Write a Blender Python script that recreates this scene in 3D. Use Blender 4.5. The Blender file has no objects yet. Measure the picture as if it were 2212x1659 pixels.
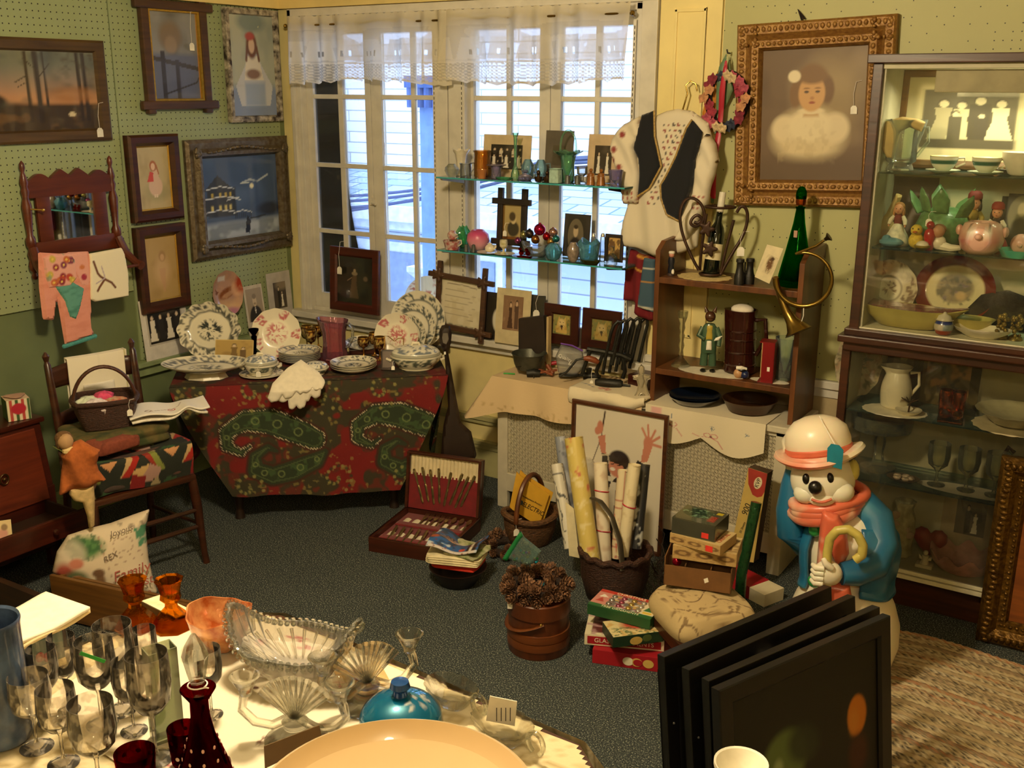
import bpy, bmesh, math, random
import numpy as np
from mathutils import Vector as V, Matrix as Mx
from math import sin,cos
linsp=np.linspace; PI=math.pi; C=bpy.context.scene.collection; S=bpy.context.scene
random.seed(7); NR=np.random.RandomState(5)
# ---------------------------------------------------------------- camera, sky, lamps, exposure
FPX,YAW,PIT,ROL,CH=2265.0,math.radians(32.73),math.radians(15.757),math.radians(.231),2.2
FW=V((-sin(YAW)*cos(PIT),cos(YAW)*cos(PIT),-sin(PIT)))
_r=V((cos(YAW),sin(YAW),0)); _u=_r.cross(FW)
RT=cos(ROL)*_r+sin(ROL)*_u; UP=-sin(ROL)*_r+cos(ROL)*_u
O=V((0,0,CH))
cd=bpy.data.cameras.new('camera'); cam=bpy.data.objects.new('camera',cd); C.objects.link(cam)
cd.sensor_width=36; cd.sensor_fit='HORIZONTAL'; cd.lens=36*FPX/2212; cd.clip_start=.05
cam.matrix_world=Mx(((RT.x,UP.x,-FW.x,0),(RT.y,UP.y,-FW.y,0),(RT.z,UP.z,-FW.z,CH),(0,0,0,1)))
S.camera=cam
S.view_settings.view_transform='Standard'; S.view_settings.look='None'
S.view_settings.exposure=0.0; S.view_settings.gamma=1.0; S.view_settings.use_curve_mapping=False
S.cycles.max_bounces=10; S.cycles.transparent_max_bounces=24; S.cycles.transmission_bounces=8
S.cycles.sample_clamp_indirect=4; S.cycles.caustics_refractive=False; S.cycles.caustics_reflective=False
w=bpy.data.worlds.new('overcast_sky'); S.world=w; w.use_nodes=True
_n=w.node_tree.nodes; _bg=_n['Background']; _bg.inputs[1].default_value=5.5
_tc=_n.new('ShaderNodeTexCoord'); _sx=_n.new('ShaderNodeSeparateXYZ'); _cr=_n.new('ShaderNodeValToRGB')
w.node_tree.links.new(_tc.outputs['Generated'],_sx.inputs[0]); w.node_tree.links.new(_sx.outputs[2],_cr.inputs[0]); w.node_tree.links.new(_cr.outputs[0],_bg.inputs[0])
_cr.color_ramp.elements[0].color=(.40,.52,.85,1); _cr.color_ramp.elements[0].position=.45
_cr.color_ramp.elements[1].color=(.82,.92,1.0,1); _cr.color_ramp.elements[1].position=.75
def lamp(name,loc,power,col,r=.12,kind='POINT',size=None,rot=None):
    l=bpy.data.lights.new(name,kind); l.energy=power; l.color=col
    if kind=='AREA':
        l.shape='RECTANGLE'; l.size,l.size_y=size
    else: l.shadow_soft_size=r
    o=bpy.data.objects.new(name,l); o.location=loc
    if rot: o.rotation_euler=rot
    C.objects.link(o); return o
WARM=(1,.80,.50)
lamp('ceiling_bulb',(-1.75,1.75,2.84),235,WARM,.14)
lamp('ceiling_bulb_near_door',(.3,-.2,2.84),55,WARM,.14)
lamp('cabinet_strip_light',(-.55,4.56,2.225),22,(1,.93,.66),kind='AREA',size=(.75,.05),rot=(math.radians(-12),0,0))
# ---------------------------------------------------------------- helpers
def ray(px,py): return (FW*FPX+RT*(px-1106)-UP*(py-829.5)).normalized()
def Zp(px,py,h): d=ray(px,py); return O+d*((h-CH)/d.z)
def Yp(px,py,y): d=ray(px,py); return O+d*(y/d.y)
def Xp(px,py,x): d=ray(px,py); return O+d*(x/d.x)
def pr(P): d=P-O; k=FPX/d.dot(FW); return 1106+k*d.dot(RT),829.5-k*d.dot(UP)
def mpp(P): return (P-O).dot(FW)/FPX
def topz(P,py):
    d=ray(pr(P)[0],py); return CH+d.z*math.hypot(P.x,P.y)/math.hypot(d.x,d.y)
def rzc(P): return math.atan2(-P.x,P.y)          # turn that faces local -Y towards the viewer's side
def lin(h):
    if isinstance(h,str):
        h=h.lstrip('#'); h=[int(h[i:i+2],16)/255 for i in (0,2,4)]
        h=[c/12.92 if c<=.04045 else ((c+.055)/1.055)**2.4 for c in h]
    return tuple(h[:3])
_M={}
def nt(name):
    m=bpy.data.materials.new(name); m.use_nodes=True
    return m,m.node_tree.nodes,m.node_tree.links,m.node_tree.nodes['Principled BSDF']
def tex(n,l,kind,scale,coord='Object',rot=None,stretch=None):
    tc=n.new('ShaderNodeTexCoord'); mp=n.new('ShaderNodeMapping'); t=n.new(kind)
    l.new(tc.outputs[coord],mp.inputs[0]); l.new(mp.outputs[0],t.inputs['Vector'])
    if stretch: mp.inputs['Scale'].default_value=stretch
    if 'Scale' in t.inputs: t.inputs['Scale'].default_value=scale
    return t
def mat(name,col,rough=.6,metal=0,var=.12,vs=14,bump=0,spec=.5,coat=0,stretch=None,sss=0,col2=None,sheen=0):
    if name in _M: return _M[name]
    m,n,l,p=nt(name); a=np.array(lin(col)); b=np.array(lin(col2)) if col2 else None
    t=tex(n,l,'ShaderNodeTexNoise',vs,stretch=stretch); t.inputs['Detail'].default_value=5.5
    r=n.new('ShaderNodeValToRGB'); l.new(t.outputs['Fac'],r.inputs[0]); l.new(r.outputs[0],p.inputs['Base Color'])
    r.color_ramp.elements[0].position=.35; r.color_ramp.elements[1].position=.65
    r.color_ramp.elements[0].color=(*(a*(1-var)),1); r.color_ramp.elements[1].color=(*(np.minimum(a*(1+var),1) if b is None else b),1)
    p.inputs['Roughness'].default_value=rough; p.inputs['Metallic'].default_value=metal
    p.inputs['Specular IOR Level'].default_value=spec; p.inputs['Coat Weight'].default_value=coat
    if sss: p.inputs['Subsurface Weight'].default_value=sss; p.inputs['Subsurface Radius'].default_value=(.02,.015,.01)
    if sheen: p.inputs['Sheen Weight'].default_value=sheen
    if bump:
        bp=n.new('ShaderNodeBump'); bp.inputs['Strength'].default_value=bump; bp.inputs['Distance'].default_value=.01
        l.new(t.outputs['Fac'],bp.inputs['Height']); l.new(bp.outputs[0],p.inputs['Normal'])
    _M[name]=m; return m
def wood(name,c1,c2,rough=.4,scale=3,axis=(1,1,12),coat=.2):
    if name in _M: return _M[name]
    m,n,l,p=nt(name); t=tex(n,l,'ShaderNodeTexNoise',scale,stretch=axis); t.inputs['Detail'].default_value=8; t.inputs['Distortion'].default_value=.6
    r=n.new('ShaderNodeValToRGB'); l.new(t.outputs['Fac'],r.inputs[0]); l.new(r.outputs[0],p.inputs['Base Color'])
    r.color_ramp.elements[0].position=.3; r.color_ramp.elements[1].position=.7
    r.color_ramp.elements[0].color=(*lin(c1),1); r.color_ramp.elements[1].color=(*lin(c2),1)
    p.inputs['Roughness'].default_value=rough; p.inputs['Coat Weight'].default_value=coat; p.inputs['Coat Roughness'].default_value=.2
    b=n.new('ShaderNodeBump'); b.inputs['Strength'].default_value=.15; b.inputs['Distance'].default_value=.004; l.new(t.outputs['Fac'],b.inputs['Height']); l.new(b.outputs[0],p.inputs['Normal'])
    _M[name]=m; return m
def vcm(name='painted',rough=.6,metal=0,coat=0,bump=0,bs=120,sss=0,trans=0):
    key=f'vc_{name}_{rough}_{metal}_{coat}_{bump}'
    if key in _M: return _M[key]
    m,n,l,p=nt(key); a=n.new('ShaderNodeVertexColor'); a.layer_name='Col'; l.new(a.outputs[0],p.inputs['Base Color'])
    p.inputs['Roughness'].default_value=rough; p.inputs['Metallic'].default_value=metal; p.inputs['Coat Weight'].default_value=coat; p.inputs['Coat Roughness'].default_value=.03
    p.inputs['Transmission Weight'].default_value=trans
    if sss: p.inputs['Subsurface Weight'].default_value=sss
    if bump:
        t=tex(n,l,'ShaderNodeTexNoise',bs); b=n.new('ShaderNodeBump'); b.inputs['Strength'].default_value=bump; b.inputs['Distance'].default_value=.003
        l.new(t.outputs['Fac'],b.inputs['Height']); l.new(b.outputs[0],p.inputs['Normal'])
    _M[key]=m; return m
def glass(name,col='ffffff',rough=.0,clear=.35,ior=1.48):
    """solid glass: refraction, with a share of straight-through light so that it does not cast a black shadow"""
    if name in _M: return _M[name]
    m,n,l,p=nt(name); c=(*lin(col),1); o=n['Material Output']
    g=n.new('ShaderNodeBsdfGlass'); g.inputs[0].default_value=c; g.inputs['Roughness'].default_value=rough; g.inputs['IOR'].default_value=ior
    t=n.new('ShaderNodeBsdfTransparent'); t.inputs[0].default_value=c; x=n.new('ShaderNodeMixShader'); x.inputs[0].default_value=clear
    l.new(g.outputs[0],x.inputs[1]); l.new(t.outputs[0],x.inputs[2]); l.new(x.outputs[0],o.inputs[0]); n.remove(p)
    _M[name]=m; return m
def thin(name,col='f4f4f0',edge='c8c8c0',k=.55,dense=.08,rough=.02,top=.4,etch=0):
    """thin-walled glass: see-through face on, denser and shiny at grazing edges"""
    if name in _M: return _M[name]
    m,n,l,p=nt(name); o=n['Material Output']; n.remove(p)
    t=n.new('ShaderNodeBsdfTransparent'); t.inputs[0].default_value=(*lin(col),1)
    d=n.new('ShaderNodeBsdfPrincipled'); d.inputs['Base Color'].default_value=(*lin(edge),1); d.inputs['Roughness'].default_value=.1
    g=n.new('ShaderNodeBsdfGlossy'); g.inputs['Roughness'].default_value=rough
    lw=n.new('ShaderNodeLayerWeight'); lw.inputs[0].default_value=k
    f=n.new('ShaderNodeFresnel'); f.inputs[0].default_value=1.5
    mr=n.new('ShaderNodeMapRange'); mr.inputs['To Min'].default_value=dense; mr.inputs['To Max'].default_value=top; l.new(lw.outputs['Facing'],mr.inputs[0])
    if etch:   # frosted engraving
        tn=tex(n,l,'ShaderNodeTexNoise',38); e=n.new('ShaderNodeMapRange'); e.inputs[1].default_value=.52; e.inputs[2].default_value=.6; e.inputs[4].default_value=etch; l.new(tn.outputs['Fac'],e.inputs[0])
        ad=n.new('ShaderNodeMath'); ad.operation='ADD'; l.new(mr.outputs[0],ad.inputs[0]); l.new(e.outputs[0],ad.inputs[1]); mr=ad
    a=n.new('ShaderNodeMixShader'); l.new(mr.outputs[0],a.inputs[0]); l.new(t.outputs[0],a.inputs[1]); l.new(d.outputs[0],a.inputs[2])
    b=n.new('ShaderNodeMixShader'); l.new(f.outputs[0],b.inputs[0]); l.new(a.outputs[0],b.inputs[1]); l.new(g.outputs[0],b.inputs[2])
    l.new(b.outputs[0],o.inputs[0]); _M[name]=m; return m
def tag(o,label=None,cat=None,group=None,kind=None):
    if label: o['label']=label
    if cat: o['category']=cat
    if group: o['group']=group
    if kind: o['kind']=kind
    return o
def T(name,label,cat,loc=(0,0,0),rz=0,group=None,rx=0,ry=0):
    o=bpy.data.objects.new(name,None); C.objects.link(o); o.empty_display_size=.05
    o.location=loc; o.rotation_euler=(rx,ry,rz); return tag(o,label,cat,group)
def dup(o,loc,rz=None,label=None,scale=None,parent=None):
    c=o.copy(); C.objects.link(c)
    if parent is None: c.location=loc
    else: c.parent=parent
    if rz is not None: c.rotation_euler.z=rz
    if label: c['label']=label
    if scale: c.scale=(scale,)*3
    for ch in o.children: dup(ch,None,parent=c)
    return c
def Rz(a): return Mx.Rotation(a,4,'Z')
def Rx(a): return Mx.Rotation(a,4,'X')
def Ry(a): return Mx.Rotation(a,4,'Y')
def Tr(*v): return Mx.Translation(V(v))
class B:
    def __init__(s): s.v=[]; s.f=[]
    def add(s,vs,fs,M=None):
        k=len(s.v)
        s.v+=[tuple(M@V(v)) for v in vs] if M is not None else [tuple(v) for v in vs]
        s.f+=[tuple(i+k for i in f) for f in fs]; return s
    def box(s,c,d,M=None):
        x,y,z=[q/2 for q in d]; a,b,e=c
        vs=[(a+i*x,b+j*y,e+k*z) for i in (-1,1) for j in (-1,1) for k in (-1,1)]
        return s.add(vs,[(0,1,3,2),(4,6,7,5),(0,4,5,1),(2,3,7,6),(0,2,6,4),(1,5,7,3)],M)
    def b2(s,x0,x1,y0,y1,z0,z1,M=None): return s.box(((x0+x1)/2,(y0+y1)/2,(z0+z1)/2),(abs(x1-x0),abs(y1-y0),abs(z1-z0)),M)
    def rings(s,R,cu=True,cap=True,M=None):
        n=len(R[0]); vs=[p for r in R for p in r]; fs=[]
        for i in range(len(R)-1):
            for j in range(n if cu else n-1):
                k=(j+1)%n; fs.append((i*n+j,i*n+k,(i+1)*n+k,(i+1)*n+j))
        if cap and cu: fs+=[tuple(range(n))[::-1],tuple((len(R)-1)*n+j for j in range(n))]
        return s.add(vs,fs,M)
    def lathe(s,prof,seg=32,M=None,sx=1,sy=1,wav=None):
        """prof: (r,z) list bottom to top (may turn back down inside); wav(theta,i)->factor on r"""
        R=[]
        for i,(r,z) in enumerate(prof):
            q=[]
            for j in range(seg):
                t=2*PI*j/seg; k=wav(t,i/(len(prof)-1)) if wav else 1
                dz=0
                if isinstance(k,tuple): k,dz=k
                q.append((max(r,1e-4)*k*cos(t)*sx,max(r,1e-4)*k*sin(t)*sy,z+dz))
            R.append(q)
        return s.rings(R,True,True,M)
    def cyl(s,r,h,seg=24,M=None,r2=None): return s.lathe([(r,0),(r if r2 is None else r2,h)],seg,M)
    def tube(s,pts,r,seg=8,closed=False,M=None,flat=1):
        pts=[V(p) for p in pts]; n=len(pts); R=[]; up=None
        for i,p in enumerate(pts):
            a=pts[(i-1)%n] if (closed or i) else p; b=pts[(i+1)%n] if (closed or i<n-1) else p
            t=(b-a).normalized()
            if up is None: up=V((0,0,1)) if abs(t.z)<.9 else V((1,0,0))
            x=t.cross(up); x=x.normalized() if x.length>1e-6 else V((1,0,0)); y=x.cross(t).normalized(); up=y
            rr=r(i/(n-1)) if callable(r) else (r[i] if isinstance(r,(list,tuple)) else r)
            R.append([tuple(p+x*rr*cos(2*PI*j/seg)+y*rr*flat*sin(2*PI*j/seg)) for j in range(seg)])
        if closed: R.append(R[0])
        return s.rings(R,True,not closed,M)
    def ell(s,c,r,seg=20,M=None,R=None):
        r=(r,)*3 if not isinstance(r,(tuple,list)) else r; h=seg//2
        rg=[[(r[0]*sin(PI*i/h)*cos(2*PI*j/seg),r[1]*sin(PI*i/h)*sin(2*PI*j/seg),-r[2]*cos(PI*i/h)) for j in range(seg)] for i in range(h+1)]
        rg[0]=[(1e-5*cos(2*PI*j/seg),1e-5*sin(2*PI*j/seg),-r[2]) for j in range(seg)]; rg[-1]=[(1e-5*cos(2*PI*j/seg),1e-5*sin(2*PI*j/seg),r[2]) for j in range(seg)]
        m=Tr(*c)@(R if R is not None else Mx.Identity(4)); m=(M@m) if M is not None else m
        return s.rings(rg,True,True,m)
    def prism(s,poly,y0,y1,M=None):
        """polygon in XZ, thick along Y"""
        n=len(poly); vs=[(x,y0,z) for x,z in poly]+[(x,y1,z) for x,z in poly]
        fs=[tuple(range(n)),tuple(range(2*n-1,n-1,-1))]+[(i,n+i,n+(i+1)%n,(i+1)%n) for i in range(n)]
        return s.add(vs,fs,M)
    def surf(s,fn,nu,nv,M=None,cu=False):
        """fn(u,v) with numpy grids -> x,y,z arrays"""
        u,v=np.meshgrid(linsp(0,1,nu),linsp(0,1,nv)); x,y,z=fn(u,v)
        P=np.stack([x+0*u,y+0*u,z+0*u],-1).reshape(-1,3)
        fs=[(j*nu+i,j*nu+i+1,(j+1)*nu+i+1,(j+1)*nu+i) for j in range(nv-1) for i in range(nu-1)]
        return s.add(P.tolist(),fs,M)
    def puff(s,poly,t,res=40,back=.3,dm=None,M=None,lift=None):
        """inflated silhouette: polygon in XZ swelling towards -Y"""
        P=np.array(poly,float); lo=P.min(0); hi=P.max(0); st=(hi-lo).max()/res
        lo=lo-st*.5; nx,nz=[int(k) for k in np.ceil((hi-lo)/st)+1]
        gx,gz=np.meshgrid(lo[0]+st*np.arange(nx+1),lo[1]+st*np.arange(nz+1)); pts=np.stack([gx,gz],-1).reshape(-1,2)
        cen=np.stack([gx[:-1,:-1]+st/2,gz[:-1,:-1]+st/2],-1).reshape(-1,2)
        def inside(q):
            c=np.zeros(len(q),bool)
            for a,b in zip(P,np.roll(P,-1,0)):
                k=((a[1]>q[:,1])!=(b[1]>q[:,1])); x=(b[0]-a[0])*(q[:,1]-a[1])/((b[1]-a[1]) or 1e-9)+a[0]; c^=k&(q[:,0]<x)
            return c
        def near(q):
            bd=np.full(len(q),1e9); bp=q.copy()
            for a,b in zip(P,np.roll(P,-1,0)):
                e=b-a; k=np.clip(((q-a)@e)/max(e@e,1e-12),0,1)[:,None]; p=a+k*e; d=np.hypot(*(q-p).T); m=d<bd; bd[m]=d[m]; bp[m]=p[m]
            return bd,bp
        ci=inside(cen).reshape(nz,nx); W=nx+1; cnt=np.zeros((nz+1,nx+1),int)
        for a in (0,1):
            for b in (0,1): cnt[a:a+nz,b:b+nx]+=ci
        cnt=cnt.ravel(); bd,bp=near(pts); use=cnt>0; edge=use&(cnt<4)
        pts=np.where(edge[:,None],bp,pts); bd=np.where(edge,0,bd); dm=dm or max(bd[use].max(),1e-6)
        h=t*np.sqrt(np.clip(1-(1-np.clip(bd/dm,0,1))**2,0,1)); 
        idf=-np.ones(len(pts),int); idb=idf.copy(); vs=[]
        for i in np.nonzero(use)[0]:
            l=lift(pts[i,0],pts[i,1]) if lift else 0
            idf[i]=len(vs); vs.append((pts[i,0],-h[i]+l,pts[i,1]))
            if edge[i]: idb[i]=idf[i]
            else: idb[i]=len(vs); vs.append((pts[i,0],h[i]*back+l,pts[i,1]))
        fs=[]
        for r in range(nz):
            for c in range(nx):
                if ci[r,c]:
                    q=[r*W+c,r*W+c+1,(r+1)*W+c+1,(r+1)*W+c]; fs.append(tuple(idf[k] for k in q)); fs.append(tuple(idb[k] for k in q[::-1]))
        return s.add(vs,fs,M)
    def build(s,name,m,parent=None,sm=.6,col=None,bevel=0,sub=0,solid=0,M=None,loc=None,rz=0):
        me=bpy.data.meshes.new(name); me.from_pydata(s.v,[],s.f)
        bm=bmesh.new(); bm.from_mesh(me)
        if not col: bmesh.ops.remove_doubles(bm,verts=bm.verts,dist=1e-6)
        bmesh.ops.recalc_face_normals(bm,faces=bm.faces)
        if bevel: bmesh.ops.bevel(bm,geom=bm.edges[:],offset=bevel,segments=2,affect='EDGES',profile=.6,clamp_overlap=True)
        bm.to_mesh(me); bm.free()
        if sm:
            me.polygons.foreach_set('use_smooth',[True]*len(me.polygons)); me.set_sharp_from_angle(angle=sm)
        if col:
            co=np.empty(len(me.vertices)*3); me.vertices.foreach_get('co',co); c=col(co.reshape(-1,3)); c=c.c if isinstance(c,Cv) else c
            a=me.color_attributes.new('Col','FLOAT_COLOR','POINT'); a.data.foreach_set('color',np.concatenate([c,np.ones((len(c),1))],1).ravel())
        me.materials.append(m); o=bpy.data.objects.new(name,me); C.objects.link(o)
        if parent: o.parent=parent
        if M is not None: o.matrix_local=M
        if loc is not None: o.location=loc; o.rotation_euler.z=rz
        if solid:
            k=o.modifiers.new('thick','SOLIDIFY'); k.thickness=solid; k.offset=0
        if sub:
            k=o.modifiers.new('sub','SUBSURF'); k.levels=k.render_levels=sub
        return o
    def one(s,name,m,label,cat,group=None,**k): return tag(s.build(name,m,**k),label,cat,group)
def st(o): o['kind']='structure'; return o
# ---------------------------------------------------------------- a small painter for pictures, transfers and prints
def vnoise(x,y,sc,seed=0):
    x=np.asarray(x)*sc+seed*17.3; y=np.asarray(y)*sc+seed*9.1; xi=np.floor(x).astype(int); yi=np.floor(y).astype(int); fx=x-xi; fy=y-yi
    def h(a,b): k=np.sin(a*127.1+b*311.7+seed*3.7)*43758.5453; return k-np.floor(k)
    fx=fx*fx*(3-2*fx); fy=fy*fy*(3-2*fy)
    return (h(xi,yi)*(1-fx)+h(xi+1,yi)*fx)*(1-fy)+(h(xi,yi+1)*(1-fx)+h(xi+1,yi+1)*fx)*fy
class Cv:
    def __init__(s,u,v,base): s.u=np.asarray(u,float); s.v=np.asarray(v,float); s.o=np.ones(len(s.u)); s.c=np.tile(np.array(lin(base)),(len(s.u),1))
    def mix(s,m,col): s.c+=(np.array(lin(col))-s.c)*np.clip(m,0,1)[:,None]; return s
    def ell(s,x,y,rx,ry,col,soft=.2,a=1,rot=0):
        dx,dy=s.u-x,s.v-y; c,n=cos(rot),sin(rot); d=np.hypot((dx*c+dy*n)/rx,(-dx*n+dy*c)/ry)
        return s.mix(a*np.clip((1+soft/2-d)/soft,0,1),col)
    def ring(s,x,y,r,w,col,a=1,k=1): d=np.hypot(s.u-x,(s.v-y)*k); return s.mix(a*np.clip((w-np.abs(d-r))/w*2,0,1),col)
    def rect(s,x0,y0,x1,y1,col,soft=.005,a=1):
        m=np.minimum(np.minimum(s.u-x0,x1-s.u),np.minimum(s.v-y0,y1-s.v)); return s.mix(a*np.clip(m/soft+.5,0,1),col)
    def line(s,pts,w,col,a=1):
        d=np.full(len(s.u),9.)
        for (ax,ay),(bx,by) in zip(pts,pts[1:]):
            ex,ey=bx-ax,by-ay; k=np.clip(((s.u-ax)*ex+(s.v-ay)*ey)/max(ex*ex+ey*ey,1e-12),0,1); d=np.minimum(d,np.hypot(s.u-ax-k*ex,s.v-ay-k*ey))
        return s.mix(a*np.clip((w-d)/w*2,0,1),col)
    def poly(s,P,col,a=1):
        c=np.zeros(len(s.u),bool)
        for (ax,ay),(bx,by) in zip(P,P[1:]+P[:1]):
            k=((ay>s.v)!=(by>s.v)); x=(bx-ax)*(s.v-ay)/((by-ay) or 1e-9)+ax; c^=k&(s.u<x)
        return s.mix(a*c.astype(float),col)
    def grad(s,y0,y1,col,a=1): return s.mix(a*np.clip((s.v-y0)/(y1-y0),0,1),col)
    def noise(s,sc,col,th=.5,a=1,soft=.15,seed=0,kx=1,m=None):
        k=np.clip((vnoise(s.u*kx,s.v,sc,seed)*.65+vnoise(s.u*kx,s.v,sc*2.3,seed+1)*.35-th)/soft,0,1)*a
        return s.mix(k if m is None else k*m,col)
    def person(s,x,y,h,body='e8e0d0',skin='d8c0a0',hair='2a2018',dress=True,w=1):
        b=h*.2*w
        if dress: s.poly([(x-b*.9,y),(x-b*.42,y+h*.5),(x-b*.55,y+h*.78),(x+b*.55,y+h*.78),(x+b*.42,y+h*.5),(x+b*.9,y)],body)
        else: s.poly([(x-b*.55,y),(x-b*.6,y+h*.8),(x+b*.6,y+h*.8),(x+b*.55,y)],body); 
        s.ell(x,y+h*.9,b*.38,h*.105,hair); s.ell(x,y+h*.87,b*.3,h*.085,skin); return s
def paint(name,w,h,fn,parent,nx=48,m=None,M=None,y=0):
    """a flat picture w x h in XZ, centred, facing -Y; fn(Cv) paints it"""
    ny=max(6,int(nx*h/w)); b=B(); b.surf(lambda u,v:((u-.5)*w,0*u+y,(v-.5)*h),nx,ny)
    return b.build(name,m or vcm('print',.45),parent,sm=0,col=lambda co:fn_c(fn,co[:,0]/w+.5,co[:,2]/h+.5),M=M)
def fn_c(fn,u,v):
    c=Cv(u,v,'888888'); fn(c); return c
def text(s,size,m,parent,M,name='lettering',ext=.0004,al='CENTER',sx=1,shear=0):
    f=bpy.data.curves.new(name,'FONT'); f.body=s; f.size=size; f.extrude=ext; f.align_x=al; f.align_y='CENTER'; f.shear=shear; f.materials.append(m)
    o=bpy.data.objects.new(name,f); C.objects.link(o); dg=bpy.context.evaluated_depsgraph_get(); me=bpy.data.meshes.new_from_object(o.evaluated_get(dg)); bpy.data.objects.remove(o)
    o=bpy.data.objects.new(name,me); C.objects.link(o); o.parent=parent; o.matrix_local=M@Rx(PI/2)@Mx.Diagonal((sx,1,1,1)); return o
def mitre(W,H,prof,wav=None):
    """picture-frame moulding swept round a W x H rectangle (outer size); prof: (inward, forward) points"""
    b=B(); R=[]
    for i,(sx,sz) in enumerate(((-1,-1),(1,-1),(1,1),(-1,1))): R.append([(sx*(W/2-a),-d,sz*(H/2-a)) for a,d in prof])
    R.append(R[0])
    n=len(prof); vs=[p for r in R[:4] for p in r]; fs=[]
    for i in range(4):
        for j in range(n):
            k=(j+1)%n; fs.append((i*n+j,i*n+k,((i+1)%4)*n+k,((i+1)%4)*n+j))
    return b.add(vs,fs)
def ptag(parent,x,y,z,s=.03,ln=.1,m='tag_card',top=None):
    """price tag on a string, hanging in the XZ plane of its thing"""
    b=B(); b.prism([(x-.4*s,z),(x+.4*s,z),(x+.4*s,z+.75*s),(x+.2*s,z+s),(x-.2*s,z+s),(x-.4*s,z+.75*s)],y-.0012,y)
    o=b.build('price_tag',mat(m,'f0ead8',.7),parent,sm=0); o['label']='small white paper price tag on a string'
    b=B(); b.tube([(x,y,z+s*.9),(x-.1*s,y-.003,z+s+ln*.5),(x+.15*s,y-.002,z+s+ln),(x+.8*s,y+.002,z+s+ln*1.04)],.0011,5); b.build('string',mat('tag_string','eee8dc',.8),o)
    return o
TAGM=mat('tag_card','f0ead8',.7); WARE=mat('cream_ware','e6dcc0',.3,coat=.5)
def LI(name,label,cat,P,zt,rw,prof,m,seg=32,group=None,wav=None,sx=1,sy=1,rz=0,part=None):
    """turned thing standing at P: prof in units of (rw, zt-P.z)"""
    H=zt-P.z; b=B(); b.lathe([(r*rw,z*H) for r,z in prof],seg,wav=wav,sx=sx,sy=sy)
    return b.one(name,m,label,cat,group,loc=P,rz=rz)
# ---------------------------------------------------------------- the setting
def pegmat(name,base,ax,sp=.032,r=.0034,keep=0.0):
    m,n,l,p=nt(name); a=np.array(lin(base))
    t=tex(n,l,'ShaderNodeTexNoise',3); t.inputs['Detail'].default_value=6
    r0=n.new('ShaderNodeValToRGB'); l.new(t.outputs['Fac'],r0.inputs[0]); r0.color_ramp.elements[0].color=(*(a*.88),1); r0.color_ramp.elements[1].color=(*(a*1.1),1)
    tc=n.new('ShaderNodeTexCoord'); k=n.new('ShaderNodeVectorMath'); k.operation='SCALE'; k.inputs['Scale'].default_value=1/sp; l.new(tc.outputs['Object'],k.inputs[0])
    f=n.new('ShaderNodeVectorMath'); f.operation='FRACTION'; l.new(k.outputs[0],f.inputs[0])
    s=n.new('ShaderNodeVectorMath'); s.operation='SUBTRACT'; s.inputs[1].default_value=(.5,.5,.5); l.new(f.outputs[0],s.inputs[0])
    u=n.new('ShaderNodeVectorMath'); u.operation='MULTIPLY'; u.inputs[1].default_value=(0,1,1) if ax=='x' else (1,0,1); l.new(s.outputs[0],u.inputs[0])
    q=n.new('ShaderNodeVectorMath'); q.operation='LENGTH'; l.new(u.outputs[0],q.inputs[0])
    c=n.new('ShaderNodeMath'); c.operation='LESS_THAN'; c.inputs[1].default_value=r/sp; l.new(q.outputs['Value'],c.inputs[0]); fac=c.outputs[0]
    if keep:   # painted-over holes: only some of the grid is still open
        fl=n.new('ShaderNodeVectorMath'); fl.operation='FLOOR'; l.new(k.outputs[0],fl.inputs[0]); wn=n.new('ShaderNodeTexWhiteNoise'); l.new(fl.outputs[0],wn.inputs[0])
        g=n.new('ShaderNodeMath'); g.operation='LESS_THAN'; g.inputs[1].default_value=keep; l.new(wn.outputs['Value'],g.inputs[0])
        h=n.new('ShaderNodeMath'); h.operation='MULTIPLY'; l.new(g.outputs[0],h.inputs[0]); l.new(fac,h.inputs[1]); fac=h.outputs[0]
    x=n.new('ShaderNodeMix'); x.data_type='RGBA'; l.new(fac,x.inputs[0]); l.new(r0.outputs[0],x.inputs[6]); x.inputs[7].default_value=(.012,.014,.006,1)
    l.new(x.outputs[2],p.inputs['Base Color']); p.inputs['Roughness'].default_value=.55; return m
peg_left=pegmat('pegboard_green_left','9aa67a','x'); peg_right=pegmat('pegboard_green_right','b6b47c','y',.033,.0026,.28)
green=mat('wall_green_paint','6a7650',.6,vs=4,var=.1); yellow=mat('yellow_paint','ecd48c',.6,vs=5,var=.06); cream=mat('cream_paint','eddb98',.55,vs=5,var=.07)
white=mat('window_white_paint','d6d0c0',.5,vs=9,var=.08,bump=.1); ledgem=mat('green_trim','8c9a6c',.5); beige=mat('beige_paint','b9a67e',.55,vs=6)
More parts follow.
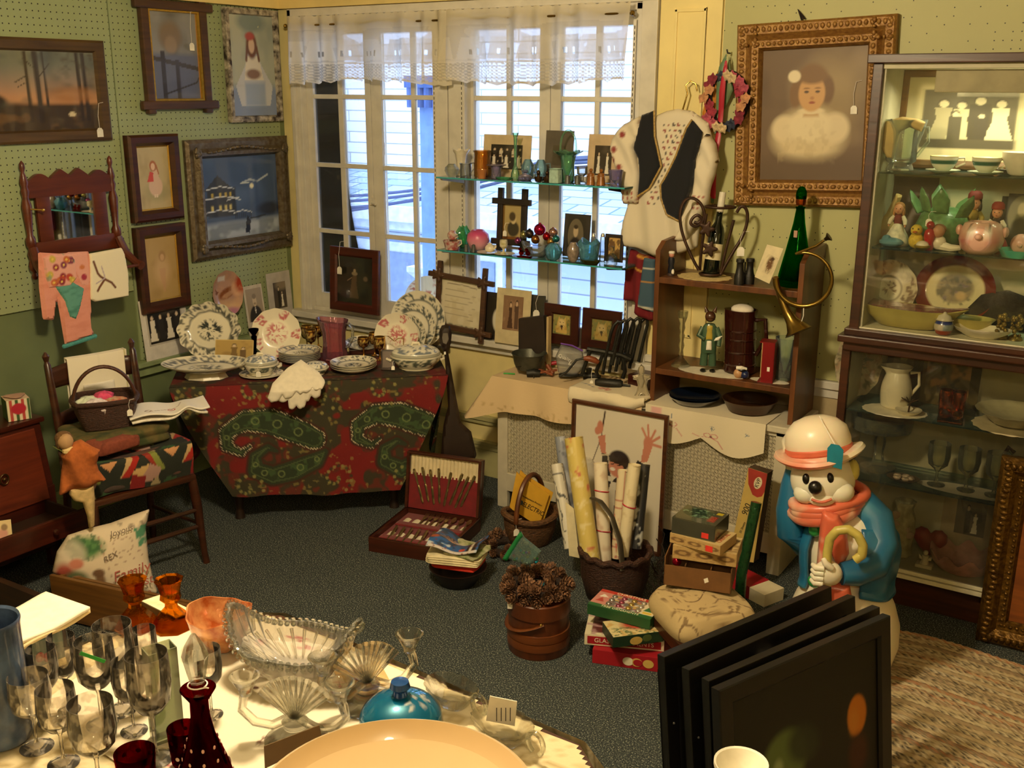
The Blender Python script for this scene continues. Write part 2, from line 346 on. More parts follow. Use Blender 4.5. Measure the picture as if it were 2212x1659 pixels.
def carpet():
    m,n,l,p=nt('carpet_dark_pile'); a=tex(n,l,'ShaderNodeTexNoise',190); b=tex(n,l,'ShaderNodeTexNoise',2.2); a.inputs['Detail'].default_value=3
    r=n.new('ShaderNodeValToRGB'); l.new(a.outputs['Fac'],r.inputs[0]); e=r.color_ramp.elements
    e[0].position=.36; e[0].color=(*lin('24292c'),1); e[1].position=.7; e[1].color=(*lin('b4b4a4'),1); k=e.new(.56); k.color=(*lin('454c4e'),1)
    x=n.new('ShaderNodeMix'); x.data_type='RGBA'; x.blend_type='MULTIPLY'; x.inputs[0].default_value=.5; l.new(r.outputs[0],x.inputs[6])
    r2=n.new('ShaderNodeValToRGB'); l.new(b.outputs['Fac'],r2.inputs[0]); r2.color_ramp.elements[0].color=(.55,.6,.6,1); r2.color_ramp.elements[1].color=(1,1,.92,1); l.new(r2.outputs[0],x.inputs[7])
    l.new(x.outputs[2],p.inputs['Base Color']); p.inputs['Roughness'].default_value=.95; p.inputs['Specular IOR Level'].default_value=.1
    bp=n.new('ShaderNodeBump'); bp.inputs['Strength'].default_value=.5; bp.inputs['Distance'].default_value=.006; l.new(a.outputs['Fac'],bp.inputs['Height']); l.new(bp.outputs[0],p.inputs['Normal']); return m
WX,WY=-4.75,4.816
st(B().b2(WX-.1,2.6,-2.3,WY+.15,-.1,0).build('floor',carpet(),sm=0))
st(B().b2(WX-.1,2.6,-2.3,WY+.15,2.95,3.05).build('ceiling',mat('ceiling_paint','e8dcb8',.7),sm=0))
st(B().b2(WX-.12,WX-.016,-2.3,WY+.15,0,2.95).build('wall_left',green,sm=0))
st(B().b2(2.5,2.6,-2.3,WY+.15,0,2.95).build('wall_right',cream,sm=0))
st(B().b2(WX-.1,2.6,-2.4,-2.3,0,2.95).build('wall_front',cream,sm=0))
st(B().b2(WX-.016,WX,-2.29,3.6,1.138,2.65).build('wall_left_pegboard',peg_left,sm=0))
st(B().b2(WX-.016,WX-.006,3.612,4.77,.745,2.65).build('wall_left_pegboard_by_window',peg_left,sm=0))
b=B(); b.b2(WX-.1,WX+.04,-2.29,WY,2.645,2.95); b.b2(WX-.1,2.5,WY-.05,WY+.05,2.645,2.95); st(b.build('trim_1',yellow,sm=0))
b=B(); b.b2(WX-.016,WX+.05,3.55,WY,.716,.742); b.b2(WX-.016,WX+.02,3.55,WY,.66,.716); st(b.build('trim_2',ledgem,sm=0,bevel=.004))
b=B(); b.b2(WX-.016,WX+.025,-2.29,WY,0,.13); b.b2(WX-.016,WX+.015,-2.29,WY,.13,.16); st(b.build('baseboard_left',ledgem,sm=0,bevel=.004))
# back wall round the window, pilaster and right pegboard
b=B(); b.b2(WX-.1,2.6,WY,WY+.15,0,.80); b.b2(WX-.1,-4.66,WY,WY+.15,.8,2.95); b.b2(-2.26,2.6,WY,WY+.15,.8,2.95); b.b2(-4.66,-2.26,WY,WY+.15,2.64,2.95)
st(b.build('wall_back',cream,sm=0))
b=B(); b.b2(-2.255,-1.945,WY-.02,WY,.86,2.645)
for x0,x1,z0,z1 in ((-2.18,-2.165,1.0,2.56),(-2.035,-2.02,1.0,2.56),(-2.18,-2.02,2.545,2.56),(-2.18,-2.02,1.0,1.015)): b.b2(x0,x1,WY-.028,WY-.02,z0,z1)
st(b.build('wall_back_pilaster',mat('pilaster_paint','f0dd96',.5,vs=4,var=.06),sm=0,bevel=.003))
st(B().b2(-1.935,2.5,WY-.016,WY,.885,2.645).build('wall_back_pegboard',peg_right,sm=0))
b=B(); b.b2(-2.26,2.5,WY-.035,WY,.845,.882); b.b2(-2.26,2.5,WY-.02,WY,.80,.845); st(b.build('trim_3',white,sm=0,bevel=.004))
st(B().b2(-2.26,2.5,WY-.012,WY,0,.80).build('wall_back_dado',beige,sm=0))
b=B(); b.b2(WX,2.5,WY-.03,WY,.34,.37); b.b2(WX,2.5,WY-.02,WY,.315,.34); b.b2(WX,2.5,WY-.035,WY,.19,.215); b.b2(WX,2.5,WY-.028,WY,.165,.19); b.b2(WX,2.5,WY-.02,WY,0,.165)
st(b.build('baseboard_back',mat('baseboard_paint','b9b27c',.5,vs=6),sm=0,bevel=.004))
# window: casing, mullion, four sashes with panes
pane=thin('window_pane','fbfdff','eef4ff',.2,.0,.0)
win=bpy.data.objects.new("window_1",None); C.objects.link(win); win["kind"]="structure"
b=B(); b.b2(-4.665,-4.635,WY-.035,WY+.12,.84,2.64); b.b2(-4.635,-4.60,WY-.015,WY+.12,.84,2.64); b.b2(-2.385,-2.345,WY-.012,WY+.12,.84,2.64); b.b2(-2.345,-2.262,WY-.035,WY+.12,.84,2.64)
b.b2(-4.665,-2.262,WY-.035,WY+.12,2.60,2.642); b.b2(-4.64,-2.29,WY-.012,WY+.12,2.565,2.60); b.b2(-4.6,-2.38,WY+.01,WY+.12,.84,.865)
b.build('window_frame',white,win,sm=0,bevel=.004)
b=B(); b.b2(-3.60,-3.505,WY-.03,WY+.12,.84,2.57); b.b2(-3.497,-3.39,WY-.03,WY+.12,.84,2.57); b.build('mullion',white,win,sm=0,bevel=.005)
b=B(); b.b2(-4.735,-2.2,WY-.075,WY+.05,.80,.84); b.b2(-4.72,-2.23,WY-.03,WY,.755,.80); b.build('window_sill',white,win,sm=0,bevel=.006)
for x0,g0,m0,m1,g1,x1 in ((-4.60,-4.545,-4.352,-4.315,-4.139,-4.098),(-4.094,-4.019,-3.805,-3.78,-3.6,-3.6),(-3.39,-3.37,-3.162,-3.132,-2.951,-2.888),(-2.884,-2.823,-2.628,-2.6,-2.395,-2.385)):
    y0,y1=WY+.03,WY+.07; b=B(); b.b2(x0,g0,y0,y1,.862,2.565); 
    if x1>g1: b.b2(g1,x1,y0,y1,.862,2.565)
    b.b2(m0,m1,y0+.005,y1-.005,.95,2.5); b.b2(g0,g1,y0,y1,.862,.955); b.b2(g0,g1,y0,y1,2.5,2.565)
    for z in (1.345,1.746,2.147): b.b2(g0,g1,y0+.004,y1-.006,z-.013,z+.013)
    o=b.build('sash',white,win,sm=0,bevel=.003)
    B().b2(g0,g1,WY+.049,WY+.052,.95,2.5).build('pane',pane,o,sm=0)
b=B(); b.b2(-4.112,-4.08,WY+.012,WY+.03,1.53,1.57); b.tube([(-4.095,WY+.01,1.54),(-4.06,WY+.0,1.535)],.006); b.build('latch',white,win,sm=0)
# outside: the neighbouring house, porch posts, wires
def siding(name,c,pitch,horizontal=True,shing=0):
    m,n,l,p=nt(name); t=n.new('ShaderNodeTexBrick'); tc=n.new('ShaderNodeTexCoord'); mp=n.new('ShaderNodeMapping'); l.new(tc.outputs['Object'],mp.inputs[0]); mp.inputs['Rotation'].default_value=(PI/2,0,0); l.new(mp.outputs[0],t.inputs[0])
    a=np.array(lin(c)); t.inputs['Color1'].default_value=(*a,1); t.inputs['Color2'].default_value=(*(a*(.93 if not shing else .8)),1); t.inputs['Mortar'].default_value=(*(a*.45),1)
    t.inputs['Scale'].default_value=1; t.inputs['Row Height'].default_value=pitch; t.inputs['Brick Width'].default_value=shing or 4; t.inputs['Mortar Size'].default_value=.007; l.new(t.outputs[0],p.inputs['Base Color']); p.inputs['Roughness'].default_value=.8; return m
h=T('neighbour_house','white sided neighbouring house with shingled lower roof outside the window','house',(0,0,0))
B().b2(-14,4,9.2,9.4,1.2,6).build('upper_wall',siding('upper_siding','e9eef2',.115,shing=.9),h,sm=0)
b=B(); b.add([(-14,7.8,1.12),(4,7.8,1.12),(4,9.25,1.36),(-14,9.25,1.36),(-14,7.8,1.06),(4,7.8,1.06),(4,9.25,1.3),(-14,9.25,1.3)],[(0,1,2,3),(7,6,5,4),(0,4,5,1),(1,5,6,2),(2,6,7,3),(3,7,4,0)])
m,n,l,p=nt('roof_shingles'); t=n.new('ShaderNodeTexBrick'); tc=n.new('ShaderNodeTexCoord'); l.new(tc.outputs['Object'],t.inputs[0])
for k,v in (('Color1','a9bdd6'),('Color2','8ba6c4'),('Mortar','5f7896')): t.inputs[k].default_value=(*lin(v),1)
for k,v in (('Scale',1),('Row Height',.23),('Brick Width',.42),('Mortar Size',.012)): t.inputs[k].default_value=v
l.new(t.outputs[0],p.inputs['Base Color']); p.inputs['Roughness'].default_value=.9; b.build('roof',m,h,sm=0)
b=B(); b.b2(-14,4,7.72,7.8,.99,1.13); b.b2(-14,4,7.8,8.25,.9,.98); b.build('eave',mat('eave_paint','c9d4e2',.7),h,sm=0)
B().b2(-14,4,8.2,8.4,-3,1.0).build('lower_wall',siding('lower_siding','bccde2',.135),h,sm=0)
for x in (-7.25,-6.55,-5.65,-8.2):
    b=B(); b.b2(x-.3,x+.3,8.15,8.2,-.4,.72); o=b.build('house_window',mat('house_window_trim','dde6f0',.6),h,sm=0); B().b2(x-.22,x+.22,8.13,8.16,-.3,.62).build('pane',mat('house_window_glass','7f93ad',.2),o,sm=0)
pb=mat('porch_blue_paint','6f9ad0',.6); 
o=T('porch_post','tall blue porch post outside behind the second sash','post',(-4.52,6,-3)); B().b2(-.065,.065,-.065,.065,0,5.2).build('shaft',pb,o,sm=0,bevel=.01)
b=B(); b.b2(-.15,.15,-.12,.12,5.2,5.28); [b.cyl(.04,.13,12,Tr(-.11+.073*i,-.08,5.07)) for i in range(4)]; b.build('capital',mat('porch_capital_paint','3f63a8',.6),o,sm=0)
o=T('porch_bracket_post','blue post with flared top low outside the second sash','post',(Yp(930,600,6.6).x,6.6,-3)); B().b2(-.07,.07,-.07,.07,0,3.62).build('shaft',pb,o,sm=0); b=B(); b.lathe([(.07,3.62),(.12,3.74),(.19,3.8),(.19,3.84)],4,Rz(PI/4)); b.build('flared_top',mat('eave_paint','c9d4e2'),o,sm=0)
o=B().b2(-.03,.012,-.025,.025,0,6.5).one('corner_post',mat('dark_post_paint','9aa4bc',.6),'dark narrow post outside behind the left sash','post',loc=(-5.5,6,-3))
b=B()
for k,(z0,z1) in enumerate(((1.36,1.72),(1.31,1.69),(1.4,1.74),(1.28,1.75))): b.tube([(-5.5+1.9*i/12+.0,6.02,z0+(z1-z0)*i/12-.05*sin(PI*i/12)) for i in range(13)]+[(-3.6+1.9*i/12,6.02+.02*k,z1+.28*i/12-.04*sin(PI*i/12)) for i in range(13)],.012,6)
b.one('overhead_wires',mat('wire_dark','46598a',.6),'bundle of dark overhead wires outside the window','wires')
st(B().b2(-16,6,5.2,14,-3.1,-3).build('ground_outside',mat('yard','6c7466',.9),sm=0))
# braided rug
m,n,l,p=nt('rug_braid'); a=n.new('ShaderNodeVertexColor'); a.layer_name='Col'; l.new(a.outputs[0],p.inputs['Base Color']); p.inputs['Roughness'].default_value=.95
def oval(r,k,hl=.5): 
    L=4*hl+2*PI*r; s=k*L
    if s<2*hl: return (-hl+s,-r)
    s-=2*hl
    if s<PI*r: return (hl+r*sin(s/r),-r*cos(s/r)) if r>0 else (hl,0)
    s-=PI*r
    if s<2*hl: return (hl-s,r)
    s-=2*hl; return (-hl-r*sin(s/r),r*cos(s/r)) if r>0 else (-hl,0)
b=B(); cols=[]; rw=.026; pal=['b8a480','9c8a68','c4b494','8f785a','b8a27a','a4704c','bcaa84','7c6e54','c0b08c','ae9a74']
for i in range(29):
    r=.012+rw*i; L=2+2*PI*r; n_=max(40,int(L/.016)); c0=pal[(i*7+i//3)%10]; c1=pal[(i*3+2)%10]; c2='2e2620' if i%3!=1 else 'a08668'
    R=[[],[],[],[],[]]; cc=[[],[],[],[],[]]
    for j in range(n_):
        k=j/n_; ph=(j*.016)/.035; 
        for q,(dr,z) in enumerate(((-.013,.002),(-.007,.010),(0,.013),(.007,.010),(.013,.002))):
            x,y=oval(r+dr,k); R[q].append((x,y,z+.003*sin(2*PI*ph+q*1.2)))
            t=(ph+q*.33)%1; cc[q].append(lin(c0 if t<.45 else (c1 if t<.78 else c2)))
    b.rings(R,True,False); cols+=sum(cc,[])
o=b.one('braided_rug',m,'oval braided rag rug in tan and brown on the floor at right','rug',loc=(-.12,3.42,.002),rz=-.14,sm=1.2,col=lambda co:np.array(cols))
# ---------------------------------------------------------------- shared bits
def PL(pts,P,rz):
    d=V((sin(rz),-cos(rz),0)); ax=V((cos(rz),sin(rz),0)); out=[]
    for px,py in pts:
        r=ray(px,py); q=O+r*((P-O).dot(d)/r.dot(d)); out.append(((q-P).dot(ax),q.z-P.z))
    return out
def PF(pts,P): return PL(pts,P,rzc(P))
darkwood=wood('dark_walnut','2a1209','4a2212',.35); redwood=wood('red_brown_wood','2e0f09','471a0e',.35); brownwood=wood('brown_oak','4a3218','6a4a24',.45)
gilt=mat('gilt','c09a3c',.35,.8,bump=.2,vs=60); gold=mat('gold_bright','e0b860',.25,.9)
def framed(name,label,W,H,loc,rz,prof,m,fn,inset,d,rx=0,cat='picture',group=None,wavb=0,coat=1,nx=64,liner=None,pn='picture',tagat=None,bev=0,b=None):
    t=T(name,label,cat,loc,rz,group,rx)
    b=b or mitre(W,H,prof); b.build('frame',m,t,sm=.5,bevel=bev)
    if liner: mitre(W-2*inset+.004,H-2*inset+.004,[(0,d-.004),(0,d+.006),(liner,d+.001),(liner,d-.004)]).build('gilt_liner',gold,t,sm=.3)
    paint(pn,W-2*inset+.006,H-2*inset+.006,fn,t,nx,vcm('picture',.5,0,coat),y=-d)
    B().box((0,-d/2+.002,0),(W-2*inset+.01,d-.006,H-2*inset+.01)).build('backing',mat('backing_board','4a3a28',.9),t,sm=0)
    if tagat: ptag(t,*tagat)
    return t
def p_landscape(c):
    c.grad(.95,.2,'c98a4e'); c.mix(np.clip((c.v-.45)/.4,0,1),'6d7060'); c.noise(5,'3c4440',.5,.7,.3,3); c.mix(np.clip((.36-c.v)/.05,0,1),'3a2c18'); c.noise(9,'6a4d28',.55,.8,.2,5,m=np.clip((.34-c.v)/.05,0,1))
    c.ell(.1,.36,.16,.12,'2a2a1c',.3); c.ell(.02,.42,.12,.1,'2e2a1a',.4)
    for x,w in ((.44,.018),(.52,.028),(.58,.012),(.86,.02),(.91,.022)): c.line([(x,.12 if w>.015 else .3),(x-.01,.98)],w,'2c2116')
    for a in ((.44,.7,.33,.6),(.52,.75,.42,.9),(.52,.66,.62,.85),(.44,.62,.36,.55)): c.line([a[:2],a[2:]],.006,'33281a')
    c.noise(14,'3e3320',.5,.6,.2,8,m=np.clip((c.v-.55)*3,0,1)*np.clip((c.u-.55)*5,0,1)); c.ell(.8,.45,.2,.1,'a06a34',.6,.6); c.ell(.77,.2,.03,.03,'d8c8a0',.3)
def p_print_child(c):
    c.noise(3,'4a4438',.4,.8,.4,2); c.ell(.42,.72,.22,.16,'7c6a58',.5); c.ell(.42,.62,.12,.1,'8f7c66',.4); c.mix(np.clip((.55-c.v)/.06,0,1),'5d6480'); c.poly([(0,.5),(1,.38),(1,.33),(0,.45)],'3a3434'); c.rect(.2,0,.28,.55,'2e2b33'); c.rect(.48,0,.56,.46,'33303a'); c.line([(.2,.06),(.9,.2),(1,.3)],.012,'2b2626')
    c.rect(0,0,1,.02,'b98a58'); c.rect(.955,0,1,1,'b07a4a')
def p_girl_white(c):
    c.mix(c.o,'b5b9a6'); c.noise(4,'8e9a94',.5,.7,.3,4); c.ell(.5,.93,.3,.1,'7f8f8c',.5); c.mix(np.clip((.34-c.v)/.08,0,1),'8796b4')
    c.poly([(.1,.3),(.32,.5),(.4,.62),(.6,.62),(.7,.5),(.92,.3),(.85,.1),(.2,.1)],'c9cbd0'); c.poly([(.3,.36),(.36,.6),(.64,.6),(.72,.36)],'e4dccb'); c.ell(.5,.42,.16,.05,'8a6a58',.5); c.rect(.3,.1,.75,.34,'93a6c6',.05,.8)
    c.ell(.49,.7,.12,.13,'6e4630',.3); c.ell(.49,.7,.065,.075,'d9b99a',.3); c.ell(.46,.79,.1,.04,'b04a40',.5); c.line([(.39,.68),(.36,.56)],.03,'6e4630'); c.line([(.6,.68),(.64,.56)],.03,'6e4630')
def p_redgirl(c):
    c.mix(c.o,'bfae84'); c.noise(5,'a5936a',.5,.6,.3,1); c.ell(.55,.28,.36,.14,'9a9468',.7,.6); c.ell(.52,.37,.2,.15,'d9b8a0',.2); c.poly([(.42,.42),(.46,.62),(.6,.62),(.66,.42)],'d9b8a0'); c.poly([(.28,.44),(.38,.6),(.48,.58),(.46,.44)],'c8423c'); c.ell(.48,.68,.1,.08,'a8603c',.3); c.ell(.48,.67,.06,.055,'e6c3a4',.3); c.line([(.58,.68),(.63,.56)],.02,'a8603c'); c.rect(.46,.2,.5,.25,'e6d0b8'); c.rect(.52,.2,.56,.25,'e6d0b8')
def p_faint(c):
    c.mix(c.o,'b89a62'); c.noise(4,'a4854e',.5,.7,.4,6); c.ell(.5,.45,.22,.22,'cba878',.8); c.ell(.52,.68,.1,.08,'a88454',.5); c.ell(.52,.66,.06,.05,'cfa87c',.4); c.poly([(.4,.5),(.6,.5),(.55,.15),(.5,.12)],'c69a74',.6)
def p_night(c):
    c.mix(c.o,'3e5374'); c.noise(3,'5a7196',.45,.7,.4,3); c.rect(.06,.28,.42,.62,'2c3034',.02); c.poly([(.02,.6),(.2,.78),(.42,.58)],'30343a'); c.rect(.0,.3,.2,.52,'33363a'); c.rect(.0,0,1,.2,'aeb8c4',.08); c.noise(8,'5e6a76',.5,.7,.2,7,m=np.clip((.22-c.v)/.05,0,1))
    for y,x0,x1 in ((.62,.06,.4),(.5,.02,.46),(.47,.3,.48),(.34,.0,.4),(.31,.38,.62)): c.line([(x0,y),((x0+x1)/2,y+.025),(x1,y-.01)],.008,'dfe4e6')
    for x in (.1,.2,.27,.33): c.rect(x,.36,x+.03,.42,'d8c878',.01); c.rect(x+.01,.52,x+.035,.57,'c9b04e',.01)
    for k in range(9): c.rect(.4+.025*k,.24,.41+.025*k,.31,'20242a',.005)
    c.ell(.64,.62,.026,.03,'f4f0cc',.4); c.line([(.52,.67),(.62,.7),(.72,.67),(.86,.74)],.014,'b9c2c4'); c.line([(.5,.66),(.6,.66)],.01,'d6dccf'); c.rect(.68,.2,.72,1,'33486a',.03,.6); c.poly([(.52,.05),(.54,.2),(.56,.26),(.6,.2),(.58,.04)],'171a20'); c.ell(.86,.32,.16,.08,'20283a',.6); c.line([(.6,.22),(.8,.24)],.012,'15181c')
def box_prof(w,d,s=.012): return [(0,0),(0,d-s),(s,d),(w-s*1.4,d),(w,d*.55),(w,0)]
LX=WX+.002; L90=PI/2
framed('framed_landscape','brown framed landscape with bare trees at sunset hanging on left wall',.78,.485,(LX,3.15,2.178),L90,[(0,0),(0,.025),(.012,.032),(.05,.026),(.06,.012),(.06,0)],wood('dull_brown_frame','3d2a14','57401f',.5),p_landscape,.06,.012,tagat=(.315,-.03,-.225,.045,.12),nx=90)
# rustic frame whose bars cross at the corners
t=T('rustic_cross_frame','tall dark rustic frame with crossed corners under the yellow soffit','picture',(LX,3.995,2.36),L90); rust=wood('rustic_brown','3a2416','54361e',.6)
for sx in (-1,1): B().box((sx*.195,-.02,0),(.05,.035,.60)).build('side_bar',rust,t,sm=0,bevel=.008); B().box((0,-.03,sx*.255),(.52,.03,.045)).build('cross_bar',rust,t,sm=0,bevel=.008)
mitre(.35,.48,[(0,0),(0,.03),(.016,.03),(.02,.012),(.02,0)]).build('gilt_liner',gilt,t,sm=.3); paint('picture',.33,.46,p_print_child,t,60,vcm('picture',.5,0,1),y=-.016); B().box((0,-.006,0),(.34,.012,.47)).build('backing',mat('backing_board','4a3a28'),t,sm=0); ptag(t,.1,-.035,.03,.04,.16)
o=framed('framed_girl_print','chipped white and black framed print of a seated girl in white next to the window',.415,.63,(LX,4.558,2.318),L90,[(0,0),(0,.03),(.01,.034),(.03,.03),(.036,.012),(.036,0)],mat('chipped_white_paint','d8ccb4',.6,var=.2,vs=26,col2='2c2018'),p_girl_white,.034,.012)
framed('framed_red_cape_print','small deep dark frame with print of a child in red cape, above its twin',.33,.455,(LX,3.785,1.727),L90,box_prof(.058,.05),darkwood,p_redgirl,.056,.018,liner=.012)
framed('framed_faded_print','small deep dark frame with faded sepia figure print, below its twin frame',.33,.47,(LX,3.785,1.238),L90,box_prof(.058,.05),darkwood,p_faint,.056,.018,liner=.012,rx=0)
# silver-gold carved frame
def carve(b,W,H,inn,d,n,s,m,t,nm='carved_scroll',seed=1):
    rr=random.Random(seed); q=B()
    for i in range(n*2+2):
        for sx in (-1,1):
            z=-H/2+inn+(H-2*inn)*i/(n*2+1); q.ell((sx*(W/2-inn*.5),-d,z),(s*rr.uniform(.6,1.1),s*.4,s*rr.uniform(.6,1.3)),8)
            x=-W/2+inn+(W-2*inn)*i/(n*2+1); q.ell((x,-d,sx*(H/2-inn*.5)),(s*rr.uniform(.6,1.3),s*.4,s*rr.uniform(.6,1.1)),8)
    return q.build(nm,m,t,sm=1.2)
silver=mat('tarnished_silver_gilt','8d8068',.4,.45,var=.35,vs=40,bump=.4,col2='5a4a34')
t=framed('carved_frame_night_scene','ornate carved silver frame with moonlit snowy castle scene on left wall',.79,.675,(LX,4.40,1.578),L90,[(0,0),(0,.02),(.02,.032),(.05,.03),(.07,.055),(.09,.05),(.105,.022),(.105,0)],silver,p_night,.102,.018,nx=90,rx=0)
q=B()
for sx in (-1,1):
    for sz in (-1,1):
        for k in range(9):
            a=k*.7; r=.012+.006*k; q.ell((sx*(.35-r*.6*abs(cos(a))),-.056,sz*(.285-r*.6*abs(sin(a)))),(.016,.010,.016),8)
for sz in (-1,1):
    for k in range(15): q.ell(((k-7)*.036,-.056,sz*(.278+.012*cos((k-7)*.45))),(.02,.009,.011-.0004*abs(k-7)),8)
tag(q.build('carved_ornament',silver,t,sm=1.2),kind='stuff')
# wall mirror with towel arms
t=T('towel_rack_mirror','red-brown carved wall mirror with turned posts and towel arms','mirror',(WX+.03,3.26,1.60),L90); rw_=wood('reddish_maple','4c1e0f','642c16',.4)
pp=[(.0,.0),(.012,.005),(.016,.02),(.008,.035),(.02,.05),(.024,.07),(.016,.1),(.022,.13),(.014,.15),(.024,.17),(.024,.2),(.014,.22),(.02,.3),(.024,.36),(.014,.4),(.02,.43),(.014,.45),(.02,.47),(.014,.5),(.008,.52),(.014,.54),(.012,.56),(0,.575)]
for sx in (-1,1):
    b=B(); b.lathe(pp,16,Tr(sx*.245,0,-.315)); b.build('post',rw_,t)
    b=B(); b.tube([(sx*.245,-.01,-.16),(sx*.252,-.05,-.24),(sx*.262,-.11,-.285),(sx*.268,-.15,-.30)],[.022,.024,.02,.024],10); b.build('towel_arm',rw_,t)
top=[(-.235,.08)]+[(x,.175+.018*cos(x*38)*(1 if abs(x)>.1 else 0)+(.035*(1-abs(abs(x)-.05)/.05) if abs(x)<.1 else 0)) for x in linsp(-.235,.235,49)]+[(.235,.08)]
B().prism(top,-.012,.012).build('scalloped_crest',rw_,t,sm=.3)
B().box((0,0,-.175),(.48,.022,.08)).build('lower_rail',rw_,t,bevel=.004,sm=.3)
for sx in (-1,1): B().box((sx*.16,0,-.03),(.075,.02,.23)).build('stile',rw_,t,bevel=.003,sm=.3)
mm,n,l,p=nt('mirror_silvering'); p.inputs['Metallic'].default_value=1; p.inputs['Roughness'].default_value=.02; p.inputs['Base Color'].default_value=(.85,.87,.88,1); B().box((0,.002,-.03),(.25,.006,.225)).build('mirror_plate',mm,t,sm=0)
b=B(); b.tube([(-.266,-.145,-.295),(.266,-.145,-.295)],.009); b.build('towel_rod',rw_,t)
b=B(); b.tube([(-.24,-.02,.03),(-.2,-.06,.025)],.004); b.ell((-.2,-.062,.025),.008,8); b.build('brass_hook',gold,t)
# towels on the rod (rod at x=-4.575)
RX=WX+.03+.145
P=V((RX+.012,3.16,1.30)); knit=vcm('knit',.9,0,0,.6,160)
def c_pink(co):
    c=Cv(co[:,0],co[:,2],'e59a86'); c.noise(60,'d4836e',.5,.5,.3,2,kx=.3)
    return c
A=PL([(82,545),(132,548),(190,543),(197,560),(196,705),(203,722),(140,745),(122,640),(116,692),(92,690),(84,620)],P,L90); lo=min(z for x,z in A)
b=B(); b.puff(A,.016,46,.6,.012); t=T('pink_crocheted_dress','pink crocheted towel dress with teal trim hanging from the mirror rack','towel',P,L90); b.build('body',knit,t,col=c_pink)
def teal(co): c=Cv(co[:,0],co[:,2],'5f9c8c'); c.noise(70,'3f7c6e',.5,.8,.3,3,kx=.4); return c
b=B(); b.puff(PL([(113,618),(150,606),(178,622),(170,660),(160,690),(146,684),(135,650)],P,L90),.012,30,.5,.01,M=Tr(0,-.012,0)); b.build('teal_bib',knit,t,col=teal)
b=B(); hem=PL([(138+66*i/12,748-22*i/12) for i in range(13)],P,L90)
for x,z in hem: b.ell((x,-.004,z),(.013,.01,.012),8)
b.build('teal_scallop_hem',mat('teal_yarn','4f9a94',.9),t)
def flower_knit(co):
    c=Cv(co[:,0],co[:,2],'e6a898'); s=co[:,0].max()-co[:,0].min(); x0,z0=co[:,0].mean(),co[:,2].mean(); r=random.Random(4)
    for k in range(16): x,z=x0+r.uniform(-.42,.42)*s,z0+r.uniform(-.5,.5)*s*.8; c.ell(x,z,.017,.017,('8e2f3a','c86a3a','c9b04a','7f3550','b8402e')[k%5],.4); c.ell(x,z,.006,.006,'e8c860',.3)
    c.noise(30,'6f9c7a',.66,.7,.1,5); return c
P2=P+V((.014,0,0)); b=B(); b.puff(PL([(92,556),(112,549),(150,546),(160,560),(165,600),(150,618),(105,622),(95,590)],P2,L90),.014,34,.6,.012); o=b.one('floral_crochet_pot_holder',knit,'pink crocheted pot holder with bright wool flowers, at left on the mirror rack','pot holder',loc=P2,rz=L90,col=flower_knit)
P3=P+V((.006,.12,.0)); b=B(); b.puff(PL([(143,545),(188,543),(194,600),(192,618),(172,618),(160,590)],P3,L90),.012,30,.6,.012); b.one('pink_crochet_pot_holder',knit,'small pink crocheted pot holder with two flowers between pink dress and white towel','pot holder',loc=P3,rz=L90,col=lambda co:(lambda c:(c.ell(np.median(co[:,0])+.005,co[:,2].min()+.05,.016,.016,'a8324a',.3),c.ell(np.median(co[:,0])+.0,co[:,2].min()+.1,.014,.012,'d07a4a',.3),c)[-1])(Cv(co[:,0],co[:,2],'e7a595')))
def c_wt(co):
    c=Cv(co[:,0],co[:,2],'f2e8c8'); q=PL([(199,565),(208,590),(214,597),(224,603),(238,610),(246,620)],P4,L90); c.line(q[:4],.008,'6a3c22'); c.line(q[3:],.008,'6a3c22'); q2=PL([(221,606),(212,620),(208,628)],P4,L90); c.line(q2,.008,'6a3c22'); q3=PL([(216,575),(224,600),(205,612)],P4,L90); c.line(q3,.004,'b9a8b0'); return c
P4=P+V((.012,.16,0)); b=B(); b.puff(PL([(192,548),(262,535),(268,548),(276,590),(277,640),(216,650),(205,652),(194,646)],P4,L90),.012,60,.6,.01); b.one('white_embroidered_towel',vcm('linen',.85,0,0,.2,90),'cream towel with brown embroidered garland hanging from the mirror rack','towel',loc=P4,rz=L90,col=c_wt)
# photographs and fish plate on the ledge
def mounted(name,label,cat,W,H,loc,rz,fn,lean=.1,board='d8d0be',iw=None,ih=None,oz=0,th=.004,group=None,nx=44,coat=0,inner=None):
    """card-mounted photograph leaning back; origin at the foot"""
    t=T(name,label,cat,loc,rz,group,rx=-lean); B().box((0,th/2,H/2),(W,th,H)).build('mount',mat('mount_'+board,board,.8),t,sm=0)
    if inner: B().box((0,0,H/2+oz),((iw or W*.6)+.02,.001,(ih or H*.6)+.02)).build('mount_line',mat('mount_'+inner,inner,.8),t,sm=0)
    paint('photograph',iw or W*.6,ih or H*.6,fn,t,nx,vcm('photo',.4,0,coat),M=Tr(0,-.0015,H/2+oz)); return t
def group_photo(n,bg='2b2620',dress=(1,0,1),two=False,lo=.06,fg='e6ddc8'):
    def f(c):
        c.mix(c.o,bg); c.noise(3,'6a5f50',.55,.5,.3,4)
        for i in range(n):
            x=(i+.5)/n; 
            if two: c.person(x+.02,lo+.2,.62,'cfc4ac' if i%2 else '3a342c',dress=bool(i%2),w=.9)
            c.person(x,lo,.74 if not two else .55,fg if dress[i%len(dress)] else '2a2622',dress=bool(dress[i%len(dress)]),w=.9)
    return f
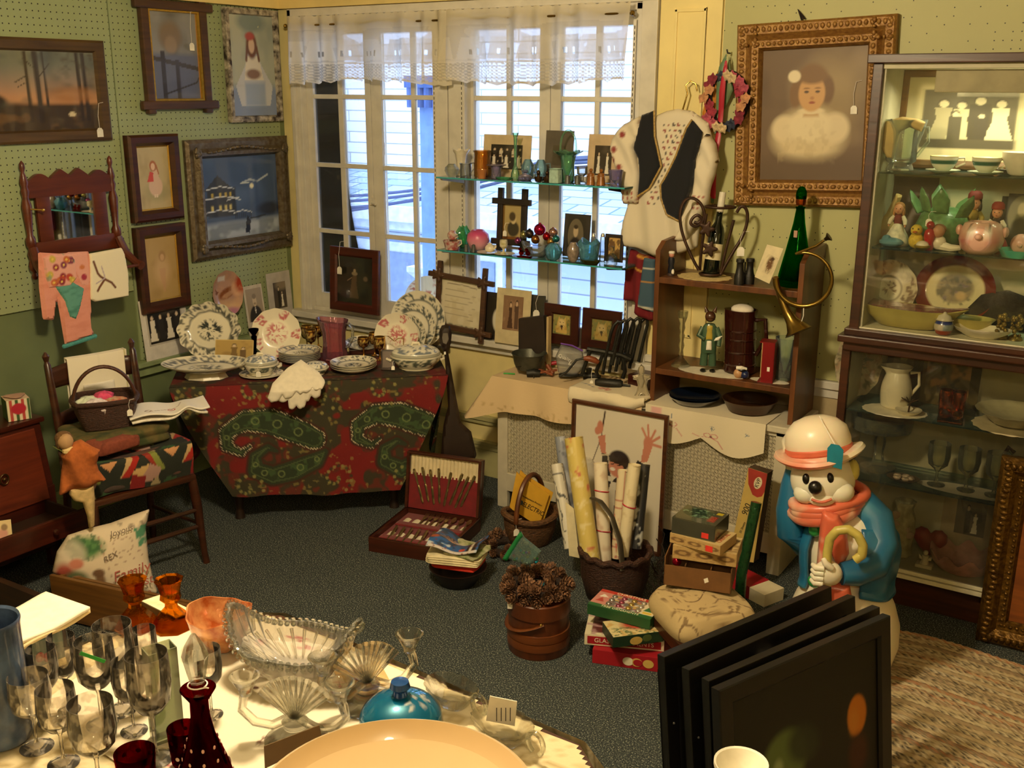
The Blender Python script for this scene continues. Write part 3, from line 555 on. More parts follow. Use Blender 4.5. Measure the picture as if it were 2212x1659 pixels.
def man(c,suit='2b2622',bg='a89880',w=.5):
    c.mix(c.o,bg); c.ell(.5,.08,.42,.4,suit,.15); c.poly([(.43,.42),(.57,.42),(.5,.2)],'eee8da'); c.ell(.5,.62,.13,.18,'d2bd9c',.2); c.ell(.5,.76,.13,.08,'8a7c68',.4); c.ell(.5,.54,.08,.03,'a08a6c',.5); c.line([(.44,.4),(.5,.36),(.56,.4)],.014,'2a2422')
LZ=.743
mounted('wedding_photo','wide white mounted photograph of brides against black, at left end of ledge','photograph',.31,.335,(WX+.044,3.765,LZ-.0),L90,group_photo(4,'1c1916',(1,0,1,0)),.09,'d9d2c4',.225,.2,.02,inner='b8b0a0')
def p_couple(c): c.mix(c.o,'4a4238'); c.ell(.7,.9,.5,.2,'8a7c66',.7); c.person(.4,.04,.8,'1f1c1a',dress=False); c.person(.66,.06,.6,'eae2d0')
mounted('bald_man_photo','cream mounted photograph of a bald man in a bow tie on the ledge','photograph',.15,.30,(WX+.05,4.44,LZ),L90,man,.12,'cfc4b0',.125,.2,.03)
mounted('couple_photo','grey mounted photograph of a couple in the wall corner on the ledge','photograph',.20,.35,(WX+.043,4.655,LZ),L90,p_couple,.07,'b9b2a8',.105,.165,.03)
def plate_b(R,dep=.022,foot=.55,seg=96,wv=0,sx=1,sy=1,nr=16):
    top=[(R*i/nr,(0 if i/nr<foot else dep*((i/nr-foot)/(1-foot))**1.3)+.006) for i in range(nr+1)]; bot=[(R*.99,dep+.001),(R*foot*1.05,0),(R*foot*.9,-.002),(.001,0)]
    b=B(); b.lathe(top+bot,seg,sx=sx,sy=sy,wav=(lambda t,i:1+(wv*cos(12*t) if i>.5 else 0)) if wv else None); return b
cer=vcm('glazed',.25,0,.6)
def blue_transfer(R,sx=1,sy=1,ink='2f3f4c',base='eae3cc',rim=.68,seed=0,mid=1):
    def f(co):
        x,y=co[:,0]/(R*sx),co[:,1]/(R*sy); r=np.hypot(x,y); th=np.arctan2(y,x); c=Cv(x,y,base); k=np.array(co[:,2]>-.001,float)
        a=vnoise(x*1.0,y*1.0,13,seed)*.6+vnoise(x,y,27,seed+3)*.4
        c.mix(k*np.clip((a-.5)/.08,0,1)*(r>rim+.03)*(r<.955)*.9,ink); c.mix(k*((abs(r-rim)<.03)|(abs(r-.975)<.012))*.8,ink)
        c.mix(k*np.clip((a-.46)/.08,0,1)*(r<.42)*np.clip((.45-r)*9,0,1)*mid,ink); return c
    return f
def pink_transfer(R,seed=0,base='f3ead2',ink='c4626a',sx=1,sy=1):
    def f(co):
        x,y=co[:,0]/(R*sx),co[:,1]/(R*sy); r=np.hypot(x,y); th=np.arctan2(y,x); c=Cv(x,y,base); k=np.array(co[:,2]>-.001,float)
        a=vnoise(x,y,12,seed)*.55+vnoise(x,y,25,seed+2)*.45
        m=(r<.45)*np.clip((.5-r)*6,0,1)+(np.cos(5*th+.4)>.35)*(r>.6)*(r<.97); c.mix(k*np.clip((a-.44)/.1,0,1)*np.clip(m,0,1)*.95,ink); c.mix(k*(abs(r-.6)<.012)*.25,'b8a888'); return c
    return f
def lean_M(a): return Rx(PI/2-a)      # plate standing on edge, face to -Y, leaning back by a
def plate(name,label,P,R,rz=0,lean=None,style=None,cat='plate',group=None,**k):
    b=plate_b(R,**k)
    if lean is None: return b.one(name,cer,label,cat,group,col=style,loc=P,rz=rz,sm=.9)
    o=b.one(name,cer,label,cat,group,col=style,sm=.9); o.rotation_euler=(PI/2-lean,0,rz); sy=k.get('sy',1)
    o.location=V(P)+Rz(rz)@V((0,.0,R*sy*cos(lean)+.002)); o.location+= (Rz(rz)@V((0,R*sy*sin(lean)-.02*cos(lean),0))); return o
def fish(co):
    R=.125; x,y=co[:,0]/R,co[:,1]/R/1.1; c=Cv(x,y,'b8907c'); r=np.hypot(x,y); c.ell(-.1,-.75,.9,.45,'d8b088',.8); c.ell(.1,.0,.55,.22,'8a5230',.3,1,.25); c.ell(.12,-.08,.4,.1,'c89a78',.5,.8,.25); c.poly([(-.45,.1),(-.7,.28),(-.62,-.08)],'7a4426'); c.ell(.6,.1,.25,.3,'d8a888',.6); c.ell(.85,.35,.25,.4,'a8442e',.7); c.ell(.2,-.85,.5,.2,'b87a90',.7); c.noise(9,'d0a07c',.6,.4,.2); c.rect(-.5,.55,.0,.75,'d6d0c8',.05); return c
plate('fish_plate','brown china plate painted with a fish hanging on the pegboard above the ledge',(WX+.008,4.22,.892),.122,L90,.06,fish,wv=.012,sx=.95,sy=1.1)
# ---------------------------------------------------------------- corner table with the paisley cloth
TA=math.atan2(.967,1.015); TL=1.40; TO=V((-3.6485,3.7855,0)); TZ=.757
def tb(u,v,z=TZ): return TO+Rz(TA)@V((u,v,z))     # point on the table: u along the front, v back
t=T('corner_table','dark wooden table set across the corner, under a paisley cloth','table',TO,TA); tw=wood('table_dark','1c0f08','2c1a0e',.5)
B().box((0,.31,.735),(TL,.62,.03)).build('tabletop',tw,t,sm=0,bevel=.004)
B().box((0,.31,.68),(TL-.1,.52,.08)).build('apron',tw,t,sm=0)
for sx in (-.68,.68):
    for y in (.09,.55): b=B(); b.lathe([(.028,0),(.02,.05),(.03,.2),(.024,.4),(.034,.5),(.034,.66)],12,Tr(sx*.6,y,0)); b.build('leg',tw,t)
def paisley(c):
    # c.u along the cloth, c.v drop (m)
    gr='24301c'; c.noise(9,gr,.47,.9,.06,11); c.noise(22,'6a1210',.6,.6,.1,14); c.noise(40,'8a7a3c',.74,.55,.04,2)
    def drop(pts,ox,oy,s,fl=1,dots=True):
        d=np.full(len(c.u),9.); k=np.zeros(len(c.u))
        pts=[(ox+fl*a*s,oy+b*s,r*s) for a,b,r in pts]; fine=[]
        for (a,b,r),(a2,b2,r2) in zip(pts,pts[1:]): fine+=[(a+(a2-a)*q/10,b+(b2-b)*q/10,r+(r2-r)*q/10) for q in range(10)]
        for i,(a,b,r) in enumerate(fine):
            e=np.hypot(c.u-a,c.v-b)-r; m=e<d; d[m]=e[m]; k[m]=i
        c.mix(np.clip((.012-d)/.006,0,1),'3d1a10'); c.mix(np.clip(-d/.004,0,1),gr); c.mix((np.abs(d+.02)<.003)*.5,'5a6a3a'); c.noise(34,'39502c',.55,.8,.1,6,m=(d<-.024))
        if dots: c.mix((np.abs(d+.004)<.0045)*(np.sin((c.u+c.v*1.3)*420)>.1)*(np.sin((c.u-c.v)*420)>-.4),'c8b898')
        for i in range(8,len(fine)-24,9): a,b,r=fine[i]; c.ring(a,b,r*.3,.004,'6f7a48',.8)
    A=[(.86,.30,.10),(.7,.22,.115),(.5,.13,.115),(.3,.11,.09),(.14,.2,.065),(.13,.33,.05),(.25,.39,.035),(.33,.33,.02)]
    Bq=[(.95,.42,.03),(.86,.5,.075),(.68,.58,.095),(.5,.62,.085),(.36,.55,.07),(.36,.43,.05),(.47,.36,.035),(.55,.4,.018)]
    for ox in (-.52,.14): drop(A,ox,.12,.60); drop(Bq,ox,.12,.60,dots=False)
    for ox,oy in ((-.62,.02),(-.3,.0),(.05,.03),(.35,.02),(-.35,.5),(.1,.48),(.45,.5)):
        for i in range(26): a=i*.33; r=.012+.0035*i; c.ell(ox+r*cos(a),oy+.04+r*sin(a),.009,.009,'27331e' if i%2 else '8a8248',.3,.8)
def cl_col(co):
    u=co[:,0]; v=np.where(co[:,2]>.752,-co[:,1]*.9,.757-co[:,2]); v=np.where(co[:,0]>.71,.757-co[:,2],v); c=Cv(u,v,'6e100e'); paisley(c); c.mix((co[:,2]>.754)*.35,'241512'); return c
b=B()
b.surf(lambda u,v:((u-.5)*TL,.60*(1-v),TZ-.0015+0*u),150,40)
def hang(u,v):
    w=TL/2-.0*v; x=(u-.5)*2; sh=.27*np.clip(v,0,1)**1.25; X=x*(TL/2-sh); rip=.010*np.sin(X*17+1)*v+.006*np.sin(X*31)*v
    return X,-.006-.012*np.sin(np.clip(v*6,0,1)*PI/2)-.02*v-rip,TZ-.0015-.60*v-.012*v*np.sin(x*2.2+.5)
b.surf(hang,300,110)
def side(u,v):   # end drop at right, folded back from the front corner
    return TL/2-.01*v+.02*np.sin(u*9)*v-.10*v*(1-u),.0+.5*u-.0*v,TZ-.0015-(.46+.04*np.sin(u*6))*v
b.surf(side,70,60); b.surf(lambda u,v:(-TL/2+.06*v+.014*np.sin(u*9)*v,.5*u,TZ-.0015-.5*v),40,40)
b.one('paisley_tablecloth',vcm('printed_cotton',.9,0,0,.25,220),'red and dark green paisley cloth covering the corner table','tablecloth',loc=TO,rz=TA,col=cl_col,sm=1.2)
def on(px,py,h=TZ): return Zp(px,py,h)
# platter propped at left, leaning photograph, candlestick
P=on(455,778); plate('handled_platter','square scalloped black and white transferware platter propped at left of table',P+V((-.05,.05,0)),.152,rzc(P)-.25,.28,blue_transfer(.152,1.13,1,'2c3538'),sx=1.13,sy=1.0,dep=.03,wv=.03,foot=.62)
P=on(505,783); mounted('cabinet_card_on_table','yellowed cabinet photograph leaning before the black and white platter','photograph',.21,.125,P,rzc(P)-.3,lambda c:(c.mix(c.o,'b89a58'),c.noise(4,'8a6c38',.5,.6,.3,3),c.person(.5,.05,.8,'7a6034'),c.person(.75,.0,.7,'6a5230',dress=False)),.35,'d2b878',.20,.115)
P=on(552,778); LI('purple_candlestick','dark purple glass candlestick left of the pink plate','candlestick',P,topz(P,710),.027,[(.9,0),(1,.04),(.5,.1),(.35,.2),(.55,.26),(.3,.32),(.45,.6),(.6,.75),(.35,.8),(1,.95),(1,1),(.5,.97),(.3,.85)],glass('purple_glass','3a1f3c',.05,.15))
P=on(600,775); plate('pink_transfer_plate','cream plate with pink transfer scenes propped at centre of table',P+V((-.03,.03,0)),.135,rzc(P)-.1,.25,pink_transfer(.135,3),wv=.012)
# platter on its foot
P=on(446,815); t=T('oval_platter','big oval black and white transferware platter raised on a foot','platter',P,TA-.12); b=B(); b.lathe([(.055,0),(.075,.0),(.065,.025),(.05,.045)],8,sx=1.5); b.build('foot',mat('cream_ware','e6dcc0',.3,coat=.5),t,sm=.5); plate_b(.165,.03,sx=1.34,sy=.95,foot=.66).build('dish',cer,t,col=blue_transfer(.165,1.34,.95,'3d4a5c',seed=2),M=Tr(0,0,.045)@Ry(.0),sm=.9)
def tureen(name,label,P,R,h,rz,sx=1.0,saucer=False,seed=1,lidr=.95,handles=True,knob=True):
    t=T(name,label,'tureen',P,rz); z0=.0
    if saucer: plate_b(R*1.25,.012,sx=sx,foot=.6).build('saucer',cer,t,col=blue_transfer(R*1.25,sx,1,seed=seed),sm=.9); z0=.01
    b=B(); n=20; pr_=[(R*.62,z0),(R*.66,z0+.006)]+[(R*(.62+.38*sin(i/n*PI/2)),z0+.006+h*.55*i/n) for i in range(n+1)]+[(R*.94,z0+.006+h*.55)]
    b.lathe(pr_,64,sx=sx,wav=lambda a,i:1+.015*cos(8*a)); f=lambda co:(lambda c:(c.mix(np.clip((vnoise(np.arctan2(co[:,1],co[:,0]/sx),co[:,2]*12,9,seed)*.6+vnoise(co[:,0]*40,co[:,2]*40+co[:,1]*30,1.2,2)*.4-.48)/.08,0,1)*((co[:,2]>z0+h*.2)&(co[:,2]<z0+h*.52))*.9,'33453a'),c)[-1])(Cv(co[:,0],co[:,2],'ebe4cc'))
    b.build('bowl',cer,t,col=f,sm=.9)
    if handles:
        for s in (-1,1): b=B(); b.tube([(s*R*sx*.95,-.03,z0+h*.4),(s*R*sx*1.12,-.02,z0+h*.46),(s*R*sx*1.12,.02,z0+h*.46),(s*R*sx*.95,.03,z0+h*.4)],.007); b.build('handle',WARE,t)
    b=B(); zl=z0+.008+h*.55; b.lathe([(R*lidr,zl),(R*lidr*1.0,zl+.006)]+[(R*lidr*cos(i/n*PI/2*.93),zl+.006+h*.34*sin(i/n*PI/2)) for i in range(n+1)],64,sx=sx)
    fl=lambda co:(lambda c,r:(c.mix(np.clip((vnoise(co[:,0],co[:,1],11/R*.6,seed)*.6+vnoise(co[:,0],co[:,1],25/R*.6,seed+2)*.4-.5)/.08,0,1)*(r>.25)*(r<.92)*.85,'4a5f78'),c.mix((r>.93)*.5,'33453a'),c)[-1])(Cv(co[:,0],co[:,1],'ece6d2'),np.hypot(co[:,0]/sx,co[:,1])/R)
    o=b.build('lid',cer,t,col=fl,sm=.9)
    if knob: b=B(); b.tube([(-R*.22,0,zl+h*.33),(-R*.15,0,zl+h*.47),(R*.15,0,zl+h*.47),(R*.22,0,zl+h*.33)],.008); b.build('knob',WARE,o)
    return t
P=on(565,812); t=tureen('sauce_tureen','small covered blue and white sauce tureen on its saucer',P,.082,.10,TA,1.1,True,2); ptag(t,-.01,-.095,.02,.03,.03)
P=on(684,808); tureen('low_covered_dish','low round covered blue and white dish left of the plate stack',P,.062,.06,TA,1.05,False,5,.9,False,False)
for k in range(6):
    P=on(648,782)+V((0,0,.009*k)); plate('blue_transfer_plate','blue and white transfer plate stacked behind the small tureen and under a napkin',P,.112 if k<5 else .116,TA+k*.5,None,blue_transfer(.113,seed=k,ink='42546e'),group='blue and white plates stacked mid table',nr=14 if k<5 else 18,seg=48 if k<5 else 96)
for k in range(3):
    P=on(764,800)+V((0,0,.011*k)); plate('shallow_soup_plate',('lowest','middle','top')[k]+' soup plate of three stacked at the front right of the table',P,.122,TA+k,None,blue_transfer(.122,seed=9,ink='2e3944'),group='stack of three soup plates',dep=.024)
# napkin falling over the front edge
P=tb(-.0,-.045,.62); P=V((*(on(640,835)+V((.03,-.03,0))).xy,.60))
def scal(pts,n=3,d=5):
    out=[]
    for (x0,y0),(x1,y1) in zip(pts,pts[1:]): out+=[(x0+(x1-x0)*i/8,y0+(y1-y0)*i/8+d*abs(sin(PI*i/8))) for i in range(8)]
    return out+[pts[-1]]
napm=mat('white_napkin_linen','ece2cc',.85,bump=.15,vs=40,var=.05)
t=T('scalloped_napkin','white scalloped linen napkin hanging over the front edge of the table','napkin',P,TA)
lft=lambda x,z:max(0,z-.15)*1.0
b=B(); b.puff(PL([(650,790)]+[(690,812),(702,826)]+scal([(702,830),(690,840),(675,838),(655,848),(640,845),(622,860),(610,853),(592,868),(578,860)])+[(588,832),(620,805)],P,TA),.012,60,.3,.02,lift=lft); b.build('upper_layer',napm,t)
b=B(); b.puff(PL([(620,830),(692,828)]+scal([(694,842),(690,858),(672,856),(662,868),(654,882),(640,878),(625,884),(622,866),(600,866),(578,862)])+[(590,840)],P,TA),.010,60,.3,.02,M=Tr(0,.012,0),lift=lft); b.build('lower_layer',napm,t)
# goblets
gob=[(.62,0),(.64,.02),(.2,.07),(.1,.16),(.09,.35),(.2,.45),(.7,.52),(.98,.68),(1,.8),(.86,1),(.82,1),(.9,.8),(.86,.68),(.6,.54),(.05,.5)]
def gobcol(co):
    z=co[:,2]/co[:,2].max(); a=np.arctan2(co[:,1],co[:,0]); c=Cv(a,z,'5a2410'); m=np.clip((vnoise(a,z*3.0,5,3)*.6+vnoise(a,z*3,12,4)*.4-.46)/.06,0,1)*(z>.55)*(z<.93); c.mix(m,'e0c070'); c.mix(np.array(z<.45,float)*.9,'c48a34'); c.mix((z>.95)*1.,'d8b050'); return c
gm=vcm('gilded_glass',.12,.75,.5)
def goblets(spots,lab,grp):
    for i,(px,pb,pt) in enumerate(spots):
        P=on(px,pb); b=B(); H=topz(P,pt)-TZ; n2=[]
        for (r,z),(r2,z2) in zip(gob,gob[1:]): n2+=[(r+(r2-r)*q/3,z+(z2-z)*q/3) for q in range(3)]
        b.lathe([(r*.034,z*H) for r,z in n2+[gob[-1]]],40); b.one('gilded_goblet',gm,lab[i],'goblet',grp,col=gobcol,loc=P,sm=1)
goblets(((664,757,703),(673,764,712),(688,750,703)),('gilded goblet behind and left of its pair, by the pink plate','front gilded goblet standing left of the pink glass pitcher','gilded goblet mostly hidden behind the pink glass pitcher'),'gilded goblets left of the pitcher')
goblets(((786,770,728),(810,768,718),(821,778,727)),('left gilded goblet of the three between pitcher and tall plates','rear gilded goblet of the three between pitcher and tall plates','right gilded goblet of the three, nearest the leaning pink plate'),'gilded goblets right of the pitcher')
# pink glass pitcher
P=on(724,775); t=T('pink_glass_pitcher','ribbed pink and clear glass pitcher in the middle of the table','pitcher',P,.2); H=topz(P,692)-TZ; g=thin('pink_clear_glass','f2ccd4','d890a4',.4,.1)
b=B(); b.lathe([(.05,0),(.068,.004),(.066,H*.2),(.06,H*.45),(.062,H*.7),(.07,H*.85),(.078,H),(.072,H),(.06,H*.72),(.055,H*.45),(.058,.02),(.001,.015)],64,wav=lambda a,i:((1+.05*abs(sin(6*a))+(.28*max(0,-cos(a))**6 if .4<i<.75 else 0)),.012*max(0,-cos(a))**4 if .4<i<.75 else 0)); b.build('body',g,t,sm=1)
b=B(); b.tube([(.065,0,H*.88),(.095,0,H*.95),(.118,0,H*.85),(.115,0,H*.6),(.09,0,H*.38),(.062,0,H*.3)],.009,10); b.build('handle',glass('clear_glass','f6f8f6',0,.5),t)
P=on(785,760); t=T('plate_on_wooden_box','white and blue plate lying on a flat wooden box behind the pitcher','plate',P,TA); plate_b(.085,.02,sx=1.2).build('plate',cer,t,col=blue_transfer(.085,1.2,1,seed=4),M=Tr(0,0,.033)@Rx(.25),sm=.9)
o=B().box((0,0,.014),(.16,.12,.028)).one('flat_wooden_box',redwood,'flat reddish wooden box under the small plate behind the pitcher','box',loc=P+V((0,0,0)),rz=TA,bevel=.003,sm=0)
# tall plates leaning in a row at right
spots=((905,752,.165,'2c4048','largest black and white platter at the back of the leaning row',1.0),(893,760,.14,'2c4048','second largest black and white plate in the leaning row',1),(880,768,.118,'33443c','third black and white plate in the leaning row, behind the pink plate',1))
for i,(px,py,R,ink,lab,sx) in enumerate(spots): P=on(px,py); plate('leaning_transfer_plate',lab,P,R,rzc(P)-.35,.22,blue_transfer(R,seed=6+i,ink=ink),group='plates leaning at the right of the table')
P=on(860,772); t_=plate('pink_transfer_plate_leaning','cream and pink transfer plate on a wire stand in front of the leaning row',P,.125,rzc(P)-.3,.18,pink_transfer(.125,8),wv=.012)
P=on(852,784); t=T('wire_plate_stand','thin brass wire plate stand in front of the leaning pink plate','plate stand',P,rzc(P)-.3); b=B(); b.tube([(-.05,-.02,0),(-.05,0,.15),(-.03,.005,.145),(0,.008,.12),(.02,.008,.135),(.045,.005,.14),(.055,0,.14),(.06,-.03,0)],.0025,6); b.build('wire',gold,t)
P=on(912,722); plate('pink_edge_plate','plate with red sprig edge showing behind the largest leaning platter',P+V((.0,.07,.045)),.15,rzc(P)-.3,.2,pink_transfer(.15,5,ink='b8442e'))
# dark case, tureen, small framed photo
P=on(838,800); t=T('daguerreotype_case','small dark leather photograph case leaning by the square tureen','case',P,rzc(P)-.15,rx=-.35); B().box((0,0,.055),(.075,.014,.11)).build('case',mat('dark_leather','2a1a12',.5,bump=.2),t,bevel=.004,sm=.3); B().box((0,-.008,.057),(.055,.003,.085)).build('plate',mat('tintype','4a3c30',.3,.3),t,sm=0); ptag(t,.03,-.02,.0,.022,.03)
P=on(899,796); tureen('covered_vegetable_dish','oblong covered black and white vegetable dish at right end of table',P,.105,.13,TA-.1,1.3,False,8)
P=on(945,752); framed('small_framed_photo','small grey framed photograph behind the right end of the table',.11,.11,P+V((0,.02,.055)),rzc(P)-.2,[(0,0),(0,.01),(.008,.012),(.012,.006),(.012,0)],mat('pewter_frame','5c564a',.4,.5),lambda c:(c.mix(c.o,'7a7058'),c.noise(4,'a89a78',.5,.7),c.ell(.5,.5,.2,.25,'d8ccae',.5)),.011,.005,cat='photograph')
# long-handled dark wooden scoop leaning on the table's right end
P=Zp(985,985,.30); t=T('wooden_grain_scoop','long dark wooden scoop with eyelet handle leaning beside the corner table','scoop',V((-3.07,4.30,0)),rzc(P)+.0,rx=-.05)
Q=V((-3.07,4.30,0)); ol=PF([(955,705),(972,708),(976,725),(974,745),(968,765),(985,860),(996,915),(1018,935),(1030,985),(1012,1020),(975,1020),(952,985),(958,920),(968,880),(960,770),(950,745),(948,720)],Q)
sw=mat('black_brown_wood','23160f',.45,bump=.1,vs=30); b=B(); b.puff(ol,.018,70,.6,.02); b.build('body',sw,t)
ho=PF([(957,722),(967,722),(969,735),(964,746),(957,743),(955,732)],Q); b=B(); b.prism(ho,-.022,-.017); o=b.build('eyelet',mat('eyelet_shade','6e675c',.8),t,sm=0)
s=PF([(959,762),(963,762),(963,768),(959,768)],Q); B().prism(s,-.021,-.018).build('sticker',TAGM,t,sm=0)
# ---------------------------------------------------------------- chair with linens, doll, pillow, child's desk
CA=math.radians(77.2); CP=V((-4.0,2.887,0)); cw=wood('chair_mahogany','260f07','42200f',.35)
t=T('wooden_chair','dark mahogany side chair piled with quilt and basket by the left wall','chair',CP,CA)
b=B(); b.add([(x,y,z) for z in (.42,.452) for x,y in ((-.25,-.21),(.25,-.21),(.21,.21),(-.21,.21))],[(0,3,2,1),(4,5,6,7),(0,1,5,4),(1,2,6,5),(2,3,7,6),(3,0,4,7)]); b.build('seat',cw,t,bevel=.01,sm=.5)
for sx in (-1,1):
    b=B(); b.tube([(sx*.235,-.19,.425),(sx*.245,-.20,.3),(sx*.255,-.215,.06),(sx*.26,-.22,0)],[.02,.023,.015,.017],12); b.build('leg',cw,t)
    b=B(); b.tube([(sx*.2,.19,.425),(sx*.205,.21,.2),(sx*.21,.23,0)],[.018,.018,.016],12); b.build('leg',cw,t)
    b=B(); b.tube([(sx*.2,.185,.45),(sx*.198,.2,.65),(sx*.202,.235,.9),(sx*.203,.245,.975),(sx*.203,.25,.99),(sx*.203,.252,1.015),(sx*.203,.254,1.035)],[.018,.019,.017,.016,.010,.017,.004],12); b.build('back_post',cw,t)
    b=B(); b.tube([(sx*.25,-.205,.2),(sx*.208,.215,.18)],.01); b.build('stretcher',cw,t)
for z in (.19,.275): b=B(); b.tube([(-.25,-.208,z),(0,-.212,z),(.25,-.208,z)],[.010,.013,.010],10); b.build('stretcher',cw,t)
for z0,z1 in ((.86,.95),(.68,.74)):
    b=B(); b.surf(lambda u,v:((u-.5)*.4,.235-.16*(u-.5)**2+.06+(z0-.9)*.15,z0+(z1-z0)*v+.02*np.sin(u*PI)*v),20,4); b.build('back_slat',cw,t,solid=.014)
def cl(x,y,z): return CP+Rz(CA)@V((x,y,z))
# quilt: folded block with patchwork front
def quilt(co):
    x,z=co[:,0]/.48+.5,(co[:,2])/.16; y=(co[:,1]+.2)/.4; top=co[:,2]>.155; s=np.where(top,y*2.4,z); c=Cv(x,s,'1c2018'); c.u=x*1.7; 
    for i in range(-1,4):
        ox=.3+i*1.05; 
        for k,(dx,cc) in enumerate(((-.42,'8a2a1a'),(-.30,'7a8038'),(.30,'b99a6a'),(.42,'9c1f14'))):
            sg=-1 if dx<0 else 1; c.poly([(ox+dx,1.05),(ox+dx+.1*sg,1.05),(ox+sg*.16+dx*.15+.08*sg,.45),(ox+sg*.12+dx*.12,.45)],cc)
        c.poly([(ox-.17,1.02),(ox+.17,1.02),(ox,.72)],'c08a5c'); c.poly([(ox-.62,.2),(ox-.42,.72),(ox-.22,.5),(ox-.3,.2)],'a88478'); c.poly([(ox+.3,.2),(ox+.36,.62),(ox+.62,.72),(ox+.56,.3)],'c2a068'); c.poly([(ox-.75,.0),(ox-.72,.5),(ox-.5,.36),(ox-.52,0)],'7a1414'); c.poly([(ox+.42,.25),(ox+.62,.55),(ox+.66,.2)],'8a1512'); c.poly([(ox-.45,.0),(ox-.3,.3),(ox-.24,0)],'9a8a68'); c.poly([(ox-.2,0),(ox-.1,.15),(ox+.1,.0)],'2b4a2a')
    return c
t=T('folded_patchwork_quilt','folded dark patchwork quilt on the chair seat','quilt',cl(0,0,.453),CA)
b=B(); q=lambda u,v:None
def blk(w,d,h,r,n=70,bulge=.012,layers=3):
    """soft folded stack: rounded block with fold lines at the front"""
    b=B(); R=[]
    for i in range(26):
        k=i/25; z=h*k; ins=r*(1-math.sqrt(max(0,1-max(0,abs(k-.5)*2-.6)**2/.16))); wob=bulge*abs(sin(k*PI*layers)); q=[]
        for j in range(n):
            a=2*PI*j/n; e=.28; cx=math.copysign(abs(cos(a))**e,cos(a)); sy=math.copysign(abs(sin(a))**e,sin(a)); q.append(((w/2-ins+wob*.6)*cx+.004*sin(a*5+k*3),(d/2-ins+wob*.6)*sy,z+.006*sin(a*3)*k))
        R.append(q)
    return b.rings(R)
b=B(); 
def qb(u,v): # profile wraps front then top
    return (u-.5)*.48,np.where(v<.35,-.20+.0*v-.02*np.sin(np.clip(v/.35,0,1)*PI),-.20+.4*(v-.35)/.65)+.01*np.sin(u*9),np.where(v<.35,.16*np.sin(v/.35*PI/2),.16)+.008*np.sin(u*6+v*5)
b.surf(qb,140,60); b.build('patchwork_cover',vcm('quilt',.95,0,0,.3,150),t,col=quilt,sm=1.2); blk(.465,.39,.155,.03).build('folds',mat('quilt_dark_backing','262a26',.95,col2='5a3a30',vs=12),t,sm=1.2)
b=blk(.40,.34,.085,.035,layers=2); b.one('folded_tapestry_cloth',mat('tapestry_fabric','8a7440',.95,var=.5,vs=16,col2='333c1c',bump=.3),'folded yellow and green tapestry cloth on top of the quilt','cloth',loc=cl(-.02,.02,.62),rz=CA,sm=1.2)
b=blk(.20,.12,.06,.03,layers=1); b.one('russet_woollen_scarf',mat('russet_wool','7a3a26',.95,bump=.4,vs=60),'crumpled russet woollen scarf on the tapestry beside the doll','scarf',loc=cl(-.10,-.14,.64),rz=CA+.2,sm=1.2)
# white embroidered cloth folded at right on the pile
P=cl(.20,-.06,.73)
def fold(u,v): return (u-.5)*.36+.02*v,(v-.5)*.2,.02+.035*np.exp(-((u-.72)/.12)**2)*(.3+.7*(1-v))+.012*np.sin(u*7)
wl=vcm('linen',.85,0,0,.2,90); t=T('white_embroidered_cloth','folded white cloth with red embroidery at the right end of the pile on the chair','cloth',P,CA-.25)
def emb(co): c=Cv(co[:,0],co[:,1],'efe8da'); c.ring(.02,-.03,.016,.004,'b8382c'); c.ell(.02,-.03,.006,.006,'b8382c'); c.ring(-.09,-.05,.012,.003,'8a6a58'); c.line([(-.1,-.07),(.06,.0),(.08,.05)],.003,'a89080'); return c
b=B(); b.surf(fold,60,30); b.build('upper_fold',wl,t,col=emb,solid=.008,sm=1.2); b=B(); b.surf(lambda u,v:((u-.5)*.34,(v-.5)*.19,.0+.035*np.exp(-((u-.72)/.12)**2)*(1-v)+.004*np.sin(u*9)),40,20); b.build('lower_fold',mat('linen_plain','ede5d2',.85,bump=.1,vs=60),t,solid=.01,sm=1.2)
o=B(); o.surf(lambda u,v:((u-.5)*.15,(v-.5)*.15,0*u),4,4); o.one('beige_napkin_corner',mat('beige_linen','d9c493',.85),'beige folded napkin under the white embroidered cloth on the chair','napkin',loc=cl(.17,.07,.725),rz=CA+.6,solid=.012)
# white towel over the chair back
t=T('white_towel_on_chair','white towel with yellow side stripe folded over the chair back','towel',cl(.035,.30,.70),CA)
def tw_(co): c=Cv(co[:,0],co[:,2],'efe6cf'); c.rect(.128,-.5,.134,.6,'b9b070',.002); c.line([(-.0,.3),(-.0,.2)],.003,'8a8a80'); return c
b=B(); b.surf(lambda u,v:((u-.5)*.285,-.04-.055*np.sin(np.clip(v*1.0,0,1)*PI)*.0-.012*np.sin(u*PI)+(.03*(v>.5)),np.where(v<.5,v*2*.29,.29-(v-.5)*2*.25)+.0*u),50,40); b.build('fold',wl,t,col=tw_,solid=.007,sm=1.2)
b=B(); b.surf(lambda u,v:((u-.5)*.15-.01,-.055+0*u,.02+v*.13),20,14); b.build('blue_embroidery_panel',wl,t,col=lambda co:(lambda c:(c.ell(0,.09,.02,.02,'5a6a8a',.5),c.line([(0,.05),(-.02,.02),(.03,.04)],.005,'5a6a8a'),c)[-1])(Cv(co[:,0],co[:,2],'e6e0d4')),solid=.004)
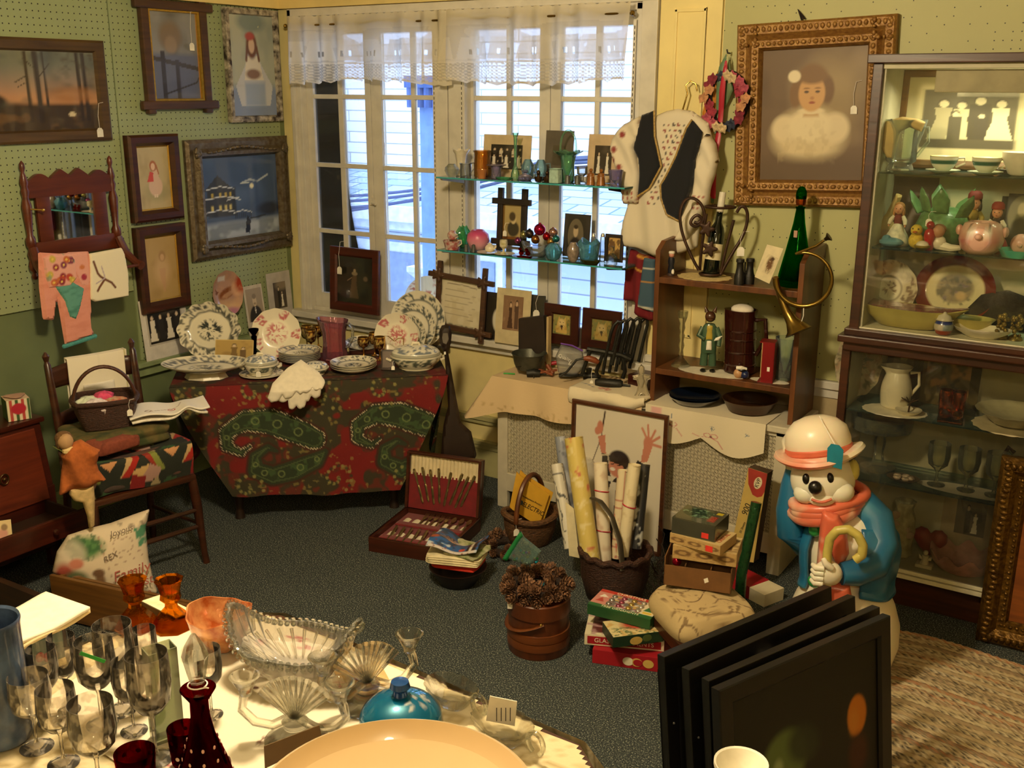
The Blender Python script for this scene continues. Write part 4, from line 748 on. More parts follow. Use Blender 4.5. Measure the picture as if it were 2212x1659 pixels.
# basket on the pile
bk=mat('dark_wicker','3a1d0e',.55,var=.5,vs=90,bump=.9,stretch=(1,1,3))
BP=cl(-.045,.03,.708); t=T('wicker_basket_of_linens','dark wicker basket with arched handle holding linens on the chair','basket',BP,CA-.35)
sq=lambda a,i:(1/max(abs(cos(a)),abs(sin(a))))**.55
b=B(); b.lathe([(.095,0),(.10,.02),(.115,.07),(.122,.125),(.116,.128),(.105,.07),(.09,.015),(.001,.012)],64,wav=lambda a,i:sq(a,i)*(1+.012*sin(a*32)),sx=1.15,sy=.92); b.build('body',bk,t,sm=1)
b=B(); b.tube([(1.15*.123*sq(a,0)*cos(a),.92*.123*sq(a,0)*sin(a),.128) for a in linsp(0,2*PI,49)[:-1]],.011,8,True); b.build('rim',bk,t)
b=B(); b.tube([(-.135*cos(a),-.0+.01*sin(a),.10+.17*sin(a)) for a in linsp(0,PI,22)],.014,10,flat=.6); b.build('handle',mat('dark_reed','42210f',.5,vs=60,bump=.4),t); ptag(t,.095,-.11,.06,.03,.045)
for nm,c,x,y,z,s,lab in (('pink_edged_handkerchief','e8d6d4',-.04,-.03,.10,.07,'white crumpled handkerchief with pink edge in the wicker basket'),('printed_handkerchief','dcc8a0',.045,-.03,.105,.06,'printed tan and red handkerchief in the wicker basket'),('green_edged_cloth','cfd6bc',-.07,.02,.11,.055,'pale cloth with green edge in the wicker basket'),('crimson_yarn_doily','c8466a',-.0,.035,.13,.04,'small crimson crocheted doily on top in the wicker basket')):
    b=B(); b.lathe([(.9,-.05/s*.6),(1,0),(.75,.25),(.4,.42),(.05,.5)],40,wav=lambda a,i:1+.22*sin(a*5+i*4)+.1*sin(a*9)); b.v=[(p[0]*s,p[1]*s,p[2]*s) for p in b.v]
    b.one(nm,mat('cloth_'+c,c,.9,var=.3,vs=30,col2=('b8503c' if nm[0:3]=='pri' else None)),lab,'handkerchief',loc=BP+Rz(CA-.35)@V((x,y,z)),rz=x*9,sm=1.2)
# doll slumped over the left corner
P=V((-3.80,2.545,.33)); t=T('rag_doll','old cloth doll in an orange felt cape slumped at left front corner of the chair','doll',P,rzc(P))
b=B(); b.puff(PF([(150,960),(175,950),(200,963),(216,970),(209,1000),(213,1015),(230,1036),(200,1047),(170,1055),(150,1060),(127,1068),(132,1020),(136,1000),(131,985)],P),.05,50,.4,.05,lift=lambda x,z:.012*sin(x*60+z*20)); b.build('cape',mat('orange_felt','a85a26',.95,bump=.2,vs=60),t)
b=B(); b.puff(PF([(150,1052),(203,1045),(205,1085),(204,1135),(192,1142),(188,1115),(178,1085),(160,1082),(149,1068)],P),.03,36,.5,.02); b.build('legs',mat('muslin','c9ad78',.95,var=.25,vs=30),t)
hx=PF([(141,952)],P)[0]; b=B(); b.ell((hx[0],-.01,hx[1]),(.032,.032,.036),16); b.build('head',mat('doll_face_cloth','a8845c',.8,var=.3),t); b=B(); b.ell((hx[0]-.006,.004,hx[1]+.012),(.036,.034,.03),14); b.ell((hx[0]-.026,-.004,hx[1]-.004),(.014,.02,.03),10); b.build('hair',mat('doll_hair','6a4a28',.95,bump=.8,vs=80),t)
q=PF([(150,970)],P)[0]; b=B(); b.ell((q[0],-.02,q[1]),(.03,.02,.02),10); b.build('collar',mat('doll_collar','d8bd84',.9),t)
# printed pillow
P=V((-3.72,2.60,.01)); t=T('printed_christmas_pillow','square pillow printed with a wreath, postmark and script leaning before the chair','pillow',P,rzc(P),rx=-.22)
pp=PF([(326,1110),(317,1150),(322,1210),(331,1250),(342,1282),(250,1291),(150,1268),(112,1242),(122,1200),(146,1166),(190,1152),(240,1140),(290,1122)],P)
x0,x1=min(p[0] for p in pp),max(p[0] for p in pp); z0,z1=min(p[1] for p in pp),max(p[1] for p in pp)
def pil(co):
    u=(co[:,0]-x0)/(x1-x0); v=(co[:,2]-z0)/(z1-z0); c=Cv(u,v,'dccbb0'); 
    c.ell(.34,.68,.17,.12,'4f7a48',.6); c.noise(24,'2f5a34',.5,.8,.1,3,m=(np.hypot((u-.34)/.2,(v-.68)/.15)<1)); c.ell(.2,.62,.14,.16,'d8cab8',.5,.6); c.ell(.12,.4,.1,.14,'a04a3c',.6); c.ell(.24,.52,.07,.06,'c27a64',.5); c.ell(.22,.32,.12,.12,'5c6a48',.5); c.ell(.23,.33,.06,.05,'b87a5c',.5); c.ell(.45,.28,.05,.1,'7a5a3c',.5); c.ell(.47,.14,.11,.09,'d09078',.5); c.ell(.44,.38,.06,.05,'6a4c34',.4)
    c.line([(.47,.8),(.6,.1)],.004,'a88a74'); c.ring(.7,.66,.1,.006,'9a7a68',.8,1.1); c.ring(.7,.66,.07,.004,'a88a78',.7,1.1)
    for y in (.78,.76,.74): c.line([(.6,y+.1),(.7,y+.11),(.8,y+.09),(.95,y+.12)],.004,'8a7c6c',.8)
    c.line([(.55,.5),(.95,.58)],.003,'a88a78'); c.line([(.57,.44),(.95,.52)],.003,'a88a78'); c.poly([(.82,.82),(.98,.86),(.98,.66),(.86,.6)],'4f8a68'); c.noise(18,'d9cdb8',.6,.6,.1,8,m=(u>.83)*(v>.62)*(v<.85)); return c
b=B(); b.puff(pp,.075,60,.8,.13); b.build('cover',vcm('cotton_print',.9,0,0,.15,120),t,col=pil,sm=1.2)
ink=mat('faded_red_ink','a5594c',.9); ink2=mat('faded_grey_ink','7c6c60',.9)
def onp(px,py,s,size,m,rot): x,z=PF([(px,py)],P)[0]; return text(s,size,m,t,Tr(x,-.082,z)@Ry(-rot),shear=.25)
onp(283,1232,'Family',.062,ink,.2); onp(305,1252,'best',.055,ink,.2); onp(305,1277,'love',.045,ink,.2); onp(262,1150,'Joyous',.036,ink2,.2); onp(238,1203,'REX',.034,ink2,.35)
# low wooden trough and plank behind the glass table
A=Zp(110,1245,.2); Bq=Zp(575,1348,.2); a_=math.atan2(Bq.y-A.y,Bq.x-A.x); L=(Bq-A).length; oak=wood('old_pine','5a3a18','7e5626',.5)
t=T('low_wooden_trough','long low wooden trough standing on the carpet in front of the pillow','trough',V(((A.x+Bq.x)/2,(A.y+Bq.y)/2,0)),a_)
for y,n in ((0,'side_board'),(.085,'side_board')): B().box((0,y,.11 if y==0 else .09),(L,.018,.20 if y==0 else .16)).build(n,oak,t,sm=0,bevel=.003)
B().box((0,.043,.02),(L-.02,.07,.02)).build('bottom_board',oak,t,sm=0); 
for s in (-1,1): B().box((s*(L/2-.01),.043,.1),(.018,.07,.17)).build('end_board',oak,t,sm=0)
A=Zp(-60,1228,.22); Bq=Zp(128,1312,.2); B().box((0,0,.11),((Bq-A).length,.03,.22)).one('dark_plank',wood('dark_plank_wood','24140a','3c2412',.5),'dark plank on edge at the left border beside the napkin stack','plank',loc=V(((A.x+Bq.x)/2,(A.y+Bq.y)/2,0)),rz=math.atan2(Bq.y-A.y,Bq.x-A.x),sm=0)
# child's slant-front desk
t=T('childs_slant_front_desk','small red-brown slant front desk with pulled-out drawer at the left edge','desk',V((-4.5,2.38,0)),L90); dk=redwood; H2=.34
B().prism([(-.34,.10),(.34,.10),(.34,.40),(-.34,.40)],-.20,.22).build('case',dk,t,sm=0,bevel=.004)
b=B(); b.add([(x,y,z) for x in (-.34,.34) for y,z in ((-.20,.325),(-.14,.70),(.22,.70),(.22,.325))],[(0,1,2,3),(7,6,5,4),(0,4,5,1),(1,5,6,2),(2,6,7,3),(3,7,4,0)]); b.build('slant_case',dk,t,sm=0,bevel=.004)
B().box((0,.03,.712),(.71,.38,.026)).build('desktop',dk,t,bevel=.009,sm=.5)
b=B(); b.add([(x,y,z) for x in (-.30,.30) for y,z in ((-.213,.345),(-.157,.68),(-.145,.68),(-.20,.345))],[(0,1,2,3),(7,6,5,4),(0,4,5,1),(1,5,6,2),(2,6,7,3),(3,7,4,0)]); o=b.build('slant_lid',wood('desk_lid_wood','4a190d','6a2a14',.4),t,sm=0,bevel=.004); b=B(); b.tube([(.1+.02*cos(a),-.199,.5+.024*sin(a)) for a in linsp(0,2*PI,20)[:-1]],.004,6,True); b.ell((.1,-.2,.5),.01,10); b.build('escutcheon',mat('old_brass','4a3416',.4,.7),o)
B().b2(-.33,.31,-.50,-.482,.265,.365).build('drawer_front',dk,t,sm=0,bevel=.004); b=B(); b.b2(-.31,.29,-.482,-.2,.27,.28); b.b2(-.31,-.298,-.482,-.2,.28,.34); b.b2(.278,.29,-.482,-.2,.28,.34); b.build('drawer_box',mat('drawer_inside','2a180c',.6),t,sm=0)
b=B(); b.lathe([(.006,0),(.008,.012),(.016,.02),(.012,.03),(.001,.032)],14,Tr(.12,-.5,.315)@Rx(PI/2)); b.build('drawer_knob',dk,t)
for sx in (-1,1):
    for y in (-.17,.19): B().box((sx*.31,y,.055),(.05,.05,.11)).build('foot',dk,t,sm=0,bevel=.006)
P=Zp(38,902,.727); t=T('striped_candy_box','old candy box striped red, white and green on the small desk','box',P,L90-.35)
def stripe(co):
    c=Cv(co[:,0],co[:,2],'e0d4b4'); k=np.floor((co[:,0]+.5)/.0125).astype(int)%4; c.mix((k==1)*1.,'b4463c'); c.mix((k==3)*1.,'3c5a2c'); m=(co[:,1]<-.049)*1.; c.mix(m*np.clip((1.1-np.hypot(co[:,0]/.032,(co[:,2]-.055)/.026))*6,0,1),'b01c30'); c.mix((co[:,2]>.099)*1.,'d2b89a'); return c
b=B()
for fn in (lambda u,v:((u-.5)*.1,0*u-.05,v*.1),lambda u,v:(0*u+.05,(u-.5)*.1,v*.1),lambda u,v:(0*u-.05,(u-.5)*.1,v*.1),lambda u,v:((u-.5)*.1,(v-.5)*.1,0*u+.1),lambda u,v:((u-.5)*.1,0*u+.05,v*.1)): b.surf(fn,40,30)
b.build('carton',vcm('card',.6),t,col=stripe,sm=0); b=B(); b.lathe([(.03,.1),(.045,.106),(.02,.112),(.001,.114)],14,wav=lambda a,i:1+.2*sin(a*3)); b.build('wrapper',mat('cellophane','b9907c',.3),t)
P=Zp(8,1168,.30); mounted('illustrated_card','illustrated greeting card standing in the open drawer at left edge','card',.07,.10,P+V((0,0,-.012)),L90-.6,lambda c:(c.mix(c.o,'d8bd84'),c.ell(.5,.4,.3,.25,'c98a74',.5),c.ell(.6,.7,.2,.15,'8a6a3c',.5)),.5,'d8c48c',.066,.095)
# ---------------------------------------------------------------- floor, centre: flatware case, linens, bucket, wreath, baskets, rolls
SC=T('flatware_case','open wooden flatware case lined in red velvet on the carpet','case',V((-3.0,3.87,0)),math.radians(12)); SA=math.radians(12); sp_=V((-3.0,3.87,0))
def sc(x,y,z): return sp_+Rz(SA)@V((x,y,z))
velvet=mat('red_velvet','6e0710',.9,sheen=.4,var=.15,vs=30); cwd=wood('case_wood','2c1109','4a2010',.35); satin=mat('ivory_satin','d8c8a0',.5,var=.1)
b=B(); b.b2(-.21,.21,-.215,-.2,0,.075); b.b2(-.21,.21,.2,.215,0,.075); b.b2(-.21,-.195,-.2,.2,0,.075); b.b2(.195,.21,-.2,.2,0,.075); b.b2(-.21,.21,-.2,.2,0,.012); b.build('tray',cwd,SC,sm=0,bevel=.003)
B().b2(-.195,.195,-.2,.2,.012,.045).build('velvet_bed',velvet,SC,sm=0)
for y0,z in ((-.16,.058),(.02,.058)): B().b2(-.185,.185,y0,y0+.045,.045,z).build('velvet_rack',velvet,SC,sm=0,bevel=.008)
for y0 in (-.115,.065): b=B(); b.surf(lambda u,v:((u-.5)*.34,y0+v*.06,.047+.004*np.sin(u*40)),60,4); b.build('paper_liner',mat('ivory_paper','e6dcc0',.7),SC)
LM=Tr(0,.212,.075)@Rx(-.16); b=B(); b.b2(-.21,.21,0,.02,0,.30); b.b2(-.21,-.195,-.03,0,0,.30); b.b2(.195,.21,-.03,0,0,.30); b.b2(-.195,.195,-.03,0,.288,.30); b.build('lid',cwd,SC,M=LM,sm=0,bevel=.003)
B().b2(-.195,.195,-.012,-.002,0,.19).build('lid_velvet',velvet,SC,M=LM,sm=0)
b=B(); b.surf(lambda u,v:((u-.5)*.39,-.008-.006*np.abs(np.sin(u*60)),.18+v*.108),180,3); b.build('pleated_satin',satin,SC,M=LM)
plated=mat('tarnished_plate','9a8a62',.28,.85,var=.3,vs=30)
def cutlery(kind):
    if kind=='knife': hd=[(-.005,.1),(.005,.1),(.007,.14),(.009,.17),(.007,.19),(-.007,.19),(-.009,.17),(-.007,.14)]; bl=[(-.004,.105),(-.007,.09),(-.008,.02),(-.003,0),(.006,.01),(.007,.09),(.004,.105)]
    elif kind=='fork': hd=[(-.003,.06),(.003,.06),(.007,.15),(.004,.165),(-.004,.165),(-.007,.15)]; bl=[(-.003,.065),(-.011,.05),(-.011,.0),(-.009,0),(-.008,.03),(-.005,.03),(-.004,0),(-.002,0),(-.001,.03),(.001,.03),(.002,0),(.004,0),(.005,.03),(.008,.03),(.009,0),(.011,0),(.011,.05),(.003,.065)]
    else: hd=[(-.003,.055),(.003,.055),(.007,.15),(.004,.165),(-.004,.165),(-.007,.15)]; bl=[(.013*cos(a),.028+.028*sin(a)) for a in linsp(0,2*PI,18)[:-1]]
    h=B(); h.puff(hd,.006,26,1,.005); k=B(); k.puff(bl,.003 if kind!='spoon' else .008,40 if kind=='fork' else 22,.5 if kind!='spoon' else -.3,.004); return h,k
proto={}
def put(kind,M,label,grp,nm):
    if kind in proto:
        o=dup(proto[kind],(0,0,0),label=label); o['group']=grp
    else:
        o=T(nm,label,kind,group=grp); h,k=cutlery(kind); h.build('handle',plated,o); k.build({'knife':'blade','fork':'tines','spoon':'bowl'}[kind],plated,o); proto[kind]=o
    o.matrix_local=Tr(*sp_)@Rz(SA)@M; return o
ordn=['leftmost','second','third','fourth','fifth','sixth','seventh','rightmost']
for i in range(8):
    x=-.175+.05*i-(.01 if i>3 else 0); put('knife',LM@Tr(x*.62,-.016,.03+.01*(i%2))@Ry((-.34,-.25,-.17,-.08,.16,.34,.36,.38)[i])@Tr(0,0,.0),ordn[i]+' silver table knife standing in the lid of the flatware case','silver knives in the lid','table_knife')
for i in range(5): put('fork',Tr(-.07+.030*i,.185,.066)@Rx(-PI/2+.12)@Rz(0)@Mx.Rotation(PI,4,'X'),ordn[i]+' silver fork in the rear velvet rack of the flatware case','silver forks in the rear rack','table_fork')
for i in range(3): put('spoon',Tr(.085+.042*i,.185,.066)@Rx(-PI/2+.12)@Mx.Rotation(PI,4,'X'),('left','middle','right')[i]+' silver spoon in the rear velvet rack of the flatware case','silver spoons in the rear rack','table_spoon')
for i in range(8): put('knife',Tr(-.15+.042*i,-.01,.068)@Rx(-PI/2+.1)@Mx.Rotation(PI,4,'X')@Ry(.12),ordn[i]+' small silver spreader in the front velvet rack of the flatware case','silver spreaders in the front rack','butter_spreader')
# folded textiles on a low dark bowl
MP=Zp(990,1258,0); MP.z=0; o=B(); o.lathe([(.06,0),(.08,.0),(.135,.085),(.128,.085),(.07,.012),(.001,.012)],40); o.one('dark_wooden_bowl',mat('dark_bowl_wood','1d100a',.5),'dark shallow bowl under the folded scarves and napkins','bowl',loc=MP,sm=1)
ma=rzc(MP)-.35
def folded(nm,lab,cat,c,x,y,z,w,d,h,rz,n=2,**k): blk(w,d,h,.012,n=60,bulge=.006,layers=n).one(nm,mat('fold_'+c,c,.85,**k),lab,cat,loc=MP+Rz(ma)@V((x,y,z)),rz=ma+rz,sm=1.2)
folded('red_cloth_napkins','bright red folded cloth at the bottom of the textile pile','napkin','c92f1c',.0,.01,.092,.21,.17,.03,.0,2)
folded('cream_linen_napkins','cream folded linens in the middle of the textile pile','napkin','e2d3a8',-.005,.0,.123,.25,.19,.04,.08,4,var=.2)
folded('green_print_napkin','cream napkin with green leaf print at right of the textile pile','napkin','d8d0ac',.045,.0,.164,.17,.17,.014,-.2,1,col2='6a7a3a',vs=26)
def scarf(co):
    u,v=co[:,0]/.22,co[:,1]/.17; c=Cv(u,v,'2d5a94'); c.noise(7,'24303c',.52,.8,.08,2); c.noise(5,'c8cfd6',.62,.9,.06,9)
    for a in linsp(-1.2,1.2,9): c.line([(-.1,-.1),(-.1+.3*sin(a),-.1+.3*cos(a))],.012,'c89a78')
    c.rect(.3,-.5,.5,.5,'2a1a14',.02); c.rect(.36,-.5,.42,.5,'d8ccb8',.02); c.ell(.2,-.4,.07,.06,'b8442c',.3); c.ell(-.48,-.1,.1,.1,'b05a3c',.5); c.rect(-.5,-.62,.5,-.48,'d2c8c0',.03); c.noise(16,'7a2a20',.68,.8,.1,4); return c
b=B(); b.surf(lambda u,v:((u-.5)*.24,(v-.5)*.19,.03*np.sin(u*PI*2+1)*(.4+.6*v)+.012*np.sin(v*5)+.012),70,60); b.one('blue_silk_scarf',vcm('silk',.45,0,.2),'blue, rust and white patterned silk scarf on top of the textile pile','scarf',col=scarf,loc=MP+V((0,0,.186)),rz=ma,solid=.006,sm=1.2)
# wooden firkin bucket
KP=Zp(1163,1395,0); KP.z=0; t=T('wooden_firkin','lidded round wooden firkin bucket with bail handle on the carpet','bucket',KP,rzc(KP)); fw_=wood('firkin_wood','45200c','5e2e12',.35,axis=(8,8,1))
b=B(); b.lathe([(.001,.0),(.122,0),(.126,.01),(.121,.20),(.001,.2)],48,wav=lambda a,i:1+.004*cos(a*16)); b.build('body',fw_,t,sm=.6)
for z in (.035,.072): b=B(); b.lathe([(.1235,z),(.129,z+.002),(.128,z+.034),(.1225,z+.036)],48); b.build('hoop',wood('firkin_hoop','52280f','6e3a16',.35),t,sm=.6)
b=B(); b.lathe([(.122,.17),(.128,.172),(.127,.232),(.122,.236),(.118,.233),(.001,.231)],48); b.build('lid',fw_,t,sm=.6)
b=B(); b.tube([(.03+.128*cos(a)*1.02-.03,.128*sin(a)*1.02,.165-.055*sin((a-PI*.55)/PI*PI)) for a in linsp(PI*.55,PI*1.55,24)],.009,8,flat=.35); b.build('bail_handle',wood('firkin_hoop','52280f','6e3a16'),t); b=B(); b.ell((.01,-.133,.165),.007,8); b.build('pin',gold,t); B().prism([(-.125,.205),(-.105,.205),(-.105,.235),(-.125,.235)],-.075,-.073).build('sticker',TAGM,t,sm=0)
# pinecones
def cone(s=1,seed=0):
    b=B(); rr=random.Random(seed); n=40
    for i in range(n):
        k=i/n; a=i*2.4; r=.030*sin(PI*(.14+.8*k))**.8; z=.062*k; M=Rz(a)@Tr(r*.25,0,z)@Ry(-.35-.5*k)
        b.add([(0,-.004,0),(r*.95,-.0075,.003),(r*1.2,0,.009),(r*.95,.0075,.003),(0,.004,0),(r*.7,0,-.002)],[(0,1,5),(1,2,5),(2,3,5),(3,4,5),(0,4,3,2,1)],M)
    b.ell((0,0,.03),(.007,.007,.03),8); return b
pcm=mat('pinecone_scales','4a2c18',.75,var=.5,vs=60,col2='8a6040'); cp_=[cone(1,i).build('pinecone',pcm) for i in range(2)]
for o in cp_: C.objects.unlink(o)
def wreath(name,label,P,R,n,rows,seed,rx=0,rz=0):
    t=T(name,label,'wreath',P,rz,None,rx); rr=random.Random(seed); b=B(); b.tube([(R*cos(a),R*sin(a),.022) for a in linsp(0,2*PI,30)[:-1]],.02,8,True); b.build('twig_ring',mat('dark_twig','22130a',.9,bump=.8,vs=80),t)
    for r_,zz,k,til in rows:
        for i in range(k):
            a=2*PI*i/k+rr.uniform(-.1,.1); o=cp_[i%2].copy(); C.objects.link(o); o.name='pinecone'; o.parent=t; o.matrix_local=Tr((R+r_)*cos(a),(R+r_)*sin(a),zz)@Rz(a)@Ry(til+rr.uniform(-.3,.3))@Rz(rr.uniform(0,6))@Mx.Scale(rr.uniform(.66,.86),4)
    return t
WP=KP+V((-.02,.015,.236)); wreath('pinecone_wreath','brown pinecone wreath lying on the wooden firkin bucket',WP,.10,11,((.0,.02,17,1.4),(-.006,.03,12,.8),(-.028,.028,9,-.7)),3)
wreath('pinecone_wreath_behind','second darker pinecone wreath half hidden behind the first, on the carpet',Zp(1095,1190,0)*1.0,.08,9,((.0,.022,11,1.3),(-.01,.035,7,.6)),8)
# bag of little ornaments in the wreath
P=WP+V((-.02,-.01,.06)); t=T('bag_of_glass_ornaments','clear bag with green header of tiny coloured ornaments in the pinecone wreath','bag',P,rzc(P)); q=PF([(1087,1203),(1125,1146),(1133,1160),(1170,1190),(1160,1212),(1140,1222),(1110,1212)],P)
b=B(); b.puff(q,.016,30,.6,.02); b.build('film',thin('clear_film','e0f6f0','bfe6e0',.4,.12),t); b=B(); b.puff(PF([(1085,1205),(1124,1144),(1130,1155),(1095,1210)],P),.006,24,.5,.01,M=Tr(0,-.012,0)); b.build('header_card',mat('green_card','0f6a34',.5),t)
rr=random.Random(2)
for i in range(16): x,z=PF([(rr.uniform(1108,1160),rr.uniform(1185,1214))],P)[0]; b=B(); b.ell((x,rr.uniform(-.008,.004),z),.0062,10); b.build('bead_ornament',mat('bead_%d'%(i%5),('1f8fb0','2fae4a','c23a4a','b9b040','8a5ac0')[i%5],.15,.7),t)
P=WP+V((.045,-.03,.042)); b=B(); b.ell((0,0,.011),.011,16); b.one('teal_bead_ornament',mat('bead_0','1f8fb0'),'single tiny teal ball ornament in the right of the pinecone wreath','ornament',loc=P)
# booklet basket
BP2=Zp(1145,1172,0); BP2.z=0; wk=mat('brown_wicker','5a3a1c',.65,var=.5,vs=70,bump=.9,stretch=(1,1,3)); t=T('booklet_basket','brown wicker basket with twisted handle holding yellow booklets','basket',BP2,rzc(BP2)+.3)
b=B(); b.lathe([(.09,0),(.1,.01),(.125,.09),(.13,.16),(.12,.16),(.1,.03),(.001,.02)],56,wav=lambda a,i:1+.012*sin(a*26),sx=1.05,sy=.85); b.build('body',wk,t,sm=1); b=B(); b.tube([(1.05*.13*cos(a),.85*.13*sin(a),.16+.014*cos(2*a)) for a in linsp(0,2*PI,40)[:-1]],.016,8,True); b.build('rim',wk,t)
b=B(); b.tube([(-.10*cos(a),-.09*cos(a),.15+.21*sin(a)) for a in linsp(0,PI,28)],.013,8); b.build('handle',wood('reed_handle','4a260f','6a3a18',.45,axis=(6,6,6)),t); ptag(t,-.10,-.095,.09,.035,.05)
P=BP2+V((.0,-.03,.10)); ywm=mat('yellow_paper','d9a52c',.7,var=.06)
for i,(off,lab) in enumerate((((0,0),'yellow booklet lettered ELECTRIC standing in front in the wicker basket'),((8,-4),'second yellow booklet tucked behind the lettered one in the basket'))):
    Q=P+V((.01*i,.03*i,0)); t=T('yellow_booklet',lab,'booklet',Q,rzc(Q),'yellow booklets in the basket'); dx,dy=off
    b=B(); b.prism(PF([(1125+dx,1028+dy),(1187+dx,1068+dy),(1164+dx,1137+dy),(1108+dx,1101+dy)],Q),-.004,.004); b.prism(PF([(1125+dx,1028+dy),(1108+dx,1101+dy),(1101+dx,1094+dy),(1116+dx,1019+dy)],Q),-.006,.006); b.build('cover',ywm,t,sm=0)
    if i==0:
        bl=mat('black_ink','1c1a12',.7); x,z=PF([(1152,1099)],Q)[0]; text('ELECTRIC',.034,bl,t,Tr(x,-.0055,z)@Ry(.50),sx=.8); x,z=PF([(1148,1080)],Q)[0]; text('Development Product',.013,bl,t,Tr(x,-.0055,z)@Ry(.50),shear=.3); x,z=PF([(1126,1085)],Q)[0]; b=B(); b.lathe([(.013,0),(.013,.0008),(.001,.001)],24,Tr(x,-.0045,z)@Rx(PI/2),sx=.75); b.build('emblem',mat('ink_blue_grey','3a4a52',.7),t)
P=V((-2.36,4.30,0)); LI('white_glass_shade','large pale grey glass bowl shade propped behind the booklet basket','lamp shade',P,topz(P,990),.12,[(.4,0),(.7,.1),(.95,.35),(1,.6),(.9,.85),(.5,.98),(.01,1)],mat('milk_glass_grey','b9b4a4',.15,coat=.6,var=.05))
# wicker basket with gift-wrap rolls
GP=V((-1.93,3.86,0)); t=T('gift_wrap_basket','dark wicker basket with metal strap handle full of paper rolls','basket',GP,rzc(GP))
b=B(); b.lathe([(.11,0),(.125,.005),(.15,.1),(.158,.22),(.148,.225),(.135,.1),(.1,.02),(.001,.02)],64,wav=lambda a,i:1+.012*sin(a*30+i*20)); b.build('body',bk,t,sm=1); b=B(); b.tube([(.156*cos(a),.156*sin(a),.225+.006*sin(a*14)) for a in linsp(0,2*PI,60)[:-1]],.014,8,True); b.build('rim',bk,t)
hp=PF([(1255,1120),(1275,1085),(1297,1083),(1322,1105),(1340,1150),(1346,1200)],GP); hy=(.1,.06,.0,-.06,-.11,-.155); b=B(); 
fine=[(np.interp(k,range(6),[p[0] for p in hp]),np.interp(k,range(6),hy),np.interp(k,range(6),[p[1] for p in hp])) for k in linsp(0,5,24)]; b.tube(fine,.014,8,flat=.3); b.build('strap_handle',mat('strap_steel','4a4438',.4,.6),t)
def roll(lab,b0,t0,r,fn,Yb=3.82,Yt=3.92,m=None,band=()):
    A=Yp(*b0,Yb); D=Yp(*t0,Yt); ax=D-A; L=ax.length; t=T('gift_wrap_roll',lab,'paper roll',A,0,'rolls standing in the gift wrap basket'); q=ax.to_track_quat('Z','Y'); t.rotation_mode='QUATERNION'; t.rotation_quaternion=q
    b=B(); b.lathe([(r*.9,0),(r,.0),(r,L)],28); n=60; bb=B(); bb.surf(lambda u,v:(r*np.cos(2*PI*u),r*np.sin(2*PI*u),v*L),40,n); bb.build('paper',m or vcm('giftwrap',.35,0,.3),t,col=lambda co:fn(Cv(np.arctan2(co[:,1],co[:,0])*r,co[:,2],'ffffff')),sm=1.2)
    b=B(); b.surf(lambda u,v:((.25+.75*v)*r*np.cos(2*PI*u+v*.3),(.25+.75*v)*r*np.sin(2*PI*u),L-.004-.012*(1-v)),24,6); b.build('rolled_end',mat('paper_end','d6c8a0',.7),t)
    for z in band: b=B(); b.tube([(r*1.03*cos(a),r*1.03*sin(a),z*L+.006*cos(a)) for a in linsp(0,2*PI,24)[:-1]],.003,6,True); b.build('ribbon_tie',mat('red_ribbon','b02438',.4),t)
def f_y(c): c.mix(c.o,'d4bd68'); c.noise(24,'c2604c',.68,.9,.08,3); c.noise(38,'e8dcae',.62,.6,.1,6); return c
def f_w(c): c.mix(c.o,'e8dcc2'); c.noise(26,'c9a88a',.6,.6,.15,9); return c
def f_p(c): c.mix(c.o,'e2d2ac'); c.mix(((np.abs((c.u*60)%1-.5)<.06)|(np.abs((c.v*28)%1-.5)<.04))*.8,'b8564c'); c.noise(30,'b8443c',.7,.8,.1,2); return c
def f_c(c): c.mix(c.o,'e4d6b0'); c.noise(40,'cdb98c',.6,.6,.1,4); return c
def f_k(c): c.mix(c.o,'24262a'); c.noise(26,'c2c4c0',.62,1,.05,5); return c
def f_g(c): c.mix(c.o,'d8d2c0'); c.mix((np.abs(vnoise(c.u,c.v,22,7)-.5)<.035)*.9,'3a3c40'); return c
def f_s(c): c.mix(c.o,'8a8f9a'); c.noise(20,'c2c6cc',.55,.8,.1,6); c.noise(30,'4a4f5c',.6,.7,.1,8); return c
roll('tall yellow gift-wrap roll with red flowers, in front in the basket',(1277,1215),(1239,945),.042,f_y,3.79,3.91)
roll('white gift-wrap roll with two red ties beside the yellow roll',(1306,1215),(1297,1000),.031,f_w,3.88,3.95,band=(.32,.72))
roll('cream and red plaid gift-wrap roll right of the white roll',(1332,1205),(1347,1015),.028,f_p,3.94,4.02)
roll('cream gift-wrap roll with red tie left of the black roll',(1345,1200),(1371,1003),.028,f_c,3.84,3.92,band=(.55,))
roll('black gift-wrap roll with white blossoms at right of the basket',(1374,1185),(1392,1003),.026,f_k,3.90,4.02)
roll('white roll with black line drawing at left of the basket',(1232,1185),(1203,1003),.028,f_g,3.87,3.99)
roll('grey mottled cloth roll rising behind the yellow roll',(1240,1180),(1210,943),.026,f_s,3.96,4.08)
B().prism(PL([(1222,1085),(1240,1100),(1252,1205),(1230,1200)],V((-2.03,3.84,.12)),.1),-.003,.003).one('cream_paper_sheet',mat('cream_sheet','e6d8ae',.6),'flat cream paper sheet slipped in at the left of the gift wrap basket','paper',loc=V((-2.03,3.84,.12)),rz=.1,sm=0)
rr=random.Random(9); b=B()
for i in range(70):
    a=rr.uniform(0,2*PI); z=rr.uniform(0,.3); p=V((rr.uniform(-.05,.06),rr.uniform(-.04,.04),z*.6)); pts=[p]
    for k in range(4): p=p+V((rr.uniform(-.03,.035),rr.uniform(-.03,.03),rr.uniform(-.005,.05))); pts.append(p)
    b.tube(pts,.0022,4)
